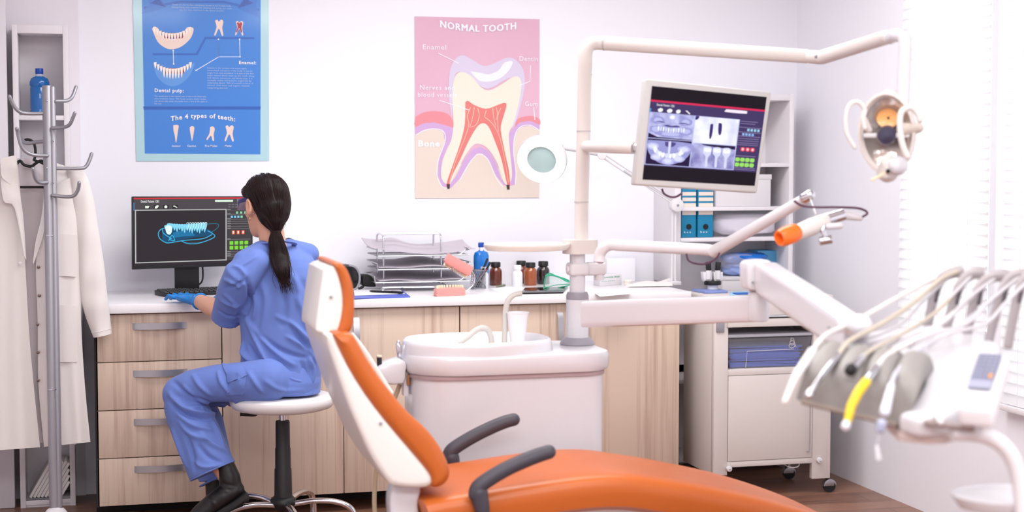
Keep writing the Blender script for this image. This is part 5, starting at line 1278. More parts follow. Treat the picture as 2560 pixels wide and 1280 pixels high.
part('arm_joint', MB().capsule([A2, PD(1790, 628, 4.90)], [.0185, .018], 16), M['whitesoft'], PL)
A3 = PD(2018, 494, 4.55)
part('instrument_arm', MB().tube([PD(1782, 630, 4.90), A3], [.0195, .0165], 18), M['whitesoft'], PL)
part('arm_knuckle', MB().capsule([PD(2012, 494, 4.53), PD(2024, 488, 4.52)], .0165, 12), M['chrome'], PL)
cbm = mat('plum_cable', (84, 50, 74), .5)
part('cable', MB().tube([PD(u, v, 4.85) for u, v in sm2([(1716, 634), (1722, 652), (1745, 660), (1770, 658), (1790, 646), (1799, 632)], 5)], .0032, 8), cbm, PL)
part('cable', MB().tube([PD(u, v, 4.45) for u, v in sm2([(1985, 502), (2005, 514), (2040, 518), (2090, 518), (2140, 520), (2162, 526), (2168, 534), (2156, 542)], 6)], .0034, 8), cbm, PL)
hp = thing('curing_handpiece', 'white handpiece with an orange tip hanging from the slim arm', 'handpiece', PD(2060, 560, 4.45))
a, b_ = PD(1985, 585, 4.42), PD(2075, 548, 4.46)
part('body', MB().capsule([a, lerp(a, b_, .5), b_, PD(2105, 537, 4.47)], [.022, .0255, .021, .013], 18), M['cream'], hp)
part('neck', MB().capsule([PD(2085, 545, 4.46), PD(2115, 538, 4.47), PD(2150, 544, 4.47)], [.016, .014, .010], 14), M['whitesoft'], hp)
part('metal_sleeve', MB().cyl(PD(2070, 548, 4.45), PD(2108, 536, 4.46), .0175, 18), M['chrome'], hp)
P = []
for f, r in ((0, .025), (.25, .0275), (.6, .027), (1, .022)): P.append((r, f))
a0, a1 = PD(1992, 580, 4.41), PD(1948, 596, 4.38); ax_ = (a1-a0)
part('orange_tip', MB().lathe([(.024, 0), (.0275, .012), (.027, ax_.length*.75), (.022, ax_.length), (.016, ax_.length*.98), (.012, ax_.length*.7), (.0, ax_.length*.65)], a0, 22, ax_), mat('orange_silicone', (246, 112, 30), .35, coat=.2), hp)
part('hanger_rod', MB().tube([PD(2024, 492, 4.52), PD(2040, 536, 4.47)], .003, 8), M['whitesoft'], hp)
part('clamp', MB().capsule([PD(2060, 552, 4.44), PD(2056, 575, 4.43), PD(2062, 590, 4.43)], [.010, .008, .008], 10), M['chrome'], hp)
part('clamp_knob', MB().cyl(PD(2048, 603, 4.43), PD(2080, 598, 4.43), .012, 18, .002), M['chrome'], hp)
part('clamp_block', MB().capsule([PD(2072, 566, 4.43), PD(2100, 564, 4.43)], .010, 12), M['white'], hp)

# ---- hanging screen
SQ = Quad(PD(1617, 197, 4.86), PD(1930, 230, 4.98), PD(1893, 483, 4.98), PD(1588, 462, 4.86))
sc_ = thing('hanging_monitor', 'grey-framed screen of tooth x-rays tilted on the pillar arm', 'monitor', SQ.p(.5, 1)); bk = -SQ.n
part('case', MB().hexa([SQ.p(0, 1), SQ.p(1, 1), SQ.p(1, 1)+bk*.045, SQ.p(0, 1)+bk*.045], [SQ.p(0, 0), SQ.p(1, 0), SQ.p(1, 0)+bk*.045, SQ.p(0, 0)+bk*.045], .006, 3), mat('warm_grey_case', (200, 198, 196), .4, vary=.01), sc_)
q = Quad(SQ.p(.045, .062), SQ.p(.962, .055), SQ.p(.968, .93), SQ.p(.052, .945)); LF = .0016
scr = part('screen', q.rect(MB(), 0, 0, 1, 1, LF), E_('screen_black', (20, 8, 24)), sc_)
# picture area occupies 0.14 .. 0.855 of the height
def V(v): return .145+v*.705
def R_(mb, a0, b0, a1, b1, l): return q.rect(mb, a0, V(b0), a1, V(b1), l)
spart('desktop', R_(MB(), 0, 0, 1, 1, LF*1.3), E_('plum', (64, 50, 96)))
spart('title_bar', R_(MB(), 0, 0, 1, .03, LF*1.7), E_('rose', (214, 40, 84)))
spart('name_tag', stext(q, 'Dental Patient 1281', .055, V(.085), .035, LF*2, .15, .012), E_('white', (235, 235, 235)))
spart('search_field', q.poly(MB(), sm2([(.66, V(.045)), (.83, V(.045)), (.84, V(.065)), (.83, V(.088)), (.66, V(.088)), (.65, V(.065))], 3, True), LF*2), E_('pale_lilac', (240, 226, 244)))
ic = MB()
for a, w2 in ((.09, .022), (.17, .024), (.245, .02)): q.poly(ic, sm2([(a-w2, V(.14)), (a, V(.115)), (a+w2, V(.13)), (a+w2*.6, V(.17)), (a-w2*.6, V(.175))], 3, True), LF*2)
q.poly(ic, [(.305, V(.125)), (.32, V(.12)), (.352, V(.165)), (.344, V(.175)), (.318, V(.14))], LF*2)
spart('icon', ic, E_('white', (235, 235, 235)))
spart('blue_tab', R_(MB(), 0, .13, .012, .19, LF*1.8), E_('tab2', (70, 150, 220)))
spart('picture_border', R_(MB(), -.0, .185, .79, .985, LF*1.5), E_('lilac_line', (186, 190, 236)))
# four x-rays: blurred grey-violet films drawn as nested soft shapes over a mottled glow
def xray(name, c0, c1, sc, seed):
    m = bpy.data.materials.new(name); m.use_nodes = True; nt = m.node_tree; b = nt.nodes['Principled BSDF']
    b.inputs['Base Color'].default_value = (0, 0, 0, 1); b.inputs['Roughness'].default_value = .5; b.inputs['Specular IOR Level'].default_value = .2
    tc = nt.nodes.new('ShaderNodeTexCoord'); n = nt.nodes.new('ShaderNodeTexNoise'); n.noise_dimensions = '4D'; n.inputs['W'].default_value = seed
    n.inputs['Scale'].default_value = sc; n.inputs['Detail'].default_value = 4; cr = nt.nodes.new('ShaderNodeValToRGB')
    cr.color_ramp.elements[0].position = .36; cr.color_ramp.elements[1].position = .64; cr.color_ramp.elements[0].color = L(c0); cr.color_ramp.elements[1].color = L(c1)
    nt.links.new(tc.outputs['Object'], n.inputs['Vector']); nt.links.new(n.outputs['Fac'], cr.inputs['Fac']); nt.links.new(cr.outputs[0], b.inputs['Emission Color']); b.inputs['Emission Strength'].default_value = 1.0
    return m
x1, x2, x3 = xray('film_a', (140, 140, 200), (206, 208, 242), 25, 1), xray('film_b', (204, 206, 240), (250, 250, 255), 14, 5), xray('film_c', (120, 116, 176), (186, 186, 228), 25, 9)
dkx = E_('film_dark', (34, 16, 60)); md = E_('film_mid', (120, 118, 178)); lt = E_('film_light', (236, 238, 254)); wt_ = E_('film_white', (252, 252, 255))
spart('xray_film', R_(MB(), .008, .19, .392, .575, LF*1.8), x1)
spart('xray_film', R_(MB(), .008, .585, .392, .975, LF*1.8), dkx)
spart('xray_film', R_(MB(), .40, .19, .782, .60, LF*1.8), x2)
spart('xray_film', R_(MB(), .40, .61, .782, .975, LF*1.8), x3)
def P_(name, pts, m, l, k=3): spart(name, q.poly(MB(), [(a, V(b)) for a, b in (sm2(pts, k, True) if k else pts)], LF*l), m)
rq = random.Random(12)
def soft(a, b, ra, rb, cols, l, k=10, wob=.12):
    """film blob fading outward in a few tones"""
    for i, c_ in enumerate(cols):
        f = 1-i/len(cols)*.75
        P_('xray_tone', [(a+math.cos(2*PI*j/k)*ra*f*(1+rq.uniform(-wob, wob)), b+math.sin(2*PI*j/k)*rb*f*(1+rq.uniform(-wob, wob))) for j in range(k)], c_, l+i*.05, 2)
g1, g2, g3, g4 = E_('film_g1', (150, 150, 206), 1), E_('film_g2', (182, 184, 230), 1), E_('film_g3', (212, 214, 244), 1), lt
P_('xray_shadow', [(.008, .50), (.09, .555), (.39, .565), (.39, .575), (.008, .575)], dkx, 2.0, 0)
for a, b in ((.08, .30), (.32, .30), (.07, .44), (.33, .44)): soft(a, b, .06, .06, (g1, g2), 2.0)
soft(.2, .24, .035, .05, (g2, g3, g4), 2.1); soft(.2, .50, .13, .045, (g1, g2), 2.1)
P_('xray_shadow', [(.13, .375), (.16, .36), (.2, .372), (.245, .36), (.275, .378), (.24, .39), (.2, .395), (.16, .39)], E_('film_d3', (78, 70, 132)), 2.3)
P_('xray_shadow', [(.05, .33), (.10, .31), (.15, .335), (.10, .328)], E_('film_d3', (78, 70, 132)), 2.3); P_('xray_shadow', [(.25, .335), (.30, .31), (.36, .335), (.30, .328)], E_('film_d3', (78, 70, 132)), 2.3)
for i in range(11): 
    a = .09+i*.022; b = .415-.02*abs(i-5)/5
    P_('xray_tooth', [(a-.007, b), (a+.007, b), (a+.005, b+.06), (a-.004, b+.06)], (g4, g3)[i % 2], 2.35, 2)
P_('xray_jaw', [(.012, .61), (.39, .62), (.385, .78), (.33, .89), (.22, .968), (.12, .94), (.05, .85), (.012, .74)], g1, 2.0)
for a, b in ((.06, .70), (.33, .72), (.10, .86), (.29, .87), (.2, .91)): soft(a, b, .055, .055, (g2, g3), 2.1)
for i in range(12):
    an = PI*(i+.5)/12; a = .2-math.cos(an)*.125; b = .715+math.sin(an)*.115
    P_('xray_tooth', [(a-.014, b-.028), (a+.014, b-.030), (a+.011, b+.034), (a-.010, b+.032)], (g4, wt_, g3)[i % 3], 2.3+.01*i, 2)
P_('xray_shadow', [(.16, .62), (.25, .625), (.24, .68), (.2, .70), (.165, .68)], E_('film_d3', (78, 70, 132)), 2.4)
P_('xray_nose', [(.19, .62), (.212, .62), (.208, .84), (.195, .84)], g3, 2.45)
P_('xray_pin', [(.535, .30), (.56, .30), (.56, .48), (.545, .53), (.535, .46)], E_('pin', (58, 40, 110)), 2.3); P_('xray_pin', [(.605, .27), (.635, .28), (.64, .42), (.625, .46), (.61, .40)], E_('pin', (58, 40, 110)), 2.3)
P_('xray_shadow', [(.40, .19), (.43, .19), (.425, .23), (.40, .25)], E_('pin', (58, 40, 110)), 2.2)
P_('xray_shadow', [(.47, .61), (.78, .61), (.78, .665), (.62, .65), (.50, .63)], dkx, 2.1, 0)
for i in range(3): 
    a = .535+i*.085
    P_('xray_tooth', [(a-.036, .66), (a, .645), (a+.036, .665), (a+.034, .76), (a+.012, .82), (a+.016, .95), (a-.006, .95), (a-.010, .80), (a-.034, .75)], E_('film_l2', (208, 210, 242)), 2.3)
    P_('xray_tooth', [(a-.028, .67), (a+.028, .675), (a+.026, .73), (a-.026, .725)], lt, 2.5)
sl = MB()
for v, a0, a1 in ((.205, .80, .95), (.24, .80, .93), (.30, .79, .99), (.375, .79, .99), (.44, .79, .99), (.475, .79, .98), (.51, .79, .98), (.545, .79, .98), (.575, .79, .98), (.75, .79, .97), (.94, .79, .98), (.965, .79, .98)): R_(sl, a0, v, a1, v+.008, LF*1.9)
spart('slider', sl, E_('slider_lilac', (140, 128, 172)))
for i in range(4): spart('blue_button', R_(MB(), .865+i*.03, .32, .885+i*.03, .36, LF*2.1), E_('icy', (150, 200, 226))); spart('blue_button', R_(MB(), .825+i*.028, .395, .845+i*.028, .432, LF*2.1), E_('icy2', (140, 176, 226)))
for i in range(3): P_('red_button', [(.83+i*.044, .62), (.863+i*.044, .62), (.863+i*.044, .675), (.83+i*.044, .675)], E_('redc', (240, 70, 90)), 2.1, 2); P_('button_sign', [(.839+i*.044, .632), (.854+i*.044, .632), (.854+i*.044, .663), (.839+i*.044, .663)], E_('pale_rose', (255, 214, 214)), 2.4, 2)
for i in range(4):
    for v in (.785, .865): P_('green_button', [(.795+i*.044, v), (.83+i*.044, v), (.83+i*.044, v+.055), (.795+i*.044, v+.055)], E_('green2', (150, 216, 100)), 2.1, 2)
mq = SQ.p(-.01, .66); 
part('mount_arm', MB().tube([PY(1462, 366, YP2), PD(1530, 368, 4.96), PD(1584, 370, 4.92)], [.019, .020, .019], 16), M['cream'], PL)
part('mount_plate', MB().box(-.008, .008, -.014, .014, -.014, .014, .002, M=Matrix.Translation(PD(1588, 370, 4.90))), M['chrome'], PL)
solo('screen_cable', MB().tube([PD(u, v, 4.93) for u, v in sm2([(1655, 472), (1660, 484), (1675, 492), (1690, 492), (1704, 484)], 5)], .0035, 8), cbm, 'plum cable looping under the tilted hanging screen', 'cable')

# ---- heavy arm carrying the delivery tray
def beam(name, secs, m, par, bev=.012, n=48):
    """rounded-rectangle beam; secs = (centre, half width vector, half height vector)"""
    R = []
    for c, w_, h_ in secs:
        ring = []
        for j in range(n):
            a_ = 2*PI*j/n; co, si = math.cos(a_), math.sin(a_); k = (abs(co)**8+abs(si)**8)**(-1/8)
            ring.append(c+w_*co*k+h_*si*k)
        R.append(ring)
    return part(name, MB().rings(R), m, par)
B1, B2 = PD(1470, 785, 5.04), PD(1905, 770, 4.52)
h1 = Vector((0, 0, .042)); wv = (B2-B1).cross(Vector((0, 0, 1))).normalized()*.034
dt = thing('delivery_arm', 'heavy white arm leading from the pillar to the instrument tray', 'arm', B1)
beam('beam', [(B1, wv, h1), (lerp(B1, B2, .3), wv, h1), (B2, wv, h1*.93)], M['white'], dt)
part('pivot', MB().cyl(PD(1895, 804, 4.5), PD(1895, 728, 4.5), .0285, 28, .006), M['white'], dt)
part('pivot_ring', MB().lathe([(.026, 0), (.026, .004)], PD(1895, 726, 4.5), 24), M['greyring'], dt)
c0 = PD(1896, 688, 4.48)
part('knuckle', MB().prism([PD(u, v, 4.46) for u, v in sm2([(1869, 662), (1880, 652), (1920, 650), (1930, 662), (1926, 700), (1915, 724), (1880, 726), (1870, 712)], 3, True)], (0, .06, 0), .006, 3), M['white'], dt)
part('knuckle_screw', MB().ball(PD(1882, 706, 4.45), .004, 8), M['alugrey'], dt)
S1, S2 = PD(1912, 692, 4.46), PD(2140, 846, 3.62)
hv = Vector((0, 0, .046)); dd_ = (S2-S1).normalized(); wv = dd_.cross(Vector((0, 0, 1))).normalized()*.032; hh_ = wv.normalized().cross(dd_)*.046
if hh_.z < 0: hh_ = -hh_
beam('spring_arm', [(S1-dd_*.01, wv*.9, hh_*.9), (S1+dd_*.03, wv, hh_), (lerp(S1, S2, .5), wv, hh_), (lerp(S1, S2, .93), wv, hh_*.9), (S2, wv*.9, hh_*.5)], M['white'], dt)
part('end_cap', MB().capsule([PD(2118, 820, 3.66), PD(2150, 815, 3.58)], [.026, .028], 18), M['white'], dt)
part('screw', MB().ball(PD(2072, 818, 3.66), .004, 8), M['greyring'], dt)

# ---- delivery tray, built on a tilted plane
tt = thing('instrument_tray', 'white instrument tray with grey holder pads and a keypad in the right foreground', 'instrument tray', PD(2240, 1000, 3.4)); TRY = tt
gp = mat('grey_pad', (136, 131, 128), .5, bump=.04, bscale=200)
def tp(u, v, d): return PD(u, v, d)
# grey holder block: profile curls over the front edge; four saddles side by side
fr0, fr1 = tp(1992, 985, 3.36), tp(2258, 1050, 3.20)     # lower front edge, left to right
mid0, mid1 = tp(2010, 940, 3.36), tp(2300, 985, 3.20)
bk0, bk1 = tp(2058, 872, 3.52), tp(2330, 905, 3.42)
under0, under1 = tp(2040, 1004, 3.50), tp(2270, 1056, 3.38)
R = []
NS = 72
for i in range(NS+1):
    s_ = i/NS; k = (s_*4) % 1.0; sad = .020*(math.sin(PI*k)**.4) if 0 < i < NS else 0
    f0, m_0, b0, u0 = lerp(fr0, fr1, s_), lerp(mid0, mid1, s_), lerp(bk0, bk1, s_), lerp(under0, under1, s_)
    up = Vector((0, 0, 1))
    pth = smooth_path([f0+Vector((0, 0, -.004)), m_0+up*(.004+sad), lerp(m_0, b0, .5)+up*(.016+sad), b0+up*sad, b0+up*-.03, u0, f0+Vector((0, 0, -.012))], 4)
    R.append(pth)
part('holder_pad', MB().rings(R), gp, tt)
part('pad_trim', MB().tube([lerp(fr0, fr1, f)+Vector((0, .002, -.014)) for f in (.06, .3, .6, .95)], .006, 8), mat('pad_trim_grey', (140, 126, 118), .5), tt)
# white body behind and right of the pads
W0 = [tp(2262, 1048, 3.18), tp(2338, 1060, 3.16), tp(2430, 985, 3.28), tp(2470, 930, 3.45), tp(2500, 850, 3.72), tp(2420, 836, 3.78), tp(2280, 850, 3.74), tp(2160, 850, 3.72), tp(2180, 872, 3.62), tp(2330, 900, 3.44), tp(2290, 975, 3.25)]
W0 = [tp(2250, 1046, 3.20), tp(2300, 1062, 3.17), tp(2365, 1050, 3.18), tp(2440, 985, 3.27), tp(2500, 870, 3.62), tp(2400, 838, 3.76), tp(2270, 848, 3.76), tp(2120, 850, 3.70), tp(2090, 868, 3.62), tp(2200, 886, 3.54), tp(2310, 905, 3.44), tp(2288, 975, 3.27)]
nn = (W0[4]-W0[0]).cross(W0[7]-W0[0]).normalized()
if nn.z < 0: nn = -nn
o0 = W0[0]; W1 = [p-nn*((p-o0).dot(nn)) for p in W0]
part('tray_body', MB().pillow([p-nn*.035 for p in [Vector(x) for x in sm2_ ]] if False else [p-nn*.035 for p in smooth_path(W1+[W1[0]], 4)[:-1]], nn*.05, .016, 5), M['white'], tt)
part('tray_underside', MB().pillow([p-nn*.055 for p in smooth_path([W1[0], W1[2], W1[3], W1[4], W1[5], W1[6], W1[8], W1[0]], 3)[:-1]], nn*.03, .01, 3), mat('underside_tan', (206, 190, 186), .5), tt)
part('front_lug', MB().capsule([tp(2345, 1040, 3.15), tp(2352, 1056, 3.14)], [.012, .006], 12), M['whitesoft'], tt)
# keypad
KQ = Quad(tp(2440, 884, 3.34), tp(2522, 888, 3.30), tp(2478, 1022, 3.06), tp(2392, 1014, 3.08)); kb_ = -KQ.n
part('keypad_housing', MB().hexa([KQ.p(0, 1)+kb_*.0, KQ.p(1.02, 1), KQ.p(1.0, 1.0)+kb_*.045, KQ.p(0, 1.0)+kb_*.045], [KQ.p(0, -.02), KQ.p(1.02, -.02), KQ.p(1, 0)+kb_*.045, KQ.p(0, 0)+kb_*.045], .010, 4), M['whitesoft'], tt)
kp = part('keypad', KQ.rect(MB(), .12, .04, .84, .72, .0060), mat('keypad_grey', (118, 118, 140), .8, spec=.15), tt)
part('display', KQ.rect(MB(), .13, .56, .83, .71, .0066), mat('display_grey', (150, 150, 168), .8, spec=.15), kp)
for r in range(6):
    for c_ in range(4):
        a_ = .22+c_*.16; b2 = .085+r*.078
        if (r, c_) in ((5, 3),): continue
        part('key', KQ.poly(MB(), [(a_+.05*math.cos(2*PI*k/10), b2+.026*math.sin(2*PI*k/10)) for k in range(10)], .0070), mat('key_pale', (142, 144, 158), .8, spec=.15), kp)
part('key', KQ.poly(MB(), [(.70+.055*math.cos(2*PI*k/10), .475+.04*math.sin(2*PI*k/10)) for k in range(10)], .0070), mat('key_orange', (232, 150, 30), .5), kp, 'orange key')
# tray support and the big curved handle
part('support', MB().capsule([tp(2275, 1062, 3.30), tp(2400, 1085, 3.22)], [.016, .012], 14), mat('underside_tan', (206, 190, 186), .5), tt)
part('handle_grip', MB().capsule([tp(2318, 1056, 3.16), tp(2370, 1064, 3.14), tp(2430, 1072, 3.12)], [.007, .007, .007], 10), mat('grip_brown_grey', (150, 136, 134), .5), tt)
part('handle_tube', MB().tube([tp(u, v, d) for u, v, d in [(p.x, p.y, 3.15) for p in smooth_path([Vector((u, v, 0)) for u, v in ((2380, 1082), (2430, 1084), (2470, 1092), (2505, 1112), (2532, 1148), (2548, 1200), (2556, 1260), (2562, 1330))], 4)]], .0165, 16), M['whitesoft'], tt)
# whip arms that hold the hoses up
wgrey = mat('whip_grey', (160, 152, 154), .4, metal=.2)
for i, pts in enumerate((((2310, 850), (2322, 800), (2335, 740), (2352, 700), (2380, 682), (2405, 680)), ((2362, 850), (2372, 800), (2388, 745), (2405, 705), (2430, 684), (2455, 684)), ((2415, 858), (2425, 800), (2440, 740), (2460, 705), (2490, 690), (2530, 694)), ((2470, 860), (2485, 800), (2502, 740), (2522, 700), (2550, 686), (2590, 690)), ((2520, 868), (2532, 800), (2545, 740), (2560, 700), (2590, 680), (2620, 680)))):
    d = 3.78-i*.05
    part('whip_arm', MB().capsule([tp(u, v, d) for u, v in sm2(pts, 5)], [lerp(.011, .014, k_/25) for k_ in range(26)], 12, ell=.4, ref=RGT), wgrey, tt)
    part('return_hose', MB().tube(smooth_path([tp(pts[4][0], pts[4][1]+4, d), tp(pts[2][0]-26, pts[2][1]+12, d-.03), tp(pts[1][0]-70, pts[1][1]+10, d-.1), tp(pts[0][0]-150, 850-4*i, d-.16), tp(pts[0][0]-200, 868, d-.14)], 6), .0042, 8), mat('return_hose_grey', (196, 192, 196), .4), tt)
    q_ = tp(pts[3][0]-8, pts[3][1]+20, d); part('hose_clip', MB().capsule([q_, q_+Vector((-.006, 0, -.03))], .007, 8), mat('clip_dark', (86, 80, 86), .5), tt)
# handpieces lying in the pads with their hoses
def inst(name, lab, cat, segs, hose, hm, hr=.0055):
    o = thing(name, lab, cat, PD(*segs[0][1][0]))
    for pn, P3, r, m in segs: part(pn, MB().capsule([PD(*p) for p in P3], r, 14), m, o)
    part('hose', MB().tube(smooth_path([PD(*p) for p in hose], 6), hr, 8), hm, o)
hb = mat('hose_beige', (186, 175, 160), .45); hw = mat('hose_white', (214, 208, 206), .4); hl = mat('hose_lilac_grey', (190, 188, 198), .4)
inst('suction_handpiece', 'long ivory suction handpiece at the left end of the instrument tray', 'handpiece', [('tip', [(1962, 1004, 3.25), (1990, 940, 3.30)], [.0065, .009], M['cream']), ('grip', [(1990, 940, 3.30), (2030, 880, 3.42)], [.0095, .011], M['whitesoft'])],
     [(2030, 880, 3.42), (2065, 838, 3.5), (2130, 808, 3.62), (2230, 752, 3.7), (2330, 700, 3.78), (2372, 684, 3.8)], hw, .0058)
inst('air_syringe', 'slim chrome handpiece second from the left on the tray', 'handpiece', [('tip', [(2022, 988, 3.22), (2028, 980, 3.23)], [.009, .009], M['chrome']), ('grip', [(2026, 982, 3.22), (2062, 930, 3.28), (2096, 888, 3.38)], [.0052, .0062, .0082], M['chrome'])],
     [(2098, 885, 3.38), (2125, 852, 3.46), (2200, 812, 3.58), (2280, 760, 3.7), (2350, 700, 3.76), (2396, 678, 3.78)], hb, .0058)
inst('drill_coupling', 'short silver coupling with a dark end on the second grey pad', 'handpiece', [('end', [(2126, 926, 3.26), (2128, 922, 3.27)], [.0125, .0125], M['rubber']), ('grip', [(2130, 920, 3.27), (2155, 896, 3.34)], [.010, .0095], M['chrome'])],
     [(2155, 894, 3.34), (2185, 872, 3.42), (2260, 832, 3.54), (2340, 780, 3.66), (2410, 710, 3.75), (2440, 690, 3.76)], hb, .0045)
inst('yellow_handpiece', 'handpiece in a bright yellow sleeve hanging over the tray edge', 'handpiece', [('tip', [(2114, 1066, 3.13), (2118, 1056, 3.14)], [.0095, .008], M['white']), ('yellow_sleeve', [(2120, 1050, 3.14), (2128, 1015, 3.15), (2146, 980, 3.17), (2165, 955, 3.20)], [.0082, .0092, .0098, .0102], mat('yellow_sleeve', (232, 194, 34), .45)), ('grip', [(2166, 954, 3.20), (2192, 920, 3.27)], [.0085, .008], M['chrome'])],
     [(2194, 916, 3.28), (2225, 884, 3.38), (2310, 838, 3.52), (2400, 770, 3.64), (2470, 705, 3.72), (2500, 690, 3.74)], hw, .0055)
inst('scaler_handpiece', 'pale grey handpiece with a hanging thin tip, rightmost over the tray edge', 'handpiece', [('grip', [(2228, 965, 3.18), (2212, 1030, 3.12)], [.0078, .0105], mat('pale_grip', (214, 214, 226), .3, coat=.3)), ('collar', [(2204, 1060, 3.10), (2201, 1074, 3.10)], [.0105, .0085], mat('collar_blue_grey', (164, 168, 192), .4)), ('needle', [(2201, 1076, 3.10), (2193, 1110, 3.10)], [.002, .002], hl), ('tip', [(2192, 1118, 3.10), (2196, 1148, 3.10)], [.004, .006], M['white'])],
     [(2228, 964, 3.18), (2242, 930, 3.26), (2290, 880, 3.42), (2380, 826, 3.56), (2470, 760, 3.66), (2540, 700, 3.72), (2575, 680, 3.74)], hl, .005)
# white instrument dish at the lower right corner
dz = PD(2540, 1256, 3.2)
dish = thing('round_tray_stand', 'white tray edge cut off in the lower right corner', 'tray', (dz.x, dz.y, 0))
part('tray_plate', MB().rings([[dz+Vector((.02, 0, 0))+Vector((math.cos(2*PI*j/30)*r_, math.sin(2*PI*j/30)*r_*.8+.05, z_)) for j in range(30)] for r_, z_ in ((.11, -.02), (.125, 0), (.127, .006), (.12, .007), (.115, .002))]), M['white'], dish)
part('stand_post', MB().cyl((dz.x+.03, dz.y+.05, 0), (dz.x+.03, dz.y+.05, dz.z-.02), .02, 20), M['white'], dish)
# ================================================================== swivel stool
sc = PD(706, 1000, 5.95); SX, SY = sc.x, sc.y
t = thing('swivel_stool', 'white round stool with black gas column and chrome star base under the seated woman', 'stool', (SX, SY, 0))
zs_ = PD(706, 988, 5.95).z; r_ = PD(837, 990, 5.95).x-PD(574, 990, 5.95).x; r_ = (PD(837, 990, 5.95)-PD(574, 990, 5.95)).length/2
part('seat', MB().lathe([(.02, zs_-.052), (r_*.80, zs_-.052), (r_*.93, zs_-.044), (r_*.985, zs_-.030), (r_, zs_-.018), (r_*.985, zs_-.007), (r_*.92, zs_), (r_*.6, zs_+.002), (.01, zs_+.002)], (SX, SY, 0), 48), mat('seat_vinyl_white', (228, 225, 226), .35), t)
Zs = lambda v: PD(706, v, 5.95).z
part('seat_plate', MB().box(SX-.05, SX+.05, SY-.06, SY+.06, zs_-.062, zs_-.053, .003), M['black'], t)
part('lever', MB().tube([PD(u, v, 5.93) for u, v in sm2([(655, 1024), (645, 1030), (638, 1037), (618, 1037), (601, 1036)], 4)], [.006]*16+[.0085], 10), M['black'], t)
part('gas_rod', MB().lathe([(.0155, Zs(1036)), (.0155, Zs(1020))], (SX, SY, 0), 22), M['black'], t)
part('gas_rod', MB().lathe([(.0125, Zs(1056)), (.0125, Zs(1034))], (SX, SY, 0), 22), M['chrome'], t)
part('column_cover', MB().lathe([(.0255, Zs(1052)), (.027, Zs(1056)), (.0275, Zs(1120)), (.0295, Zs(1122)), (.030, Zs(1172)), (.0325, Zs(1174)), (.034, Zs(1240)), (.036, Zs(1244))], (SX, SY, 0), 28), mat('black_telescopic', (30, 26, 28), .55, vary=.1, vscale=30), t)
hz = Zs(1250)
part('hub', MB().lathe([(.036, Zs(1243)), (.048, Zs(1250)), (.05, Zs(1262)), (.036, Zs(1275)), (.02, Zs(1285))], (SX, SY, 0), 28), M['black'], t)
for i in range(5):
    a = math.radians(-14+i*72); d = Vector((math.cos(a), math.sin(a), 0)); c0 = Vector((SX, SY, 0))
    P = smooth_path([c0+d*.035+Vector((0, 0, hz-.02)), c0+d*.12+Vector((0, 0, hz-.008)), c0+d*.20+Vector((0, 0, hz-.012)), c0+d*.255+Vector((0, 0, hz-.035)), c0+d*.275+Vector((0, 0, hz-.075)), c0+d*.277+Vector((0, 0, .07))], 6)
    lg = part('leg', MB().tube(P, [(.014, .011)]*len(P), 12), M['chrome'], t)
    e = c0+d*.277
    part('castor', MB().lathe([(.026, -.010), (.0275, -.006), (.0275, .006), (.026, .010)], (e.x, e.y, .0285), 20, (d.y, -d.x, 0)), M['rubber'], lg)
    part('castor_stem', MB().cyl((e.x, e.y, .04), (e.x, e.y, .085), .007, 10), M['black'], lg)

# ================================================================== the seated woman
skin = mat('skin', (222, 168, 142), .5, sss=.15, bump=.05, bscale=300, vary=.03, vscale=30)
scrub = mat('scrub_blue', (98, 122, 192), .8, bump=.12, bscale=700, sheen=.12, vary=.02, vscale=6)
hairm = mat('hair_dark_brown', (22, 13, 15), .55, spec=.25, bump=.5, bscale=90, stretch=(6, 6, .6), vary=.25, vscale=40)
glovem = mat('glove_blue', (24, 130, 214), .4, bump=.12, bscale=120, coat=.1)
bootm = mat('boot_black', (20, 17, 19), .42, bump=.1, bscale=120)
PW = thing('person', 'woman in blue scrubs with a dark ponytail sitting on the white stool and typing', 'person', (SX, SY, 0))
def bodypart(name, me, m, par=PW, label=None):
    o = link(shift(me, OFF[par.name]), name, m, par)
    if label: o['label'] = label
    return o
px = lambda u, v, d: PD(u, v, d)
S = 5.93/3900   # metres per pixel at her distance
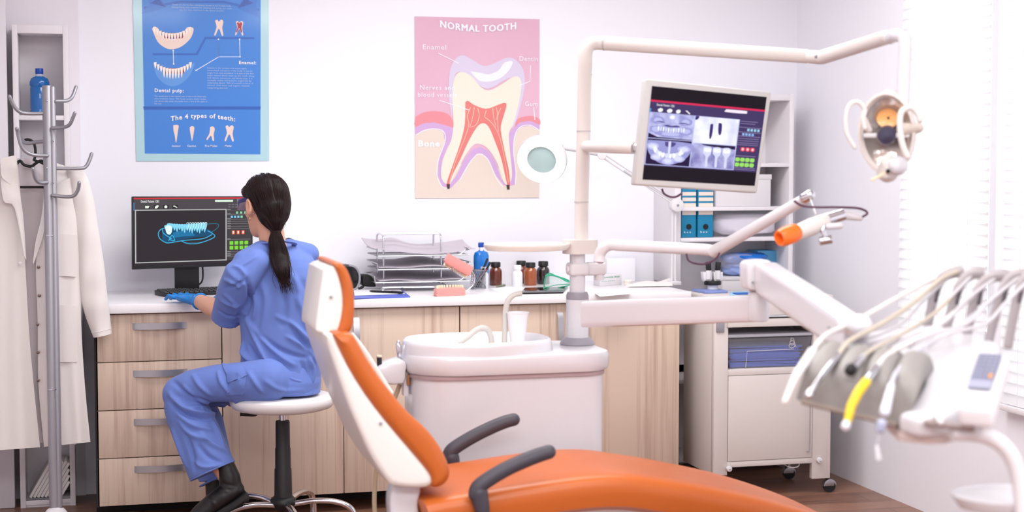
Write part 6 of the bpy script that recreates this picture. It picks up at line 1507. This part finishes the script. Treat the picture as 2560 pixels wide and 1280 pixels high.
# head frame: she looks away to the left, towards the screen
HC = px(664, 513, 5.93)
hf = Vector((-.40, .91, -.12)).normalized(); hl = Vector((0, 0, 1)).cross(hf).normalized(); hu = hf.cross(hl)
if hl.dot(Vector((-1, -.6, 0))) < 0: hl = -hl
hu = Vector((0, 0, 1)); hu = (hu-hf*hu.dot(hf)).normalized()
def H(f, l, u): return HC+hf*f+hl*l+hu*u
def headmesh(mb):
    R = []
    # stations from chin to crown: (height, forward centre, half depth, half width)
    for u, fc, hd, hw in ((-.118, .052, .018, .016), (-.112, .050, .034, .030), (-.098, .040, .050, .042), (-.075, .026, .064, .053), (-.05, .014, .076, .060), (-.02, .004, .086, .067), (.01, .0, .092, .071), (.04, -.004, .094, .073), (.065, -.008, .088, .069), (.088, -.010, .070, .056), (.102, -.010, .044, .036), (.108, -.010, .014, .012)):
        R.append([H(fc+math.cos(2*PI*j/28)*hd*(1.0 if math.cos(2*PI*j/28) > 0 else .95), math.sin(2*PI*j/28)*hw, u) for j in range(28)])
    mb.rings(R)
    mb.capsule([H(.088, 0, .012), H(.100, 0, -.012), H(.106, 0, -.030)], [.008, .011, .013], 10)          # nose
    mb.capsule([H(.085, .02, -.062), H(.091, 0, -.064), H(.085, -.02, -.062)], [.006, .009, .006], 8)     # lips
    mb.capsule([H(.085, .02, -.070), H(.089, 0, -.074), H(.085, -.02, -.070)], [.006, .008, .006], 8)
    mb.capsule([H(.075, .035, .028), H(.088, .0, .03), H(.075, -.035, .028)], [.009, .010, .009], 8)      # brow
    for s in (1, -1):
        mb.ball(H(.060, s*.036, -.025), .020, 10)
        # ears
        mb.rings([[H(-.008+math.cos(2*PI*j/16)*.017*k-.004, s*(.066+o), -.006+math.sin(2*PI*j/16)*.031*k) for j in range(16)] for k, o in ((.7, -.006), (1, .006), (1.08, .017), (.85, .021), (.5, .014))])
        mb.ball(H(-.006, s*.070, -.036), .009, 10)
HB = MB(); headmesh(HB)
neck0, neck1 = H(-.018, 0, -.07), px(686, 628, 5.92)
HB.capsule([neck0, lerp(neck0, neck1, .5), neck1, px(690, 640, 5.93)], [.050, .049, .050, .046], 22)
# bare body under the clothes, one continuous surface
def limb(mb, pts, r, n=16): mb.capsule(pts, r, n)
shL, elL, wrL = px(632, 684, 5.85), px(548, 776, 5.98), px(492, 750, 6.20)
shR, elR, wrR = px(752, 676, 6.0), px(770, 780, 6.16), px(640, 742, 6.30)
chest = px(700, 720, 5.93); hips = px(702, 940, 5.93)
HB.capsule([px(694, 665, 5.92), chest, px(704, 820, 5.93), hips], [(.085, .05), (.100, .06), (.095, .06), (.105, .07)], 24, ref=RGT)
limb(HB, [shL, lerp(shL, elL, .5), elL], [.036, .036, .034]); limb(HB, [shR, lerp(shR, elR, .5), elR], [.036, .036, .034])
limb(HB, [elL, lerp(elL, wrL, .35), wrL], [.037, .038, .025]); limb(HB, [elR, lerp(elR, wrR, .35), wrR], [.037, .038, .025])
hipL, knL, anL = px(672, 958, 5.86), px(452, 984, 5.90), px(574, 1202, 5.86)
hipR, knR, anR = px(715, 945, 6.02), px(478, 976, 6.08), px(538, 1200, 6.10)
for a, b_, c_ in ((hipL, knL, anL), (hipR, knR, anR)):
    limb(HB, [a, lerp(a, b_, .5), b_], [.050, .044, .044]); limb(HB, [b_, lerp(b_, c_, .35), c_], [.046, .048, .034])
def hand(mb, wr, tips, palm, r=.0085, thumb=None):
    """palm plus five bent fingers; tips run from index to little finger"""
    mb.capsule([wr, lerp(wr, palm, .5), palm], [(.024, .018), (.034, .017), (.038, .014)], 16, ref=thumbdir)
    for i, (kn_, mid, tip) in enumerate(tips):
        k = (1, 1.02, .96, .84)[i]
        mb.capsule([palm+(kn_-palm)*.3, kn_, mid, tip], [r*1.15*k, r*1.08*k, r*k, r*.82*k], 10)
    mb.capsule([lerp(wr, palm, .35), thumb[0], thumb[1]], [r*1.3, r*1.15, r*.95], 10)
def fingers(palm, fw, sp, drop, ln=.036):
    out = []
    for i in range(4):
        o = sp*((1.5-i)*.0215); L_ = ln*(.95, 1.06, 1.0, .8)[i]; f2 = (fw+sp*(.10*(1.5-i))).normalized()
        kn_ = palm+o+f2*.030; mid = kn_+f2*L_+Vector((0, 0, .004)); tip = mid+f2*L_*.75+Vector((0, 0, -drop))
        out.append((kn_, mid, tip))
    return out
# left hand on the near end of the keyboard, fingers pointing left and away
pmL = px(462, 744, 6.27); fwL = (px(436, 738, 6.34)-pmL).normalized(); spL = Vector((0, 0, 1)).cross(fwL).normalized(); thumbdir = spL
if spL.dot(Vector((1, 1, 0))) < 0: spL = -spL
tipsL = fingers(pmL, fwL, spL, .016); thL = (pmL+spL*.042+fwL*.004+Vector((0, 0, -.006)), pmL+spL*.050+fwL*.034+Vector((0, 0, -.014)))
hand(HB, wrL, tipsL, pmL, thumb=thL)
pmR = px(600, 736, 6.36); fwR = Vector((-.75, .6, -.05)).normalized(); spR = fwR.cross(Vector((0, 0, 1))).normalized()*-1
tipsR = fingers(pmR, fwR, spR, .014); thR = (pmR-spR*.04+fwR*.01, pmR-spR*.045+fwR*.035+Vector((0, 0, -.01)))
thumbdir = spR
hand(HB, wrR, tipsR, pmR, thumb=thR)
# feet
toeL = px(492, 1296, 5.84)
HB.capsule([anL, px(585, 1232, 5.86), px(540, 1262, 5.85), toeL], [.034, .034, .032, .026], 14)
toeR = px(450, 1330, 6.08); HB.capsule([anR, px(560, 1285, 6.10), px(510, 1310, 6.09), toeR], [.034, .034, .032, .026], 14)
bodypart('body', remesh(HB, .0055, 3), skin)
# ---- gloves
for wr, tips, pm, th_, el, td in ((wrL, tipsL, pmL, thL, elL, spL), (wrR, tipsR, pmR, thR, elR, spR)):
    thumbdir = td; G = MB()
    cu = lerp(wr, el, .10); cu2 = lerp(wr, el, .16)
    G.capsule([cu, wr, lerp(wr, pm, .5), pm], [(.032, .029), (.030, .024), (.038, .021), (.042, .018)], 18, ref=td)
    G.tube([cu2, cu], [.036, .032], 18)
    for i, (a, b_, c_) in enumerate(tips):
        k = (1, 1.02, .96, .84)[i]; G.capsule([pm+(a-pm)*.3, a, b_, c_], [.0118*k, .0112*k, .0104*k, .0088*k], 12)
    G.capsule([lerp(wr, pm, .35), th_[0], th_[1]], [.0145, .0128, .0105], 12)
    me = remesh(G, .0035, 3)
    if el is elL: folds(me, [([(478, 732), (486, 745), (484, 760)], .004, .003), ([(488, 735), (492, 748), (488, 762)], .004, -.003), ([(446, 733), (460, 738), (474, 740)], .003, .002), ([(440, 740), (455, 745), (470, 748)], .003, .0018), ([(462, 728), (470, 742), (468, 754)], .003, -.002)])
    bodypart('glove', me, glovem, PW)
# ---- scrub top
T = MB()
sta = [(982, 702, 99, .118), (950, 702, 100, .120), (915, 703, 101, .116), (880, 705, 102, .112), (840, 705, 102, .108), (800, 703, 103, .106), (760, 700, 104, .108), (720, 698, 104, .108), (690, 696, 104, .104), (665, 692, 99, .096), (645, 690, 88, .085), (628, 688, 66, .070), (614, 687, 46, .060)]
Rr = []
for v, u, h, dp in sta:
    c_ = px(u, v, 5.94); ring = []
    for j in range(36):
        a = 2*PI*j/36; co, si = math.cos(a), math.sin(a); k = (abs(co)**2.3+abs(si)**2.3)**(-1/2.3)
        fw_ = Vector((FWD.x, FWD.y, 0)).normalized()
        ring.append(c_+RGT*co*k*h*S+fw_*si*k*dp)
    Rr.append(ring)
T.rings(Rr)
T.capsule([px(640, 655, 5.84), px(604, 688, 5.82), px(584, 735, 5.88), px(572, 778, 5.96)], [.055, .068, .066, .058], 22)       # near sleeve
T.tube([px(580, 745, 5.9), px(570, 780, 5.96), px(566, 796, 5.98)], [.062, .060, .061], 22)
T.capsule([px(745, 645, 6.0), px(768, 682, 6.02), px(772, 740, 6.08), px(768, 790, 6.14)], [.055, .062, .060, .055], 20)        # far sleeve
T.capsule([px(720, 622, 5.98), px(770, 636, 6.0)], [.040, .044], 16)
T.capsule([px(655, 628, 5.88), px(612, 655, 5.84)], [.042, .046], 16)
top_me = remesh(T, .0058, 5)
F = []
W = lambda pts, R_, A_: F.append((pts, R_*.85, A_*2.2))
W([(615, 800), (640, 850), (665, 900), (690, 935)], .011, .008); W([(605, 780), (650, 840), (700, 890), (740, 915)], .010, .006)
W([(640, 830), (690, 868), (735, 888), (770, 895)], .009, -.006); W([(608, 855), (612, 885), (625, 905)], .009, .008); W([(622, 860), (640, 890), (660, 905)], .008, -.006)
W([(690, 790), (735, 815), (770, 850), (790, 880)], .010, .007); W([(715, 800), (750, 845), (782, 900)], .009, -.006); W([(715, 840), (760, 868), (792, 905)], .009, .006)
W([(740, 740), (760, 790), (772, 850), (775, 920)], .012, .006); W([(755, 700), (782, 770), (795, 850)], .012, -.005)
W([(770, 890), (782, 925), (780, 960)], .010, .006); W([(752, 900), (762, 935), (758, 965)], .009, -.006); W([(700, 930), (735, 950), (770, 955)], .009, .005)
W([(580, 665), (600, 672), (612, 690), (606, 715)], .008, .005); W([(560, 700), (580, 705), (600, 720)], .008, .006); W([(560, 720), (590, 712), (615, 700)], .007, -.005)
W([(612, 690), (625, 730), (618, 775), (600, 805)], .010, -.008); W([(628, 720), (640, 760), (632, 800)], .010, .005)
W([(550, 750), (575, 762), (600, 765)], .008, .004); W([(545, 775), (570, 790), (600, 788)], .008, -.004); W([(556, 735), (572, 745), (590, 770), (585, 800)], .008, .004)
W([(640, 640), (620, 655), (598, 668)], .007, .003); W([(650, 700), (665, 745), (660, 800), (650, 840)], .014, .005); W([(705, 720), (712, 770), (705, 820)], .016, -.005)
W([(728, 680), (745, 720), (748, 770)], .012, .005); W([(775, 640), (790, 670), (796, 700)], .009, .004); W([(600, 870), (650, 925), (680, 960)], .009, .005)
folds(top_me, F); bodypart('scrub_top', top_me, scrub)
# sleeve hem and collar trim
hem = px(566, 796, 5.98); ax = (px(580, 745, 5.9)-hem).normalized(); b1, b2 = basis(ax)
nc = px(688, 612, 5.92); nn_ = (Vector((0, 0, 1))+hf*.25).normalized(); e1_ = RGT; e2_ = nn_.cross(e1_).normalized()
part('collar', MB().tube([nc+e1_*math.cos(2*PI*j/32)*.074+e2_*math.sin(2*PI*j/32)*.072+Vector((0, 0, .004 if math.cos(2*PI*j/32) > 0 else -.004)) for j in range(32)], [(.004, .010)]*32, 8, closed=True, ref=(0, 0, 1)), scrub, PW)
part('undershirt', MB().tube([px(u, v, d_) for u, v, d_ in ((708, 612, 5.97), (713, 603, 5.99), (722, 599, 6.0), (731, 602, 6.0), (737, 612, 5.99))], [(.004, .009)]*5, 8, ref=(0, 1, 0)), M['rubber'], PW, 'black undershirt at the neckline')
# ---- trousers
Tr = MB()
Tr.tube([px(700, 900, 5.93), px(702, 925, 5.93), px(704, 960, 5.93), px(706, 986, 5.93)], [(.11, .08), (.145, .11), (.152, .125), (.140, .115)], 28, ref=RGT)
Tr.capsule([px(672, 950, 5.84), px(610, 955, 5.84), px(540, 958, 5.86), px(485, 968, 5.88), px(452, 985, 5.90)], [.085, .076, .070, .068, .070], 24)
Tr.tube([px(445, 975, 5.90), px(455, 1000, 5.895), px(470, 1034, 5.89), px(494, 1090, 5.88), px(515, 1140, 5.87), px(531, 1178, 5.865)], [.050, .074, .084, .088, .089, .0905], 26)
Tr.capsule([px(715, 945, 6.02), px(600, 958, 6.05), px(478, 980, 6.08)], [.082, .074, .070], 20)
Tr.tube([px(470, 975, 6.08), px(484, 1000, 6.08), px(512, 1060, 6.09), px(530, 1130, 6.10), px(541, 1196, 6.10)], [.05, .072, .074, .070, .071], 22)
tr_me = remesh(Tr, .0058, 5)
F = []
W([(420, 980), (460, 1020), (520, 1035), (560, 1030)], .011, .008); W([(425, 1005), (470, 1040), (530, 1050)], .009, -.007); W([(440, 1030), (480, 1062), (530, 1075)], .010, .006)
W([(455, 965), (500, 1000), (560, 1012), (600, 1000)], .010, .006); W([(430, 950), (470, 985), (520, 1005), (575, 1018)], .010, -.006)
W([(480, 935), (500, 965), (530, 990)], .010, .005); W([(545, 925), (552, 955), (575, 985)], .008, .005); W([(565, 930), (570, 960), (590, 985)], .008, -.005); W([(600, 920), (598, 950), (610, 985)], .008, .005)
W([(430, 1070), (450, 1120), (468, 1170)], .012, .006); W([(465, 1085), (480, 1130), (488, 1180)], .010, -.006); W([(500, 1080), (530, 1110), (570, 1130)], .010, .006); W([(495, 1110), (520, 1140), (560, 1160)], .010, -.006)
W([(530, 1050), (545, 1085), (560, 1120)], .010, .006); W([(445, 1050), (475, 1085), (520, 1100)], .009, .005); W([(480, 1150), (510, 1168), (560, 1160)], .008, .004)
W([(620, 930), (640, 960), (660, 985)], .010, .005); W([(660, 950), (700, 975), (760, 975)], .010, .004); W([(470, 1020), (500, 1018), (505, 1030)], .007, .006)
folds(tr_me, F); bodypart('scrub_trousers', tr_me, scrub)
hc_ = px(531, 1177, 5.865); ax = (px(515, 1140, 5.87)-hc_).normalized(); b1, b2 = basis(ax)
part('trouser_hem', MB().tube([hc_+b1*math.cos(2*PI*j/28)*.0895+b2*math.sin(2*PI*j/28)*.0895 for j in range(28)], .0028, 8, closed=True), scrub, PW)
part('trouser_hem', MB().tube([px(542, 1197, 6.10)+b1*math.cos(2*PI*j/24)*.071+b2*math.sin(2*PI*j/24)*.071 for j in range(24)], .0035, 8, closed=True), scrub, PW)
# cargo pocket flap lying on the near thigh
bv = BVHTree.FromPolygons([v.co.copy() for v in tr_me.vertices], [tuple(p.vertices) for p in tr_me.polygons])
offP = OFF[PW.name]
def onleg(u, v, l=.003):
    h = bv.ray_cast(EYE-offP, ray(u, v).normalized()); return (h[0]+offP+h[1]*l) if h[0] is not None else PD(u, v, 5.78)
def patch(name, q4, l=.004, n=5):
    g_ = MB().grid(lambda s, t2: onleg(*[lerp(lerp(q4[0][k], q4[1][k], s), lerp(q4[3][k], q4[2][k], s), t2) for k in (0, 1)], l), n, n, thick=.0028); return part(name, g_, scrub, PW)
patch('pocket_flap', [(556, 912), (606, 918), (622, 938), (574, 956)], .007)
patch('cargo_pocket', [(574, 952), (618, 940), (608, 985), (566, 988)], .003)
# ---- boots
B = MB(); d = 5.85
B.capsule([px(560, 1158, 5.86), px(574, 1195, 5.86), px(577, 1216, 5.86)], [.036, .041, .042], 20)
B.capsule([px(588, 1226, 5.86), px(560, 1240, 5.855), px(530, 1262, 5.85), px(500, 1286, 5.845), px(478, 1304, 5.84)], [(.040, .036), (.046, .042), (.043, .040), (.044, .036), (.038, .027)], 20, ref=(0, 1, 0))
me = remesh(B, .005, 4); folds(me, [([(540, 1215), (556, 1225), (575, 1230)], .005, .003), ([(550, 1205), (566, 1212), (588, 1214)], .005, -.003), ([(520, 1245), (535, 1258), (545, 1275)], .005, .003)])
bt = bodypart('boot', me, bootm)
sol = [px(u, v, d) for u, v in ((612, 1228), (622, 1238), (620, 1248), (575, 1274), (530, 1302), (490, 1332), (462, 1332), (458, 1322), (490, 1304), (540, 1274), (585, 1248))]
part('sole', MB().pillow([p+Vector((0, -.042, 0)) for p in sol], (0, .084, 0), .008, 3), M['rubber'], bt)
B = MB(); B.capsule([px(532, 1150, 6.10), px(540, 1195, 6.10), px(545, 1270, 6.10)], [.042, .044, .044], 16); B.capsule([px(560, 1290, 6.10), px(510, 1315, 6.09), px(455, 1335, 6.08)], [.042, .042, .034], 16)
bt = bodypart('boot', remesh(B, .006, 4), bootm)
zb = min((offP+v.co).z for v in bt.data.vertices)
part('sole', MB().hexa([px(590, 1290, 6.10)*1, px(590, 1290, 6.10)+Vector((0, .07, 0)), px(430, 1345, 6.06)+Vector((0, .07, 0)), px(430, 1345, 6.06)], [px(590, 1278, 6.10), px(590, 1278, 6.10)+Vector((0, .07, 0)), px(430, 1333, 6.06)+Vector((0, .07, 0)), px(430, 1333, 6.06)], .006), M['rubber'], bt)
# ---- hair: smooth cap drawn back to a low ponytail
Hc = MB(); tie = px(690, 577, 5.85)
R = []
for u, fc, hd, hw in ((-.045, -.062, .038, .050), (-.03, -.056, .048, .060), (-.01, -.052, .056, .069), (.012, -.046, .066, .074), (.026, -.024, .086, .080), (.045, -.014, .096, .083), (.065, -.010, .094, .080), (.09, -.010, .078, .066), (.108, -.010, .052, .044), (.118, -.010, .018, .016)):
    R.append([H(fc+math.cos(2*PI*j/30)*hd, math.sin(2*PI*j/30)*hw, u) for j in range(30)])
Hc.rings(R)
Hc.capsule([H(-.055, 0, -.02), H(-.075, 0, -.045), tie], [.066, .045, .020], 20)
Hc.capsule([px(676, 500, 5.88), px(682, 525, 5.86), px(690, 548, 5.85)], [.058, .056, .034], 20)
Hc.capsule([px(660, 520, 5.86), px(666, 545, 5.85), px(684, 564, 5.85)], [.032, .030, .022], 16)
Hc.capsule([px(706, 505, 5.90), px(704, 535, 5.87), px(694, 562, 5.85)], [.034, .030, .020], 16)
Hc.capsule([H(-.04, .042, -.0), H(-.062, .035, -.04), tie], [.035, .028, .015], 14); Hc.capsule([H(-.03, -.045, -.0), H(-.062, -.035, -.04), tie], [.035, .028, .015], 14)
Hc.capsule([H(.050, .052, .058), H(.025, .066, .048), H(-.025, .068, .036), H(-.05, .055, .01)], [.018, .018, .018, .020], 12)
hair_me = remesh(Hc, .0045, 8)
hv = BVHTree.FromPolygons([v.co.copy() for v in hair_me.vertices], [tuple(p.vertices) for p in hair_me.polygons])
hair = bodypart('hair', hair_me, hairm)
strand_m = mat('hair_strand', (36, 20, 20), .5, spec=.3, vary=.3, vscale=20)
st = MB(); rnd = random.Random(4)
for k in range(210):
    a = rnd.uniform(0, 2*PI); f0 = rnd.uniform(.2, 1)
    start = H(.085*math.cos(a)*f0+.0, .08*math.sin(a)*f0, .10*math.sqrt(max(0, 1-f0*f0))+.012+rnd.uniform(0, .01))
    P = []
    for i in range(9):
        p = lerp(start, tie, i/8); c_ = HC+hf*-.02; dr_ = (p-c_)
        if dr_.length < 1e-4: continue
        hit = hv.ray_cast(c_+dr_.normalized()*.25, -dr_.normalized())
        if hit[0] is None: continue
        P.append(hit[0]+dr_.normalized()*.0007)
    if len(P) > 5 and (P[0]-P[-1]).length > .03: st.tube(smooth_path(P, 2), [rnd.uniform(.0006, .0012)]*(2*(len(P)-1)+1), 4)
part('combed_strands', st, strand_m, hair)['kind'] = 'stuff'
part('hair_tie', MB().tube([tie+Vector((math.cos(2*PI*j/18)*.0155, math.sin(2*PI*j/18)*.0155, -.004+.003*math.cos(2*PI*j/18))) for j in range(18)], .0042, 8, closed=True), M['rubber'], hair)
# ponytail
pt = MB(); ctr = [(690, 577), (692, 605), (698, 640), (704, 670), (708, 694), (712, 712)]; wid = [.014, .030, .036, .033, .022, .004]
C_ = smooth_path([px(u, v, 5.79 if v > 640 else 5.83) for u, v in ctr], 5); Wd = smooth_path([Vector((w_, 0, 0)) for w_ in wid], 5)
pt.tube(C_, [(w_.x*.86, w_.x*.5) for w_ in Wd], 14, ref=RGT)
tail = part('ponytail', pt, hairm, hair)
ss = MB()
for k in range(170):
    a = rnd.uniform(0, 2*PI); rr = math.sqrt(rnd.uniform(.3, 1)); P = []; L_ = rnd.uniform(.92, 1.22) if k % 6 else rnd.uniform(.7, .95); wv1, wv2 = rnd.uniform(0, 6), rnd.uniform(-.006, .012)
    n = len(C_)
    for i in range(n):
        f = i/(n-1)*L_; c_ = polylerp(C_, min(1, f)); w_ = polylerp(Wd, min(1, f)).x
        if f > 1: c_ = c_+(C_[-1]-C_[-3])*(f-1)*22
        w_ = max(w_, .006 if f < .1 else .019)
        P.append(c_+RGT*(math.cos(a)*w_*rr+wv2*f*f+.003*math.sin(f*7+wv1))+Vector((-.25, -.96, 0))*(math.sin(a)*w_*.55*rr+.002*math.sin(f*9+wv1)))
    r0 = rnd.uniform(.0008, .0016); ss.tube(P, [r0*(1-.75*(i/(n-1))**3) for i in range(n)], 5)
part('tail_strands', ss, strand_m, tail)['kind'] = 'stuff'
fl = MB()
for pts in ([(720, 640), (728, 665), (738, 690)], [(706, 555), (714, 560), (708, 572)], [(640, 440), (650, 434), (662, 433)], [(684, 676), (682, 700), (690, 720)], [(706, 700), (724, 706), (734, 712)]):
    fl.tube([px(u, v, 5.80) for u, v in sm2(pts, 5)], .0006, 4)
part('flyaway_strand', fl, strand_m, hair)['kind'] = 'stuff'
# ---- safety glasses and earrings
gl = MB(); A = H(-.012, .074, .026); Bq = H(.060, .078, .022); Cq = H(.098, .060, .016)
part('glasses_arm', MB().tube(smooth_path([A, Bq, Cq], 5), [(.003, .0085)]*11, 8, ref=hl), mat('navy_frame', (34, 34, 110), .3), PW)
part('glasses_arm', MB().tube(smooth_path([H(-.012, -.074, .026), H(.060, -.078, .022), H(.098, -.060, .016)], 5), [(.003, .0085)]*11, 8, ref=hl), mat('navy_frame', (34, 34, 110), .3), PW)
part('glasses_lens', MB().grid(lambda s, t2: H(.112-.020*(2*s-1)**2, (s-.5)*.14, .034-t2*.042), 14, 6, thick=.002), mat('lens_clear', (190, 178, 206), .08, alpha=.45, coat=.4), PW)
e = H(.002, .074, -.050)
part('earring', MB().tube([e+hf*math.cos(2*PI*j/16)*.0085+Vector((0, 0, 1))*math.sin(2*PI*j/16)*.0085 for j in range(14)], .0016, 8), mat('gold', (214, 180, 140), .2, metal=.9), PW)
part('ear_stud', MB().ball(H(-.026, .068, -.034), .0028, 8), M['chrome'], PW)
# ================================================================== hanger and lab coat on the stand
yh = CS.y+.105
hb_ = thing('coat_hanger', 'black plastic hanger inside the white lab coat', 'hanger', PY(80, 400, yh))
part('hook', MB().tube([PY(u, v, yh) for u, v in sm2([(50, 362), (56, 354), (68, 349), (82, 354), (88, 370), (88, 390), (84, 402)], 5)], .0055, 10), M['black'], hb_)
part('neck_bar', MB().tube([PY(u, v, yh) for u, v in sm2([(20, 430), (38, 414), (50, 402), (60, 412), (78, 416), (90, 408), (104, 402), (120, 414), (150, 430), (200, 452)], 4)], .006, 10), M['black'], hb_)
part('collar_bar', MB().tube([PY(u, v, yh) for u, v in sm2([(84, 400), (96, 404), (110, 410), (130, 425), (170, 445), (205, 462)], 4)], .005, 8), M['black'], hb_)
part('trouser_bar', MB().tube([PY(10, 468, yh), PY(215, 468, yh)], .005, 10), M['black'], hb_)
coatm = mat('coat_cloth', (228, 223, 220), .85, bump=.15, bscale=500, sheen=.15, vary=.015, vscale=4)
lining = mat('coat_inside', (226, 218, 222), .9, bump=.1, bscale=400)
ct = thing('lab_coat', 'white open lab coat hanging on the grey coat stand', 'coat', PY(100, 1120, yh))
def sheetpx(left, right, y0fn, n=36, m=60, th=.003):
    Lp, Rp = [Vector((u, v, 0)) for u, v in left], [Vector((u, v, 0)) for u, v in right]
    Ls, Rs = smooth_path(Lp, 4), smooth_path(Rp, 4)
    def fn(s, t):
        a, b_ = polylerp(Ls, t), polylerp(Rs, t); q = lerp(a, b_, s)
        return PY(q.x, q.y, y0fn(s, t))
    return MB().grid(fn, n, m, thick=th)
yc = yh-.0
bk_ = sheetpx([(44, 396), (30, 600), (20, 800), (10, 1000), (0, 1100)], [(112, 396), (150, 600), (160, 800), (170, 1000), (190, 1112)], lambda s, t: yc+.035+.006*math.sin(s*9+t*2))
part('inside_back', bk_, lining, ct)
lf = sheetpx([(-60, 440), (-90, 560), (-110, 760), (-120, 940), (-130, 1135)], [(42, 398), (50, 470), (62, 640), (75, 860), (100, 1118)],
             lambda s, t: yc-.012-.055*math.sin(min(1, s*1.1)*PI*.5)*(1-s*.35)+.009*math.sin(s*12+t*2.2)*t+.006*math.sin(s*23+1+t*4)*t+.01*s)
part('left_front', lf, coatm, ct)
rf = sheetpx([(118, 470), (104, 560), (90, 660), (94, 800), (96, 960), (110, 1117)], [(186, 440), (205, 560), (206, 680), (203, 800), (212, 960), (226, 1105)],
             lambda s, t: yc-.03-.028*math.sin(min(1, s*1.02)*PI)**.7+.010*math.sin(s*11+t*3)*t**1.5+.004*math.sin(s*19+t*2)*(t**2))
part('right_front', rf, coatm, ct)
sh = sheetpx([(112, 398), (108, 430), (118, 480)], [(160, 414), (190, 440), (206, 500)], lambda s, t: yc-.045+.01*s, 14, 12)
part('shoulder', sh, coatm, ct)
# lapels
lp_ = sheetpx([(0, 410), (8, 500), (36, 520), (60, 640)], [(40, 396), (46, 460), (58, 540), (66, 650)], lambda s, t: yc-.078+.012*s-.006*math.sin(s*PI), 12, 24, .004)
part('lapel', lp_, coatm, ct)
part('lapel_notch', sheetpx([(2, 395), (2, 430), (6, 445)], [(40, 388), (40, 430), (26, 462)], lambda s, t: yc-.086+.008*s, 8, 10, .004), coatm, ct)
part('lapel', sheetpx([(112, 470), (104, 540), (90, 600), (82, 655)], [(122, 410), (118, 500), (110, 580), (84, 660)], lambda s, t: yc-.052, 8, 20, .004), coatm, ct)
# sleeve on the right, a soft tube with crumples
SL = [((172, 420), 8), ((182, 430), 18), ((194, 450), 24), ((205, 500), 27), ((215, 570), 29), ((224, 650), 32), ((232, 720), 32), ((243, 780), 29), ((256, 838), 22)]
C_ = smooth_path([PY(u, v, yc-.02) for (u, v), r in SL], 7); W_ = smooth_path([Vector((r*6.4/3900, 0, 0)) for _, r in SL], 7)
R = []
for i, c_ in enumerate(C_):
    f = i/(len(C_)-1); tg = (C_[min(i+1, len(C_)-1)]-C_[max(i-1, 0)]).normalized(); sd = tg.cross(Vector((0, 1, 0))).normalized()
    R.append([c_+sd*math.cos(2*PI*j/26)*W_[i].x*(1+.015*math.sin(i*.37+j*.7))+Vector((0, 1, 0))*math.sin(2*PI*j/26)*(.036+.003*math.sin(i*.31+j*.9)*min(1, f*3)+.003*math.sin(i*.7)*f) for j in range(26)])
part('sleeve', MB().rings(R), coatm, ct)
part('cuff_seam', MB().tube([R[-3][j]+(R[-3][j]-C_[-3])*.02 for j in range(26)], .0012, 5, closed=True), coatm, ct)
part('sleeve', MB().capsule([PY(-40, 460, yc), PY(-80, 620, yc), PY(-110, 850, yc)], [.05, .055, .04], 20), coatm, ct)
# pockets, seams, buttons
part('chest_pocket', sheetpx([(144, 584), (144, 690)], [(192, 588), (192, 692)], lambda s, t: yc-.0605+.006*abs(s-.4), 8, 8, .002), coatm, ct)
part('side_pocket', sheetpx([(143, 762), (145, 905)], [(190, 765), (194, 905)], lambda s, t: yc-.063+.008*abs(s-.4), 8, 8, .002), coatm, ct)
bm_ = mat('snap_metal', (120, 104, 98), .3, metal=.8)
for u, v in ((96, 668), (98, 739), (94, 811), (95, 881), (95, 951)):
    q_ = PY(u, v, yc-.040); part('button', MB().cyl(q_, q_+Vector((0, -.004, 0)), .0065, 14, .001), bm_, ct)
for u, v in ((54, 585), (51, 658)):
    q_ = PY(u, v, yc-.065); part('button', MB().lathe([(.004, 0), (.0065, .001), (.004, .002)], q_, 14, (0, -1, 0)), lining, ct)
part('hem', sheetpx([(98, 1100), (100, 1116)], [(224, 1095), (226, 1104)], lambda s, t: yc-.062, 10, 2, .002), coatm, ct) if False else None
